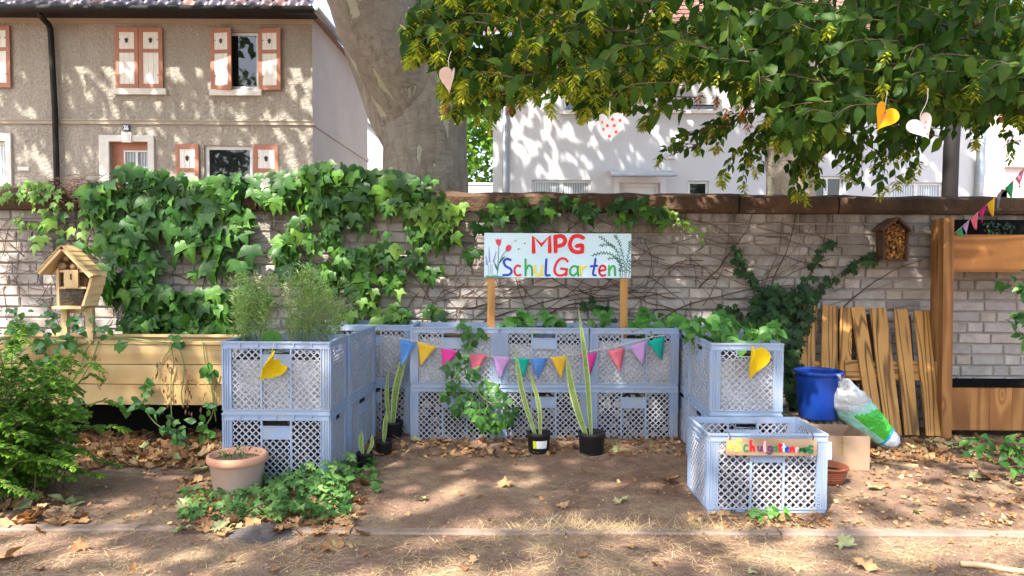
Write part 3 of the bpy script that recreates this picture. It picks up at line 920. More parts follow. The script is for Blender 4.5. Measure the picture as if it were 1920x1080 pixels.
# ------------------------------------------------------------------ white house
WYH = 16.0
wh = thing('white_house', 'white rendered house with low windows and clay roof behind the hornbeam', 'house', (4.5, WYH, 0))
x0, x1 = P(924, 300, WYH).x, P(1850, 300, WYH).x
ev = 5.85
holes = {}
for n_, q in dict(a=(997, 1108, 337, 400), d=(1161, 1237, 343, 420), s=(1290, 1329, 339, 380), b=(1519, 1581, 330, 400), c=(1671, 1768, 342, 400), u=(1056, 1112, 95, 210), v=(1226, 1345, 120, 208), w=(1560, 1650, 105, 208)).items():
    holes[n_] = rect(*q, WYH)
facade(x0, x1, 0, ev, WYH, list(holes.values()), .16).build('wall', MAT['white_render'], wh)
MB().add([(x0, WYH, 0), (x0, WYH + 8, 0), (x0, WYH + 8, ev), (x0, WYH, ev)], [(3, 2, 1, 0)]).add([(x1, WYH, 0), (x1, WYH + 8, 0), (x1, WYH + 8, ev), (x1, WYH, ev)], [(0, 1, 2, 3)]).build('side_wall', MAT['white_render'], wh)
window(wh, holes['a'], WYH, 2, pane='pane_curtain'); window(wh, holes['s'], WYH, 1); window(wh, holes['b'], WYH, 2); window(wh, holes['c'], WYH, 2, pane='pane_curtain'); window(wh, holes['u'], WYH, 1); window(wh, holes['w'], WYH, 2)
wv_o = window(wh, holes['v'], WYH, 2)
h = holes['v']
z = h[3]
while z > h[2] + .14:
    MB().b(h[0] + .01, h[1] - .01, WYH + .02, WYH + .035, z - .048, z - .003).build('shutter_slat', MAT['roller_slat'], wv_o); z -= .05
for n_ in ('u', 'v', 'w'):
    h = holes[n_]
    MB().b(h[0] - .06, h[1] + .06, WYH - .08, WYH - .002, h[2] - .06, h[2] - .003).build('window_sill', MAT['sill_stone'], wh)
h = holes['d']
d_o = MB().b(h[0] + .08, h[1] - .08, WYH + .1, WYH + .13, 1.2, h[3] - .08).build('door', MAT['pvc_white'], wh)
MB().b(h[0], h[0] + .078, WYH + .06, WYH + .14, 1.2, h[3]).b(h[1] - .078, h[1], WYH + .06, WYH + .14, 1.2, h[3]).b(h[0] + .078, h[1] - .078, WYH + .06, WYH + .14, h[3] - .078, h[3]).build('door_frame', MAT['pvc_white'], d_o)
MB().b(h[0] - .12, h[0] - .002, WYH - .03, WYH - .002, 1.0, h[3] + .12).b(h[1] + .002, h[1] + .12, WYH - .03, WYH - .002, 1.0, h[3] + .12).b(h[0] - .002, h[1] + .002, WYH - .03, WYH - .002, h[3] + .002, h[3] + .12).build('door_surround', MAT['pvc_white'], wh)
q0, q1 = P(1146, 330, WYH - .7), P(1268, 330, WYH - .7)
m = MB()
for i_ in range(7):
    t0, t1 = i_ / 7, (i_ + 1) / 7
    f_ = lambda t: (WYH - .02 - .78 * t, q0.z + .17 * (1 - t * t))
    (ya, za), (yb, zb) = f_(t0), f_(t1)
    m.add([(q0.x, ya, za), (q1.x, ya, za), (q1.x, yb, zb), (q0.x, yb, zb), (q0.x, ya, za + .015), (q1.x, ya, za + .015), (q1.x, yb, zb + .015), (q0.x, yb, zb + .015)], [(0, 1, 2, 3), (7, 6, 5, 4), (0, 3, 7, 4), (1, 5, 6, 2)])
cn = m.build('door_canopy', MAT['bag_clear'], wh)
MB().tube([(q0.x, WYH - .8, q0.z - .01), (q1.x, WYH - .8, q1.z - .01)], .014, 6).build('canopy_rail', MAT['zinc'], cn)
a = P(1258, 294, WYH)
MB().b(a.x - .07, a.x + .07, WYH - .08, WYH - .002, a.z - .05, a.z + .05).build('vent_box', MAT['sill_stone'], wh)  # small vent box on the facade
a = P(946, 300, WYH)
MB().tube([(a.x, WYH - .09, ev), (a.x + .02, WYH - .09, 0)], .055, 10).build('downpipe', MAT['zinc'], wh)
a = P(1834, 300, WYH)
MB().tube([(a.x, WYH - .11, ev), (a.x - .05, WYH - .11, 0)], .085, 10).build('downpipe', MAT['zinc'], wh)
MB().tube([(x0 - .2, WYH - .42, ev + .02), (x1 + .2, WYH - .42, ev + .02)], .075, 10).b(x0 - .2, x1 + .2, WYH - .35, WYH - .01, ev - .06, ev - .003).build('gutter', MAT['zinc'], wh)
rf = MB()
rf.add([(x0 - .2, WYH - .4, ev + .04), (x1 + .2, WYH - .4, ev + .04), (x1 + .2, WYH + 4, ev + 4.2), (x0 - .2, WYH + 4, ev + 4.2), (x0 - .2, WYH + 8.4, ev + .04), (x1 + .2, WYH + 8.4, ev + .04)], [(0, 1, 2, 3), (3, 2, 5, 4), (0, 3, 4), (1, 5, 2)])
rfo = rf.build('roof', MAT['roof_tile_clay'], wh)
sl2 = math.atan2(4.16, 4.4)
tl = MB()
TB = (np.array([(-.085, -.02, .015), (.085, -.02, .015), (.085, .26, .0), (-.085, .26, .0), (-.05, -.055, .016), (.05, -.055, .016), (-.085, -.02, 0), (.085, -.02, 0), (-.05, -.055, 0), (.05, -.055, 0)], dtype=float), [(0, 1, 2, 3), (4, 5, 1, 0), (8, 9, 5, 4), (6, 8, 4, 0), (9, 7, 1, 5)])
mt = []
for r_ in range(16):
    xx = x0 - .1 + (.09 if r_ % 2 else 0)
    while xx < x1 + .15:
        d_ = r_ * .2
        mt.append(Matrix.Translation((xx, WYH - .4 + d_ * math.cos(sl2), ev + .06 + d_ * math.sin(sl2))) @ Matrix.Rotation(sl2 - .05, 4, 'X')); xx += .18
bulk('roof_tiles', TB, mt, MAT['roof_tile_clay'], rfo, smooth=False)

# pink house at the right edge, garage between the houses
ph = thing('pink_house', 'pale pink house with a small white window at the right edge', 'house', (10, 21, 0))
x0 = P(1858, 300, 21).x
hw = rect(1888, 1915, 262, 309, 21); hw2 = rect(1888, 1925, 355, 400, 21)
facade(x0 + .25, x0 + 6, 2.9, 6.6, 21, [hw], .15).build('wall', MAT['pink_render'], ph)
facade(x0 + .25, x0 + 6, 0, 2.9, 21.0, [hw2], .15).build('ground_floor_wall', MAT['cream_render'], ph)
MB().b(x0, x0 + .25, 20.93, 21.4, 0, 6.6).build('corner_pilaster', MAT['cream_render'], ph)
window(ph, hw, 21, 1, bar_w=.06, pane='pane_curtain'); window(ph, hw2, 21, 1, bar_w=.06, pane='pane_curtain')
MB().b(hw[0] - .08, hw[1] + .08, 20.9, 20.998, hw[2] - .07, hw[2] - .003).build('window_sill', MAT['sill_stone'], ph)
MB().add([(x0 - .3, 20.6, 6.6), (x0 + 6.3, 20.6, 6.6), (x0 + 6.3, 25, 9.4), (x0 - .3, 25, 9.4)], [(0, 1, 2, 3)]).build('roof', MAT['roof_tile_clay'], ph)
MB().add([(x0, 21.4, 0), (x0, 27, 0), (x0, 27, 6.6), (x0, 21.4, 6.6)], [(3, 2, 1, 0)]).build('side_wall', MAT['pink_render'], ph)
gz = [P(684, 222, 22), P(684, 350, 22), P(740, 350, 22), P(740, 284, 22)]
ga = thing('white_shed', 'white gabled outbuilding with grey sloping roof between house and plane tree', 'shed', (gz[1].x, 22, 0))
MB().add([(gz[0].x - .6, 22, 0), (gz[2].x + .6, 22, 0), (gz[3].x + .6, 22, gz[3].z - .4), (gz[0].x - .6, 22, gz[0].z + .5)], [(0, 1, 2, 3)]).add([(gz[2].x + .6, 22, 0), (gz[2].x + .6, 26, 0), (gz[2].x + .6, 26, gz[3].z - .4), (gz[2].x + .6, 22, gz[3].z - .4)], [(0, 1, 2, 3)]).build('wall', MAT['white_render'], ga)
MB().bar((gz[0].x - .6, 23.9, gz[0].z + .55), (gz[3].x + .7, 23.9, gz[3].z - .38), 4.2, .09, (0, 0, 1)).build('roof', MAT['zinc'], ga)
a0, a1 = P(870, 346, 21), P(928, 357, 21)
fw_ = thing('low_white_wall', 'low white garden wall under the bright green tree', 'wall', (a0.x, 21, 0))
MB().b(a0.x - 1, a1.x + .5, 21, 21.2, 0, a0.z).build('panel', MAT['white_render'], fw_)
MB().b(a0.x - 1.02, a1.x + .52, 20.97, 21.23, a0.z + .001, a0.z + .05).build('cap', MAT['sill_stone'], fw_)

# ------------------------------------------------------------------ trees
def crown(parent, c, rad, nclump, per, size, mat='crown_leaf', spread=.55, tmpl=CARD, zmin=None, name='crown', flat=.6, keep=None):
    mt_ = []
    for _ in range(nclump):
        d = Vector((random.gauss(0, 1), random.gauss(0, 1), random.gauss(0, 1))).normalized() * (random.random() ** .4)
        cc = Vector(c) + Vector((d.x * rad[0], d.y * rad[1], d.z * rad[2]))
        if zmin is not None and cc.z < zmin: cc.z = zmin + random.random() * .6
        for _ in range(per):
            p = cc + Vector((random.gauss(0, spread), random.gauss(0, spread), random.gauss(0, spread * flat)))
            if keep is not None and not keep(p): continue
            mt_.append(orient(p, rv() + Vector((0, 0, -.5)), rv() + Vector((0, 0, 1.2)), size * random.uniform(.7, 1.25)))
    return bulk(name, tmpl, mt_, MAT[mat], parent)
def above_view(p):     # the part of a crown that stays above the sight line
    return p.z > CAM_H + .36 * max(p.y, .5) + .25
plane = thing('plane_tree', 'thick mottled plane tree trunk forking above the ivy wall', 'tree', (P(799, 345, 8.0).x, 8.0, 0))
def PT(px, py, Y, rpx): return (P(px, py, Y), rpx * Y / FPX)
def limb(m, lst, n=28, wob=.10, sub=5):
    pts = cat_rom([p for p, _ in lst], sub)
    rr_ = cat_rom([Vector((r_, 0, 0)) for _, r_ in lst], sub)
    m.tube(pts, [q.x for q in rr_], n, wob=wob)
tm = MB()
b0 = P(799, 345, 8.0)
limb(tm, [(Vector((b0.x, 8.0, -.1)), .62), (Vector((b0.x, 8.0, .5)), .5), PT(799, 345, 8, 81), PT(799, 250, 8, 76), PT(800, 160, 8, 70), PT(802, 60, 8, 56), PT(806, -60, 8, 50), PT(830, -400, 8.3, 40), PT(860, -900, 9, 20)])
limb(tm, [PT(778, 240, 7.98, 52), PT(762, 170, 7.9, 66), PT(732, 90, 7.8, 76), PT(700, 0, 7.7, 78), PT(655, -110, 7.6, 70), PT(540, -400, 7.4, 48), PT(420, -800, 7.2, 22)])
limb(tm, [PT(770, 270, 8.15, 50), PT(735, 200, 8.25, 48), PT(705, 120, 8.4, 46), PT(668, 20, 8.6, 44), PT(600, -150, 9, 36), PT(500, -450, 9.6, 18)])
tm.build('trunk', MAT['plane_bark'], plane)
crown(plane, (-1.2, 8.8, 8.6), (5.2, 4.6, 2.4), 150, 44, .24, keep=above_view)
crown(plane, (-3.0, 5.4, 6.9), (2.0, 1.4, .9), 125, 38, .24, spread=.45, keep=above_view, name='shade_crown')  # extra leaf clumps, out of view, added to shade the trunk
plane2 = thing('plane_tree', 'rough pale plane tree trunk behind the wall under the hornbeam leaves', 'tree', (P(1480, 360, 9.5).x, 9.5, 0))
tm = MB()
b1 = P(1480, 360, 9.5)
limb(tm, [(Vector((b1.x, 9.5, -.1)), .42), PT(1480, 365, 9.5, 46), PT(1482, 280, 9.5, 42), PT(1478, 180, 9.5, 38), PT(1470, 0, 9.5, 34), PT(1450, -500, 9.8, 18)], 22, .22)
limb(tm, [PT(1480, 60, 9.5, 24), PT(1520, -80, 9.6, 20), PT(1600, -350, 9.8, 12)], 14, .2)
tm.build('trunk', MAT['plane_bark'], plane2)
crown(plane2, (3.6, 11.0, 8.4), (5.4, 3.2, 2.0), 250, 44, .24, keep=above_view)
plane3 = thing('plane_tree', 'tall plane tree to the left whose crown shades the beige house', 'tree', (-9.5, 9.0, 0))
tm = MB(); limb(tm, [(Vector((-9.5, 9, -.1)), .5), (Vector((-9.5, 9, 3)), .4), (Vector((-9.3, 9.2, 6)), .3), (Vector((-9, 9.3, 10)), .1)], 18); tm.build('trunk', MAT['plane_bark'], plane3)
crown(plane3, (-9.6, 9.6, 8.6), (4.6, 3.6, 2.4), 92, 44, .24, keep=above_view)
plane4 = thing('plane_tree', 'plane tree standing behind the viewer whose crown shades the garden', 'tree', (-5.2, -3.0, 0))
tm = MB(); limb(tm, [(Vector((-5.2, -3, -.1)), .5), (Vector((-5.2, -3, 3)), .4), (Vector((-4.4, -2.2, 6)), .3), (Vector((-3.5, -1.5, 9)), .1)], 18); tm.build('trunk', MAT['plane_bark'], plane4)
crown(plane4, (-2.6, -1.0, 7.2), (5.6, 2.6, 1.4), 39, 38, .22, spread=.36, keep=above_view)
crown(plane4, (-2.6, 1.6, 6.2), (4.2, 1.7, .8), 58, 34, .22, spread=.4, keep=above_view, name='shade_crown')  # unseen clumps added to thicken the shade on ivy and wall
far = thing('far_tree', 'bright sunlit green tree far behind between the two houses', 'tree', (P(800, 300, 27).x, 27, 0))
tm = MB(); limb(tm, [(Vector((P(800, 300, 27).x, 27, -.1)), .3), (Vector((P(800, 300, 27).x, 27, 4)), .2), (Vector((P(800, 300, 27).x + .3, 27, 7)), .06)], 10); tm.build('trunk', MAT['bark'], far)
crown(far, P(800, 230, 27), (3.6, 2.0, 2.9), 150, 60, .2, 'far_leaf', .45)
for tx, ty, hh, lab in ((-18, -14, 14, 'leftmost of the trees across the yard'), (-10.5, -16, 13, 'second tree from the left across the yard'), (-2, -18, 11, 'middle tree across the yard'), (6, -17, 11, 'second tree from the right across the yard'), (14.5, -16, 11, 'rightmost of the trees across the yard')):
    yt = thing('yard_tree', lab, 'tree', (tx, ty, 0), group='trees across the yard')
    tm = MB(); limb(tm, [(Vector((tx, ty, -.1)), .3), (Vector((tx, ty, 3)), .22), (Vector((tx + .2, ty, hh - 1)), .06)], 12); tm.build('trunk', MAT['bark'], yt)
    crown(yt, (tx, ty, hh * .6), (3.4, 2.0, hh * .34), 75, 34, .4, 'crown_leaf', .6)
pole = thing('steel_pole', 'tall dark steel pole behind the wall at the right', 'pole', (P(1780, 370, 9).x, 9, 0))
b2 = P(1778, 370, 9)
MB().tube([(b2.x, 9, -.1), (b2.x + .02, 9, 2.6), (b2.x + .13, 9, 5.2)], [.092, .088, .075], 16).build('shaft', MAT['dark_metal'], pole)
MB().lathe([(.13, -.05), (.13, .1), (.10, .16)], (b2.x, 9, 0), 16).build('base_collar', MAT['dark_metal'], pole)

# ------------------------------------------------------------------ hornbeam: trunk off to the right, sprays hanging into view
horn = thing('hornbeam_tree', 'hornbeam with hanging leafy sprays and yellow green seed bunches across the top', 'tree', (5.2, 3.4, 0))
tm = MB()
limb(tm, [(Vector((5.2, 3.4, -.1)), .24), (Vector((5.15, 3.4, 1.2)), .19), (Vector((4.9, 3.6, 2.8)), .16), (Vector((4.6, 3.7, 4.6)), .1), (Vector((4.2, 3.6, 6.2)), .03)], 14, .15)
tm.build('trunk', MAT['bark'], horn)
def branch(lst, r0, r1):
    pts = cat_rom(lst, 5)
    rr_ = [r0 + (r1 - r0) * i_ / (len(pts) - 1) for i_ in range(len(pts))]
    return MB().tube(pts, rr_, 8, wob=.2).build('branch', MAT['bark'], horn)
branch([Vector((4.95, 3.6, 2.6)), Vector((4.0, 4.0, 2.78)), P(1960, 62, 4.4), P(1880, 47, 4.4), P(1760, 52, 4.45), P(1640, 70, 4.5), P(1560, 78, 4.6)], .05, .006)
branch([P(1885, 58, 4.4), P(1830, 80, 4.3), P(1760, 100, 4.3), P(1700, 128, 4.3)], .012, .004)
branch([Vector((4.8, 3.65, 3.2)), Vector((3.4, 4.1, 3.35)), P(1500, -90, 4.5), P(1250, -20, 4.5), P(1050, 30, 4.6), P(900, 40, 4.7), P(800, 90, 4.7)], .045, .004)
branch([P(1500, -60, 4.5), P(1440, 60, 4.7), P(1400, 200, 4.8), P(1330, 260, 4.85), P(1255, 292, 4.9)], .015, .003)
branch([Vector((4.85, 3.6, 3.0)), Vector((3.6, 4.6, 3.1)), P(1750, -20, 5.0), P(1600, 100, 5.1), P(1560, 220, 5.2), P(1500, 330, 5.2)], .03, .003)
LB = [(768, 128), (785, 124), (800, 104), (822, 150), (833, 235), (850, 248), (868, 215), (890, 250), (915, 285), (930, 240), (945, 185), (970, 200), (1000, 190), (1020, 245), (1040, 195), (1070, 200), (1100, 245), (1130, 235), (1160, 205), (1190, 250), (1215, 255), (1232, 190), (1260, 178), (1300, 165), (1340, 170), (1375, 200), (1420, 250), (1440, 290), (1470, 290), (1530, 320), (1560, 245), (1600, 290), (1640, 275), (1680, 310), (1720, 262), (1760, 240), (1800, 235), (1830, 265), (1860, 225), (1900, 275), (1990, 260)]
UB = [(768, 95), (805, 40), (840, -5), (870, -90), (2000, -90)]
def interp(tab, x_): return float(np.interp(x_, [q[0] for q in tab], [q[1] for q in tab]))
hl, hb, ho, tw = [], [], [], MB()
def bunch(p, L, ax, dst, size):
    n = int(L / .0034)
    for i_ in range(n):
        t = i_ / n
        a = i_ * 2.4 + random.uniform(-.4, .4)
        side = Vector((math.cos(a), math.sin(a), 0))
        q = p + ax * (L * t)
        dst.append(orient(q, ax * .62 + side * (1.15 - .5 * t) + rv(.2), side + Vector((0, 0, .6)) + rv(.3), size * random.uniform(.8, 1.25) * (1.05 - .25 * t)))
def spray(px0, py0, px1, py1, Y, pb, lsize=.088, yellow=True):
    a, b_ = P(px0, py0, Y), P(px1, py1, Y + random.uniform(-.15, .15))
    mid = (a + b_) / 2 + Vector(((b_.x - a.x) * .15, random.uniform(-.05, .05), .04))
    pts = cat_rom([a, mid, b_], 5)
    tw.tube(pts, [.0035 - .0022 * i_ / (len(pts) - 1) for i_ in range(len(pts))], 4)
    L = sum((pts[i_ + 1] - pts[i_]).length for i_ in range(len(pts) - 1))
    n = max(4, int(L / (.042 if px1 < 1260 else .03)))
    d = (b_ - a).normalized()
    side = d.cross(Vector((0, -1, 0)))
    if side.length < .05: side = Vector((1, 0, 0))
    side.normalize()
    for i_ in range(n):
        t = (i_ + random.random() * .5) / n
        q = a.lerp(mid, t * 2) if t < .5 else mid.lerp(b_, t * 2 - 1)
        sgn = 1 if i_ % 2 else -1
        tip = d * .45 + side * sgn * .75 + Vector((0, 0, -.5)) + rv(.45)
        hl.append(orient(q, tip, Vector((-.15, -.75, .75)) + rv(.55), lsize * random.uniform(.7, 1.2)))
    if random.random() < pb: bunch(b_, random.uniform(.045, .085), (Vector((0, 0, -1)) + rv(.3)).normalized(), hb, .055)
    if random.random() < pb * .95: bunch(mid, random.uniform(.04, .07), (Vector((0, 0, -1)) + rv(.3)).normalized(), hb, .046)
n_s = 0
while n_s < 1350:
    x_ = random.uniform(768, 1985)
    if x_ < 1250 and random.random() < .12: continue
    L_, U_ = interp(LB, x_), interp(UB, x_)
    y1 = U_ + (L_ - U_) * (random.random() ** .62)
    gap = mnoise.noise((x_ * .011, y1 * .013, 2.5))
    if gap > .24 and 40 < y1 < L_ - 20 and x_ < 1440: continue
    if 1255 < x_ < 1350 and 15 < y1 < 95 and random.random() < .8: continue
    left = x_ < 1270
    Y_ = random.uniform(3.7, 6.0) if x_ > 830 else random.uniform(3.8, 4.7)
    k_ = 4.4 / Y_
    if random.random() < .6: ln, dx = random.uniform(10, 45) * k_, -random.uniform(50, 120) * k_      # arching sideways from the right
    else: ln, dx = random.uniform(40, 85) * k_, random.uniform(-35, 25) * k_
    spray(x_ - dx, y1 - ln - 18, x_, y1 - 22 * k_, Y_, .85 if left else .22)
    n_s += 1
for (a, b_, c, d) in [(1405, 205, 1340, 250), (1370, 235, 1300, 265), (1330, 250, 1275, 280), (1300, 268, 1245, 296), (1350, 240, 1310, 290), (1390, 225, 1345, 275), (1430, 240, 1385, 300), (1415, 270, 1355, 330), (1420, 280, 1402, 345), (1445, 250, 1420, 320), (1465, 260, 1460, 300), (1500, 280, 1497, 352), (1510, 250, 1530, 340), (1520, 300, 1545, 360), (1480, 300, 1500, 360), (1600, 270, 1606, 352), (1585, 260, 1575, 320), (1640, 280, 1655, 360), (1650, 260, 1668, 345), (1690, 270, 1702, 322), (1720, 250, 1725, 300), (1625, 250, 1590, 330), (1835, 215, 1822, 280), (1880, 240, 1890, 285), (1440, 60, 1400, 150), (1500, 180, 1460, 260), (1560, 160, 1530, 250), (1840, 180, 1825, 262)]:
    for _ in range(2):
        spray(a + random.uniform(-12, 12), b_ + random.uniform(-10, 10), c + random.uniform(-12, 12), d + random.uniform(-14, 2), random.uniform(4.5, 5.3), .55, .066)
for (a, b_) in [(1398, 190), (1402, 225), (1392, 205), (1342, 178), (1310, 178), (1362, 200), (1345, 45), (1375, 20), (1340, 70), (833, 190), (862, 178), (935, 115), (955, 190), (1672, 118), (1880, 205)]:
    bunch(P(a, b_, 4.5), .07, Vector((.05, 0, -1)), ho, .042)
hcrown = crown(horn, (3.2, 2.4, 4.8), (3.4, 2.0, .8), 85, 44, .12, 'hornbeam_leaf', .42, keep=above_view)
leaves(hcrown, HORN, hl, MAT['hornbeam_leaf'], 300, 'leaf', 'foliage', key=lambda q: -(q.to_scale()[1] / q.translation.y) * (1 if abs(q.translation.x / q.translation.y) < .67 and q.translation.z < CAM_H + .345 * q.translation.y else 0))
bulk('seed_bunches', BRACT, hb, MAT['hornbeam_bract'], hcrown)
bulk('dry_seed_bunches', BRACT, ho, MAT['orange_bract'], hcrown)
tw.build('twigs', MAT['twig'], hcrown, kind='stuff')

# ------------------------------------------------------------------ ivy on the wall
ivy = thing('boston_ivy', 'glossy green three-lobed ivy cascading over the brick wall', 'ivy', (-1.8, WY, 0))
il, iy = [], []
def ivy_leaf(px, py, size, dst=None, out=None, lift=.0):
    d_out = random.uniform(.02, .12) if out is None else out
    y_ = WY - .05 - d_out
    p = P(px, py, y_)
    tip = Vector((random.gauss(0, .38), -.3, -1))
    nrm = Vector((random.gauss(0, .42), -1, .6 + random.gauss(0, .4)))
    (il if dst is None else dst).append(orient(p, tip, nrm, size))
def fill(poly, n, s0, s1, dst=None, hole=0.0, sc_=.02, seed=1.0, **kw):
    xs_ = [q[0] for q in poly]; ys_ = [q[1] for q in poly]
    c = 0
    tries = 0
    while c < n and tries < n * 40:
        tries += 1
        a, b_ = random.uniform(min(xs_), max(xs_)), random.uniform(min(ys_), max(ys_))
        if not inpoly(a, b_, poly): continue
        if hole and mnoise.noise((a * sc_, b_ * sc_, seed)) < hole - .5: continue
        ivy_leaf(a, b_, s0 * .75 + (s1 - s0 * .75) * random.random() ** 1.3, dst, **kw); c += 1
fill([(150, 352), (195, 332), (250, 308), (300, 312), (345, 322), (400, 330), (450, 322), (520, 318), (560, 312), (620, 300), (660, 305), (720, 312), (770, 322), (820, 338), (835, 352), (840, 372), (760, 392), (680, 382), (600, 388), (520, 376), (440, 372), (350, 378), (250, 372), (150, 392)], 290, .075, .16, out=None)
fill([(140, 388), (250, 362), (420, 362), (470, 392), (545, 392), (548, 470), (528, 520), (520, 570), (470, 560), (432, 600), (415, 630), (290, 632), (240, 600), (235, 545), (190, 545), (180, 478), (150, 470), (215, 420)], 300, .09, .185, hole=.42, seed=3.3)
fill([(190, 480), (250, 460), (300, 470), (330, 540), (300, 560), (230, 540), (190, 560)], 50, .11, .17)
fill([(280, 540), (420, 540), (430, 600), (395, 632), (285, 635), (258, 600)], 110, .09, .155)
fill([(540, 388), (700, 375), (850, 378), (860, 398), (820, 430), (900, 432), (905, 470), (840, 492), (770, 540), (690, 535), (625, 545), (560, 520), (545, 460)], 270, .055, .115, hole=.50, sc_=.026, seed=6.1)
fill([(580, 500), (660, 470), (700, 520), (690, 545), (630, 545), (590, 530)], 26, .12, .17)
fill([(735, 385), (870, 370), (870, 395), (840, 425), (770, 420)], 70, .07, .12, iy)
fill([(905, 388), (960, 372), (1040, 365), (1100, 372), (1215, 368), (1232, 388), (1180, 412), (1110, 412), (1040, 398), (1000, 418), (960, 440), (925, 425), (880, 440)], 105, .06, .11, hole=.32)
fill([(0, 345), (60, 338), (110, 345), (120, 360), (100, 385), (60, 372), (0, 378)], 80, .035, .065, iy)
fill([(20, 380), (130, 370), (140, 400), (70, 405), (60, 445), (25, 430)], 26, .035, .06, iy)
for a, b_, n, r_ in ((693, 570, 8, 22), (700, 545, 8, 26), (745, 580, 14, 24), (742, 600, 8, 14), (810, 575, 5, 12), (722, 600, 5, 14), (560, 420, 8, 22), (160, 440, 7, 20), (100, 420, 6, 20), (70, 450, 5, 16), (730, 450, 6, 18), (615, 400, 8, 22), (1240, 395, 8, 12), (655, 590, 6, 14)):
    for _ in range(n): ivy_leaf(a + random.gauss(0, r_ * .6), b_ + random.gauss(0, r_ * .7), random.uniform(.06, .11), iy if random.random() < .5 else None)
for t in np.linspace(0, 1, 34):
    ivy_leaf(1218 + 95 * t + random.gauss(0, 5), 388 + 55 * t + random.gauss(0, 5) - 12 * math.sin(t * 3), random.uniform(.025, .05), iy, .02)
leaves(ivy, IVY, il, MAT['ivy_leaf'], 300)
bulk('young_foliage', IVY, iy, MAT['ivy_leaf_young'], ivy)
vm = MB()
def vine(px, py, ang, n, step, r0, bend=.35, sag=0.0):
    pts = []
    y_ = WY - .004 - r0
    for i_ in range(n):
        q = P(px, py, y_ - random.uniform(0, .012)); pts.append(q)
        ang += random.gauss(0, bend) + sag
        px += math.cos(ang) * step; py += math.sin(ang) * step
        if py < 398 or py > 640 or px < -30 or px > 1740: break
    if len(pts) > 2: vm.tube(pts, [r0 * (1 - .6 * i_ / len(pts)) for i_ in range(len(pts))], 4, rnd=random.random(), cap=False)
for _ in range(95): vine(random.uniform(880, 1640), random.uniform(400, 600), random.choice((0, math.pi)) + random.gauss(0, .55), random.randint(8, 26), 12, random.uniform(.0016, .0042), .16)
for _ in range(130): vine(random.uniform(-20, 900), random.uniform(395, 625), random.uniform(0, 6.28), random.randint(8, 22), 10, random.uniform(.0014, .0038), .28)
for _ in range(70): vine(random.uniform(-20, 240), random.uniform(420, 620), random.uniform(0, 6.28), random.randint(8, 18), 9, random.uniform(.0014, .003), .45)
for a, b_, an in ((1310, 540, -.75), (1400, 620, -1.1), (1480, 640, -1.35), (1440, 640, -2.2), (1560, 600, -.85), (1240, 600, -.6), (900, 610, -.8), (1010, 600, -.5), (660, 620, -.9)):
    vine(a, b_, an, 26, 11, .006, .1)
vm.build('stems', MAT['vine_stem'], ivy, kind='stuff')
tan = MB()
for _ in range(150):
    p = P(random.uniform(85, 235), random.uniform(338, 375), WY - .07); pts = [p]
    for _ in range(6): pts.append(pts[-1] + Vector((random.gauss(.03, .04), random.gauss(0, .02), random.gauss(-.004, .018))))
    tan.tube(pts, .0022, 4, rnd=random.random(), cap=False)
tan.build('dry_tangle', MAT['vine_stem'], ivy, kind='stuff')

# dark ivy climbing beside the pallets
hed = thing('dark_ivy', 'dark green lobed ivy climbing the wall behind the right crates', 'ivy', (2.1, WY - .1, 0))
dl = []
def hfill(poly, n, s0, s1, o0=.03, o1=.3):
    xs_ = [q[0] for q in poly]; ys_ = [q[1] for q in poly]; c = 0
    while c < n:
        a, b_ = random.uniform(min(xs_), max(xs_)), random.uniform(min(ys_), max(ys_))
        if inpoly(a, b_, poly):
            dl.append(orient(P(a, b_, WY - random.uniform(o0, o1)), Vector((random.gauss(0, .6), -.2, -1)), Vector((random.gauss(0, .5), -1, .5 + random.gauss(0, .4))), random.uniform(s0, s1))); c += 1
hfill([(1405, 600), (1420, 545), (1450, 530), (1480, 555), (1510, 530), (1530, 560), (1525, 610), (1505, 620), (1495, 700), (1478, 700), (1470, 640), (1400, 640), (1385, 610)], 250, .06, .10)
hfill([(1470, 620), (1500, 610), (1502, 760), (1480, 780), (1475, 700)], 60, .06, .1, .2, .45)
for pl, n in (([(1430, 550), (1405, 520), (1385, 490), (1375, 462)], 26), ([(1520, 560), (1545, 535), (1580, 510), (1610, 490), (1645, 478)], 30), ([(1500, 550), (1525, 500), (1545, 465), (1560, 448)], 16), ([(1400, 600), (1370, 578), (1350, 570)], 12), ([(1105, 570), (1130, 575), (1150, 590)], 10), ([(1330, 600), (1352, 575)], 5)):
    for i_ in range(n):
        t = i_ / n * (len(pl) - 1); k_ = int(t); f_ = t - k_
        a = pl[k_][0] + (pl[k_ + 1][0] - pl[k_][0]) * f_; b_ = pl[k_][1] + (pl[k_ + 1][1] - pl[k_][1]) * f_
        dl.append(orient(P(a + random.gauss(0, 5), b_ + random.gauss(0, 5), WY - random.uniform(.03, .1)), Vector((random.gauss(0, .7), -.2, -1)), Vector((random.gauss(0, .4), -1, .4)), random.uniform(.045, .08)))
    sm_ = MB().tube(cat_rom([P(a, b_, WY - .025) for a, b_ in pl], 4), .003, 5)
    sm_.build('stem', MAT['vine_stem'], hed)
leaves(hed, HED, dl, MAT['hedera_leaf'], 300)

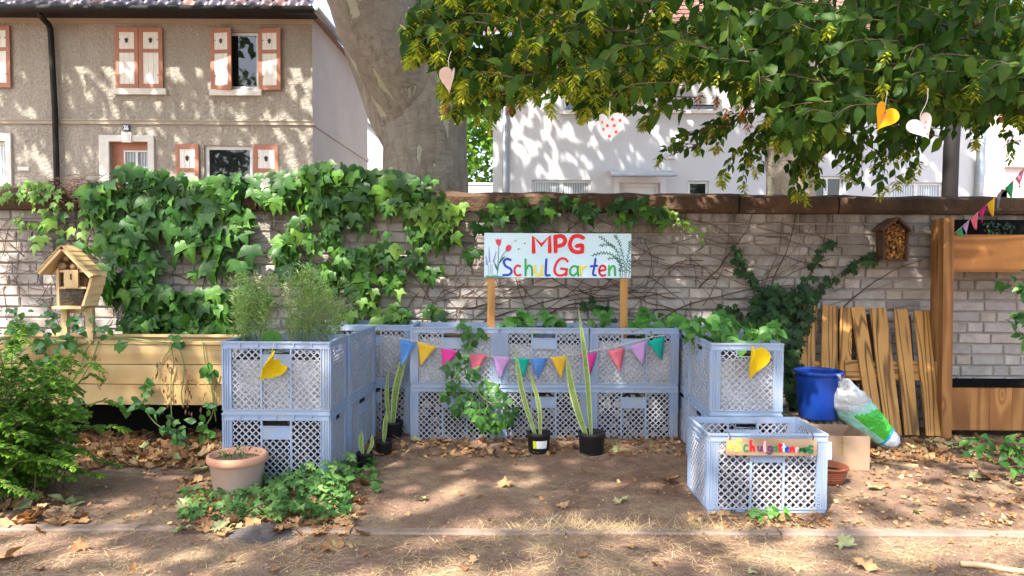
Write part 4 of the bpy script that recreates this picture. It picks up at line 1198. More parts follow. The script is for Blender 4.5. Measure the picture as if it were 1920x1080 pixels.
# ------------------------------------------------------------------ crates
CW, CD, CH = .60, .40, .405
def lattice(m, x0, x1, z0, z1, y, pitch=.0385, w=.0062, t=.006, mi=0, skip=None):
    """diagonal bars clipped to a rectangle; x along the side, z up"""
    for sgn in (1, -1):
        c0 = (z0 - x1) if sgn > 0 else (z0 + x0)
        c1 = (z1 - x0) if sgn > 0 else (z1 + x1)
        c = math.floor(c0 / pitch) * pitch
        while c < c1:
            pts = []
            for xx in (x0, x1):
                zz = sgn * xx + c
                if z0 <= zz <= z1: pts.append((xx, zz))
            for zz in (z0, z1):
                xx = (zz - c) * sgn
                if x0 < xx < x1: pts.append((xx, zz))
            if len(pts) >= 2:
                (a, b_), (d, e) = pts[0], pts[1]
                if math.hypot(a - d, b_ - e) > .008:
                    m.bar((a, y + (.0007 if sgn > 0 else 0), b_), (d, y + (.0007 if sgn > 0 else 0), e), w, t, (0, 1, 0), mi)
            c += pitch
def build_crate_meshes():
    out = {}
    hw_, hd_ = CW / 2, CD / 2
    pw = .052
    def ring(m, z0, z1, o, i_):
        m.b(-hw_ - o, hw_ + o, -hd_ - o, -hd_ + i_, z0, z1); m.b(-hw_ - o, hw_ + o, hd_ - i_, hd_ + o, z0, z1)
        m.b(-hw_ - o, -hw_ + i_, -hd_ + i_, hd_ - i_, z0, z1); m.b(hw_ - i_, hw_ + o, -hd_ + i_, hd_ - i_, z0, z1)
    f = MB()
    f.b(-hw_ + .004, hw_ - .004, -hd_ + .004, hd_ - .004, .004, .012)
    ring(f, 0, .022, 0, .008); ring(f, .018, .024, .005, .002)
    out['base'] = f
    r_ = MB()
    ring(r_, CH - .034, CH, 0, .008); ring(r_, CH - .010, CH - .001, .006, .002); ring(r_, CH - .040, CH - .033, .005, .002)
    for s_ in (-1, 1):
        for i_ in range(7):
            xx = -hw_ + CW * i_ / 6
            r_.b(max(-hw_, xx - .003), min(hw_, xx + .003), s_ * (hd_ + .004) - .003, s_ * (hd_ + .004) + .0015, CH - .034, CH - .009)
        for i_ in range(5):
            yy = -hd_ + CD * i_ / 4
            r_.b(s_ * (hw_ + .004) - .0015, s_ * (hw_ + .004) + .0015, max(-hd_, yy - .003), min(hd_, yy + .003), CH - .034, CH - .009)
    out['rim'] = r_
    c_ = MB()      # one corner post (front left), mirrored for the others
    c_.b(0, pw, 0, .006, .022, CH - .034); c_.b(0, .006, .006, pw, .022, CH - .034)
    for q in (.004, .017, .030, pw - .004):
        c_.b(q - .0025, q + .0025, -.006, -.0002, .022, CH - .04); c_.b(-.006, -.0002, q - .0025, q + .0025, .022, CH - .04)
    for q in range(5):
        c_.b(.0325, pw - .0065, -.0045, -.0003, .03 + q * .017, .033 + q * .017)
    out['corner'] = c_
    lp = MB()
    x0, x1 = -hw_ + pw, hw_ - pw
    rb = .083
    lattice(lp, x0, -rb, .022, CH - .034, 0); lattice(lp, rb, x1, .022, CH - .034, 0)
    lattice(lp, -rb, rb, .022, CH - .148, 0)
    out['long'] = lp
    sp_ = MB()
    lattice(sp_, -hd_ + pw, -.055, .022, CH - .034, 0); lattice(sp_, .055, hd_ - pw, .022, CH - .034, 0); lattice(sp_, -.055, .055, .022, CH - .075, 0)
    out['short'] = sp_
    hp = MB()
    hp.b(-rb + .005, rb - .005, -.003, .004, CH - .148, CH - .072)
    hp.b(-rb + .005, rb - .005, -.007, -.0032, CH - .078, CH - .072)
    for i_ in range(4):
        cx_ = -rb + .005 + (i_ + .5) * (2 * rb - .01) / 4
        hp.b(cx_ - .0025, cx_ + .0025, -.003, .003, CH - .160, CH - .1485)
    out['handle'] = hp
    rib = MB().b(-.005, .005, -.006, .006, .022, CH - .034)
    out['rib'] = rib
    sh = MB()
    sh.b(-.058, .058, -.007, .003, CH - .080, CH - .074); sh.b(-.061, -.055, -.006, .003, CH - .074, CH - .036); sh.b(.055, .061, -.006, .003, CH - .074, CH - .036)
    out['slot'] = sh
    return out
_cm = build_crate_meshes()
def me_of(name, mb, mat):
    o = mb.build(name, mat, None, world=False); me = o.data; bpy.data.objects.remove(o); return me
CP, CL = MAT['crate_plastic'], MAT['crate_lattice']
CME = {'base': me_of('base', _cm['base'], CP), 'rim': me_of('rim', _cm['rim'], CP), 'corner': me_of('corner_post', _cm['corner'], CP), 'long': me_of('lattice_panel', _cm['long'], CL), 'short': me_of('lattice_panel', _cm['short'], CL), 'handle': me_of('handle_plate', _cm['handle'], CP), 'rib': me_of('rib', _cm['rib'], CP), 'slot': me_of('handle_slot', _cm['slot'], CP)}
def fill_mesh(top, mat, seed, lump=.012):
    """the packed filling, lumpy sides and top"""
    hw_, hd_ = CW / 2 - .018, CD / 2 - .018
    m = MB()
    nx_, ny_, nz_ = 22, 14, 12
    def side(fn_, na, nb):
        vv_ = []
        for a in range(na + 1):
            for b_ in range(nb + 1): vv_.append(fn_(a / na, b_ / nb))
        m.add(vv_, [(a * (nb + 1) + b_, (a + 1) * (nb + 1) + b_, (a + 1) * (nb + 1) + b_ + 1, a * (nb + 1) + b_ + 1) for a in range(na) for b_ in range(nb)], 0, 0, True)
    def dn(p, n_):
        q = lump * (mnoise.noise(Vector(p) * 9 + Vector((seed * 7, 0, 0))) * .8 + .5 * mnoise.noise(Vector(p) * 24 + Vector((0, seed * 3, 0))) - .5)
        return (p[0] + n_[0] * q, p[1] + n_[1] * q, p[2] + n_[2] * q)
    side(lambda u, v_: dn((-hw_ + 2 * hw_ * u, -hd_, .014 + (top - .014) * v_), (0, -1, 0)), nx_, nz_)
    side(lambda u, v_: dn((hw_ - 2 * hw_ * u, hd_, .014 + (top - .014) * v_), (0, 1, 0)), nx_, nz_)
    side(lambda u, v_: dn((-hw_, hd_ - 2 * hd_ * u, .014 + (top - .014) * v_), (-1, 0, 0)), ny_, nz_)
    side(lambda u, v_: dn((hw_, -hd_ + 2 * hd_ * u, .014 + (top - .014) * v_), (1, 0, 0)), ny_, nz_)
    k_ = len(m.f)
    side(lambda u, v_: dn((-hw_ + 2 * hw_ * u, -hd_ + 2 * hd_ * v_, top + .01), (0, 0, 2)), nx_, ny_)
    for i_ in range(k_, len(m.f)): m.m[i_] = 1
    return m
def crate(label, x, y, z, rz, fillk, top, seed):
    r_ = thing('plastic_crate', label, 'crate', (x, y, z), rz, 'grey blue lattice crates forming the planting bed')
    hw_, hd_ = CW / 2, CD / 2
    ref('base', CME['base'], r_); ref('rim', CME['rim'], r_)
    for sx in (-1, 1):
        for sy in (-1, 1):
            ref('corner_post', CME['corner'], r_, Matrix.Translation((sx * hw_, sy * hd_, 0)) @ Matrix.Diagonal((-sx, -sy, 1, 1)))
    for sy in (-1, 1):
        M_ = Matrix.Translation((0, sy * (hd_ - .004), 0)) @ Matrix.Diagonal((1, -sy, 1, 1))
        ref('lattice_panel', CME['long'], r_, M_); ref('handle_plate', CME['handle'], r_, M_)
        for q in (-.083, .083): ref('rib', CME['rib'], r_, M_ @ Matrix.Translation((q, 0, 0)))
    for sx in (-1, 1):
        M_ = Matrix.Translation((sx * (hw_ - .004), 0, 0)) @ Matrix.Rotation(R(90) * sx, 4, 'Z')
        ref('lattice_panel', CME['short'], r_, M_); ref('handle_slot', CME['slot'], r_, M_)
    fill_mesh(top, fillk, seed).build('filling', [MAT[fillk], MAT['soil'] if fillk != 'stones' else MAT['stones']], r_, world=False)
    return r_
xA = -1.318
crate('lower crate of the front left stack, behind the terracotta pot', xA, 4.36, 0, R(-.6), 'compost', .375, 1)
crate('upper crate of the front left stack with the yellow foam heart', xA, 4.36, CH, R(-.3), 'fleece', .30, 2)
crate('lower crate turned sideways behind the front left stack', -1.176, 4.885, 0, R(85), 'compost', .375, 3)
crate('upper crate turned sideways behind the front left stack', -1.176, 4.885, CH, R(85.5), 'fleece', .30, 4)
crate('lower crate in the rear left corner behind the variegated pots', -1.005, 5.44, .0, R(.3), 'rubble', .375, 5)
crate('upper crate in the rear left corner under the blue flag', -1.005, 5.44, CH, R(.3), 'fleece', .33, 6)
crate('lower rear crate behind the hanging potato plant', -.39, 5.29, .0, R(.2), 'rubble', .375, 7)
crate('upper rear crate holding the left post of the painted sign', -.39, 5.29, CH, R(0), 'fleece', .33, 8)
crate('lower rear crate behind the pot with the yellow label', .222, 5.29, .0, R(-.3), 'rubble', .375, 9)
crate('upper rear crate in the middle below the painted sign', .222, 5.29, CH, R(0), 'fleece', .29, 10)
crate('lower rear crate at the right end of the back row', .838, 5.29, .0, R(.2), 'rubble', .375, 11)
crate('upper rear crate holding the right post of the painted sign', .838, 5.29, CH, R(.4), 'fleece', .31, 12)
crate('lower sideways crate in the rear right corner', 1.372, 5.12, 0, R(90.5), 'compost', .375, 13)
crate('upper sideways crate in the rear right corner with strawberry leaves', 1.372, 5.12, CH, R(90.5), 'fleece', .32, 14)
crate('lower crate of the front right stack behind the single crate', 1.335, 4.50, 0, R(89), 'compost', .375, 15)
crate('upper crate of the front right stack with the curled yellow heart', 1.335, 4.50, CH, R(89), 'fleece', .31, 16)
crate('single low crate in front at the right with the small wooden name board', 1.293, 3.935, 0, R(.6), 'stones', .235, 17)

# ------------------------------------------------------------------ painted sign
SY = 5.16
s0, s1 = P(908, 479, SY), P(1183, 479, SY)
sz1, sz0 = P(1045, 437.5, SY).z, P(1045, 520.5, SY).z
sign = thing('painted_sign', 'pale blue board reading MPG Schul Garten with painted tulips and twigs', 'sign', ((s0.x + s1.x) / 2, SY, .6))
MB().b(s0.x, s1.x, SY - .008, SY + .008, sz0, sz1).build('board', MAT['sign_board'], sign)
for px0, px1 in ((914, 928), (1162, 1176)):
    a, b_ = P(px0, 560, SY + .03), P(px1, 560, SY + .03)
    mm = MB().b(-(b_.x - a.x) / 2, (b_.x - a.x) / 2, -.012, .012, 0, sz0 + .12 - .62)
    o = mm.build('post', MAT['sign_post_wood'], sign, world=False)
    o.location = Vector(((a.x + b_.x) / 2, SY + .021, .62)) - root_loc(sign)
fs = lambda u, v_: (s0.x + (s1.x - s0.x) * (u - 143) / 1342, sz0 + (sz1 - sz0) * (490 - v_) / 402)
yb = SY - .0085
U = (s1.x - s0.x) / 1342
def letter(c, w, *pl, smooth=True): return strokes(sign, list(pl), w * U, yb, c, fs, 'letter', smooth=smooth)
letter('paint_red', 36, [(594, 258), (590, 120), (665, 196), (738, 116), (741, 254)], smooth=False)
letter('paint_red', 36, [(795, 252), (790, 118)], [(792, 122), (845, 112), (880, 145), (862, 190), (800, 208)])
letter('paint_red', 36, [(1045, 128), (1000, 110), (950, 125), (924, 185), (945, 240), (990, 258), (1036, 252)], [(1037, 252), (1036, 196), (988, 202)])
letter('paint_blue', 21, [(382, 330), (348, 322), (322, 348), (338, 386), (382, 412), (394, 442), (368, 466), (318, 470)])
letter('paint_red', 19, [(472, 388), (442, 382), (422, 412), (424, 450), (446, 472), (476, 466)])
letter('paint_green', 19, [(520, 326), (521, 470)], [(522, 425), (546, 384), (570, 388), (580, 420), (581, 470)])
letter('paint_yellow', 20, [(608, 382), (606, 438), (626, 468), (654, 462), (668, 425)], [(672, 384), (668, 430), (676, 468)])
letter('paint_blue', 21, [(711, 325), (707, 400), (708, 466), (742, 468)])
letter('paint_red', 22, [(904, 342), (880, 318), (834, 322), (798, 370), (786, 430), (812, 466), (858, 468), (894, 448)], [(900, 414), (846, 408)], [(897, 414), (893, 468)])
letter('paint_green', 19, [(998, 396), (962, 384), (932, 412), (932, 452), (960, 470), (992, 446)], [(1000, 388), (998, 430), (1004, 470)])
letter('paint_yellow', 19, [(1022, 384), (1030, 466)], [(1030, 422), (1050, 394), (1078, 388)])
letter('paint_blue', 20, [(1160, 318), (1148, 400), (1138, 456), (1162, 468)], [(1118, 386), (1174, 380)])
letter('paint_red', 20, [(1200, 426), (1248, 415), (1244, 386), (1216, 380), (1196, 410), (1200, 452), (1224, 472), (1250, 464)])
letter('paint_green', 19, [(1282, 380), (1286, 466)], [(1287, 424), (1310, 385), (1334, 394), (1341, 466)])
def blob(mat, pts, name, dy=.0):
    q = [fs(*p) for p in pts]
    return MB().poly([(x_, yb - dy, z_) for x_, z_ in q], .002, (0, -1, 0)).build(name, MAT[mat], sign)
blob('paint_tulip', [(246, 140), (256, 152), (270, 138), (282, 152), (296, 140), (297, 172), (288, 198), (272, 206), (256, 190), (247, 165)], 'tulip')
blob('paint_tulip', [(345, 205), (362, 194), (385, 198), (392, 220), (384, 245), (362, 256), (342, 252), (336, 238)], 'tulip')
strokes(sign, [[(276, 205), (272, 300), (266, 400), (262, 466)], [(342, 252), (310, 290), (280, 360), (264, 440)]], 5 * U, yb, 'paint_leaf', fs, 'painted_stem')
blob('paint_leaf', [(340, 296), (322, 318), (300, 345), (276, 372), (284, 345), (305, 312)], 'painted_leaf', .0004)
blob('paint_leaf', [(232, 345), (258, 385), (268, 420), (264, 440), (245, 400), (236, 370)], 'painted_leaf', .0004)
lav = MB(); lvs = MB()
for sx, sy0, sy1, tip in ((192, 225, 350, -6), (168, 300, 375, -8), (228, 262, 350, 22)):
    n = 11
    for i_ in range(n):
        t = i_ / (n - 1)
        cx_ = sx + tip * (1 - t); cy = sy0 + (sy1 - sy0) * t
        for sg in (-1, 1):
            q = [fs(cx_ + sg * 1, cy - 7), fs(cx_ + sg * (4 + 7 * t), cy - 2), fs(cx_ + sg * 2, cy + 7)]
            lav.poly([(x_, yb, z_) for x_, z_ in (q if sg > 0 else q[::-1])], .002, (0, -1, 0))
for sx in (182, 200, 215):
    for i_ in range(8):
        cy = 375 + i_ * 12
        q = [fs(sx, cy), fs(sx + (7 if i_ % 2 else -7), cy + 4), fs(sx, cy + 9)]
        lvs.poly([(x_, yb, z_) for x_, z_ in q], .002, (0, -1, 0))
lav.build('lavender', MAT['paint_purple'], sign)
lvs.build('lavender_leaves', MAT['paint_leaf'], sign)
blob('paint_teal', [(152, 488), (156, 476), (180, 472), (205, 478), (230, 470), (262, 472), (300, 478), (330, 488)], 'painted_grass', .0008)
for bx_, by_ in ((425, 158), (514, 180), (460, 232)):
    bb = MB()
    for i_, (dx_, w_) in enumerate(((-7, 5), (0, 6), (7, 5))):
        ring_ = [fs(bx_ + dx_ + w_ * math.cos(a), by_ + w_ * 1.3 * math.sin(a)) for a in np.linspace(0, 6.283, 9)[:-1]]
        bb.poly([(x_, yb - i_ * .0003, z_) for x_, z_ in ring_], .0015, (0, -1, 0), mi=1 if i_ == 1 else 0)
    bb.build('painted_bee', [MAT['paint_yellow'], MAT['paint_black']], sign)
tws = [[(1430, 488), (1425, 380), (1400, 260), (1370, 160), (1330, 98)], [(1440, 488), (1450, 330), (1470, 220), (1472, 150)], [(1410, 488), (1395, 350), (1340, 230), (1270, 170), (1185, 105)], [(1380, 480), (1385, 380), (1350, 310), (1265, 318)], [(1400, 400), (1330, 290), (1230, 262), (1115, 288)], [(1360, 250), (1290, 190), (1190, 200)], [(1465, 488), (1470, 400), (1476, 320)], [(1395, 488), (1385, 440), (1375, 400)]]
strokes(sign, tws, 4 * U, yb, 'paint_leaf', fs, 'painted_twig', depth=.001)
pl_ = MB()
for tq in tws:
    c_ = cat_rom([Vector((a, 0, b_)) for a, b_ in tq], 8)
    Lc = sum((c_[i_ + 1] - c_[i_]).length for i_ in range(len(c_) - 1))
    nn_ = int(Lc / 15)
    for i_ in range(3, nn_):
        t = i_ / nn_ * (len(c_) - 1); p = c_[int(t)]; d = (c_[min(int(t) + 1, len(c_) - 1)] - c_[max(int(t) - 1, 0)]).normalized()
        sg = 1 if i_ % 2 else -1
        ax = (d * .8 + Vector((-d.z, 0, d.x)) * sg * .8).normalized(); wv_ = Vector((-ax.z, 0, ax.x)) * 5
        q = [p, p + ax * 11 + wv_, p + ax * 24, p + ax * 11 - wv_]
        q = [fs(a.x, a.z) for a in q]
        pl_.poly([(x_, yb - .0012, z_) for x_, z_ in q[::-1]], .001, (0, -1, 0))
pl_.build('painted_leaves', MAT['paint_leaf'], sign, kind='stuff')

# small board on the front crate
NY = 3.713
n0, n1 = P(1361, 836, NY), P(1531, 838, NY)
nz1, nz0 = P(1445, 822.5, NY).z, P(1445, 853.5, NY).z
nb_ = thing('name_board', 'small wooden plank with bright hand painted letters tied to the front crate', 'sign', ((n0.x + n1.x) / 2, NY, nz0))
mm = MB().box((0, 0, (nz1 - nz0) / 2), (n1.x - n0.x, .012, nz1 - nz0))
mm.build('plank', MAT['plank_wood'], nb_, world=False)
f2 = lambda u, v_: (n0.x + (n1.x - n0.x) * (u - 455) / 760, nz0 + (nz1 - nz0) * (425 - v_) / 140)
U2 = (n1.x - n0.x) / 760
def l2(c, w, *pl): return strokes(nb_, list(pl), w * U2, NY - .0065, c, f2, 'letter', .002)
l2('paint_yellow', 14, [(492, 318), (492, 378)], [(470, 340), (514, 358)], [(514, 336), (470, 362)])
l2('paint_yellow', 22, [(578, 300), (552, 296), (540, 325), (562, 350), (568, 375), (535, 385)])
l2('paint_darkgreen', 17, [(634, 340), (612, 338), (604, 368), (618, 388), (640, 382)])
l2('paint_red', 21, [(658, 302), (660, 384)], [(662, 356), (682, 350), (688, 384)])
l2('paint_plum', 16, [(722, 348), (724, 378), (744, 382), (750, 350)], [(751, 348), (754, 384)])
l2('paint_pink', 18, [(776, 308), (774, 350), (778, 386)])
l2('paint_plum', 16, [(836, 352), (812, 350), (806, 376), (826, 384), (836, 362)], [(838, 352), (836, 398), (812, 408), (798, 400)])
l2('paint_darkgreen', 16, [(876, 352), (854, 352), (850, 378), (868, 386), (878, 366)], [(879, 350), (882, 386)])
l2('paint_red', 20, [(898, 330), (900, 386)], [(898, 330), (918, 336), (904, 358), (916, 384)])
l2('paint_cyan', 14, [(934, 324), (936, 386)], [(922, 350), (948, 348)])
l2('paint_blue', 15, [(956, 372), (976, 366), (968, 352), (954, 362), (956, 386), (976, 390)])
l2('paint_red', 19, [(992, 358), (994, 390)], [(996, 368), (1012, 356), (1022, 390)])
l2('paint_pink', 16, [(1040, 362), (1042, 390)], [(1040, 364), (1056, 362)])
l2('paint_darkgreen', 17, [(1068, 392), (1074, 362), (1086, 384), (1100, 360), (1104, 390)])
l2('paint_darkgreen', 16, [(1114, 398), (1116, 362), (1134, 362), (1132, 382), (1118, 384)])
l2('paint_darkgreen', 18, [(1176, 346), (1152, 346), (1146, 386), (1164, 402), (1178, 382), (1160, 374)])
for px_ in (1368, 1524):
    a = P(px_, 824, NY - .008); b_ = P(px_ - 1, 813, NY + .01)
    MB().tube(cat_rom([a, P(px_ + 1, 818, NY - .012), b_, P(px_ - 2, 812, NY + .05), P(px_, 818, NY + .052)], 4), .0022, 5).build('tie', MAT['black_cord'], nb_)

# ------------------------------------------------------------------ buntings
def bunting(name, label, cord_pts, flags, Yf, loc, cordmat='cord', sway=.012):
    r_ = thing(name, label, 'bunting', loc)
    MB().tube(cat_rom(cord_pts, 5), .0022, 5).build('cord', MAT[cordmat], r_)
    for (ax_, ay, bx_, by_, tx, ty, c, Y_) in flags:
        A, B, T = P(ax_, ay, Y_), P(bx_, by_, Y_), P(tx, ty, Y_ - .004)
        m = MB()
        n = 7
        vv_, ff_ = [], []
        for j in range(n + 1):
            t = j / n
            for i_ in range(5):
                u = i_ / 4
                p = A.lerp(B, u).lerp(T, t)
                p.y -= sway * math.sin(t * 2.6 + u * 2.2 + ax_) * t + .004 * math.sin(u * 6 + ay)
                vv_.append(p)
        for j in range(n):
            for i_ in range(4): ff_.append((j * 5 + i_, j * 5 + i_ + 1, (j + 1) * 5 + i_ + 1, (j + 1) * 5 + i_))
        m.add(vv_, ff_, 0, 0, True)
        hem = A.lerp(B, .5)
        o = m.build('flag', MAT['flag_' + c], r_)
        sd = o.modifiers.new('thick', 'SOLIDIFY'); sd.thickness = .0012
        tag(o, {'hotpink': 'hot pink'}.get(c, c) + ' felt flag')
    return r_
YB = 5.065
cp = [(748, 634), (780, 640), (822, 650), (870, 662), (918, 668), (965, 672), (1000, 672), (1040, 669), (1085, 663), (1132, 654), (1176, 644), (1212, 634), (1248, 628)]
fl = [(750, 635, 779, 643, 751, 690, 'blue'), (783, 641, 818, 650, 788, 686, 'yellow'), (827, 652, 861, 658, 830, 694, 'hotpink'), (879, 663, 914, 665, 889, 706, 'coral'), (924, 668, 957, 669, 937, 711, 'lilac'), (959, 671, 994, 671, 981, 707, 'teal'), (994, 672, 1028, 670, 1009, 712, 'blue'), (1032, 669, 1064, 668, 1052, 711, 'yellow'), (1087, 665, 1120, 661, 1107, 704, 'hotpink'), (1138, 658, 1172, 651, 1164, 698, 'coral'), (1180, 649, 1212, 640, 1205, 686, 'lilac'), (1213, 640, 1246, 630, 1242, 677, 'teal')]
bunting('bunting', 'bunting of twelve pastel felt triangles along the rear crates', [P(a, b_, YB) for a, b_ in cp], [(*q, YB) for q in fl], YB, (P(1000, 640, YB).x, YB, P(1000, 672, YB).z))
yb2 = lambda t: 5.30 - 1.3 * t
c2 = [(1784, 442), (1800, 428), (1826, 405), (1856, 380), (1880, 360), (1896, 345), (1920, 316), (1960, 270)]
ts_ = [0, .1, .2, .32, .45, .55, .75, 1]
f2_ = [(1791, 437, 1803, 425, 1808, 447, 'green', .05), (1804, 424, 1817, 412, 1813, 441, 'lilac', .13), (1819, 411, 1834, 397, 1829, 431, 'coral', .2), (1835, 396, 1850, 382, 1842, 418, 'magenta', .29), (1851, 382, 1867, 367, 1861, 406, 'yellow', .38), (1868, 366, 1880, 355, 1871, 390, 'grey', .46), (1884, 352, 1900, 338, 1897, 378, 'green', .56), (1903, 334, 1920, 315, 1911, 352, 'rose', .7)]
bunting('bunting', 'bunting of small pennants rising from the wooden post to the right edge', [P(a, b_, yb2(t)) for (a, b_), t in zip(c2, ts_)], [(*q[:7], yb2(q[7])) for q in f2_], 5, (P(1790, 440, 5.2).x, 5.2, P(1790, 440, 5.2).z))

# ------------------------------------------------------------------ hearts
def heart(name, label, px, py, Y, size, mat, rz=0.0, ry=0.0, fold=0.0, curl=0.0, deco=None, cord=None, rx=0.0):
    """size: height; fold bends both halves about the middle line, curl rolls it round that line"""
    c = P(px, py, Y)
    r_ = thing(name, label, 'heart decoration', c, 0)
    m = MB()
    outl = []
    for a in np.linspace(0, 2 * math.pi, 45)[:-1]:
        x_ = 16 * math.sin(a) ** 3; z_ = 13 * math.cos(a) - 5 * math.cos(2 * a) - 2 * math.cos(3 * a) - math.cos(4 * a)
        outl.append((x_ / 30, (z_ + 2.5) / 30))
    vv_ = []
    rot = Euler((rx, ry, rz)).to_matrix()
    def place(x_, z_, off):
        if curl:
            a = x_ * curl
            q = Vector(((math.sin(a) / curl), -(1 - math.cos(a)) / curl + off, z_))
        else:
            q = Vector((x_ * math.cos(fold), -abs(x_) * math.sin(fold) + off, z_))
        return rot @ (q * size)
    rings = 5
    for off in (-.012, .012):
        for k_ in range(rings):
            s_ = (k_ + 1) / rings
            for x_, z_ in outl: vv_.append(place(x_ * s_, z_ * s_ + .0, off))
    n = len(outl); ff_ = []
    for side in (0, 1):
        o_ = side * rings * n
        for k_ in range(rings - 1):
            for i_ in range(n):
                q = (o_ + k_ * n + i_, o_ + k_ * n + (i_ + 1) % n, o_ + (k_ + 1) * n + (i_ + 1) % n, o_ + (k_ + 1) * n + i_)
                ff_.append(q if side else q[::-1])
        cc = list(range(o_, o_ + n)); ff_.append(tuple(cc if side else cc[::-1]))
    for i_ in range(n):
        a, b_ = (rings - 1) * n + i_, (rings - 1) * n + (i_ + 1) % n
        ff_.append((a, b_, b_ + rings * n, a + rings * n))
    m.add(vv_, ff_, 0, 0, False)
    m.build('heart_body', MAT[mat], r_, world=False)
    for dm, pts, dn_ in (deco or []):
        q = [place(x_, z_, -.0165) for x_, z_ in pts]
        m2 = MB().add(q + [place(sum(p[0] for p in pts) / len(pts), sum(p[1] for p in pts) / len(pts), -.018)], [(i_, (i_ + 1) % len(pts), len(pts)) for i_ in range(len(pts))])
        m2.build(dn_, MAT[dm], r_, world=False)
    if cord:
        MB().tube(cat_rom([place(0, .26, 0), *[P(a, b_, Y) - c for a, b_ in cord]], 4), .0018, 5).build('cord', MAT['cord'], r_, world=False)
    return r_
circ = lambda x_, z_, r_, n=10: [(x_ + r_ * math.cos(a), z_ + r_ * math.sin(a)) for a in np.linspace(0, 6.283, n + 1)[:-1]]
heart('paper_heart', 'plain beige paper heart hanging in front of the plane trunk', 846, 152, 3.45, .122, 'foam_beige', R(-48), R(14), fold=.5, cord=[(842, 128), (841, 112), (846, 96)])
heart('paper_heart', 'white paper heart with red strawberries hanging before the white house', 1143, 240, 3.2, .125, 'foam_white', R(10), R(-6), curl=2.2, deco=[('dot_red', circ(x_, z_, .055), 'strawberry') for x_, z_ in ((-.3, .2), (.12, .28), (-.08, .08), (.16, .06), (-.26, -.04), (.2, -.16), (-.04, -.28), (.38, .2))], cord=[(1143, 212), (1144, 190)])
heart('paper_heart', 'orange paper heart with a carrot hanging in the hornbeam', 1654, 222, 3.45, .132, 'foam_orange', R(18), R(24), fold=.35, deco=[('carrot', [(-.1, .16), (.1, .16), (.07, -.05), (0, -.26), (-.07, -.05)], 'carrot'), ('paint_darkgreen', [(-.05, .17), (.05, .17), (.03, .25), (-.03, .25)], 'carrot_leaves')], cord=[(1660, 195), (1664, 172)])
heart('paper_heart', 'pale paper heart with pink blossoms hanging near the steel pole', 1732, 240, 3.45, .12, 'foam_pinkwhite', R(-50), R(-24), fold=.5, deco=[('dot_pink', circ(x_, z_, .06, 5), 'blossom') for x_, z_ in ((-.24, .16), (.05, -.02), (.2, .14), (.02, -.28), (-.12, -.08))], cord=[(1726, 215), (1738, 190), (1740, 165)])
heart('foam_heart', 'yellow foam heart folded over on the front left crate', 503, 690, 4.10, .18, 'foam_yellow', R(62), R(44), curl=2.6, cord=[(510, 660), (514, 640)])
heart('foam_heart', 'curled yellow foam heart on the front right crate', 1411, 681, 4.15, .195, 'foam_yellow', R(40), R(10), curl=2.3, deco=[('dot_pink', [(-.2, .05), (-.19, .05), (-.19, -.05), (-.2, -.05)], 'stitch')])

# ------------------------------------------------------------------ wooden planter at the left
PY = 4.95
plx0, plx1 = P(-70, 700, PY).x, -1.80
pt = thing('wooden_planter', 'raised pale wooden planter box of three boards at the left', 'planter', ((plx0 + plx1) / 2, PY, 0))
zb = [P(250, q, PY).z for q in (758, 720, 719, 683, 682, 645)]
for a, b_ in ((0, 1), (2, 3), (4, 5)):
    mm = MB().b(-(plx1 - plx0) / 2, (plx1 - plx0) / 2, -.012, .012, 0, zb[b_] - zb[a] - .002)
    for (yy) in (PY, PY + .46):
        o = mm.build('board', MAT['planter_wood'], pt, world=False)
        o.location = Vector(((plx0 + plx1) / 2, yy, zb[a])) - root_loc(pt)
MB().b(plx0 - .01, plx1 + .01, PY - .02, PY + .03, zb[5] + .001, zb[5] + .018).build('top_rail', MAT['planter_wood'], pt)
MB().b(plx0 - .01, plx1 + .01, PY + .43, PY + .48, zb[5] + .001, zb[5] + .018).build('top_rail', MAT['planter_wood'], pt)
for x_ in (plx0 + .012, plx1 - .012): MB().b(x_ - .012, x_ + .012, PY + .013, PY + .447, zb[0], zb[5]).build('end_board', MAT['planter_wood'], pt)
for x_ in (plx0 + .05, plx1 - .05):
    for y_ in (PY + .05, PY + .41): MB().b(x_ - .03, x_ + .03, y_ - .03, y_ + .03, -.02, zb[0] + .1).build('leg', MAT['dark_roof_wood'], pt)
MB().b(plx0 + .02, plx1 - .02, PY + .42, PY + .44, -.01, zb[0] - .004).build('shade_panel', MAT['black_foil_shade'], pt)  # black panel added to stand for the shade beneath the planter
MB().b(plx0 + .03, plx1 - .03, PY + .014, PY + .446, zb[0] + .01, zb[5] - .04).build('soil', MAT['soil'], pt)
for px_ in (204, 330): 
    q = P(px_, 748, PY); MB().lathe([(.0, -.003), (.006, -.002), (.006, .0)], (0, 0, 0), 10).build('screw', MAT['zinc'], pt, world=False).matrix_basis = Matrix.Translation(Vector((q.x, PY - .0125, q.z)) - root_loc(pt)) @ Matrix.Rotation(R(90), 4, 'X')

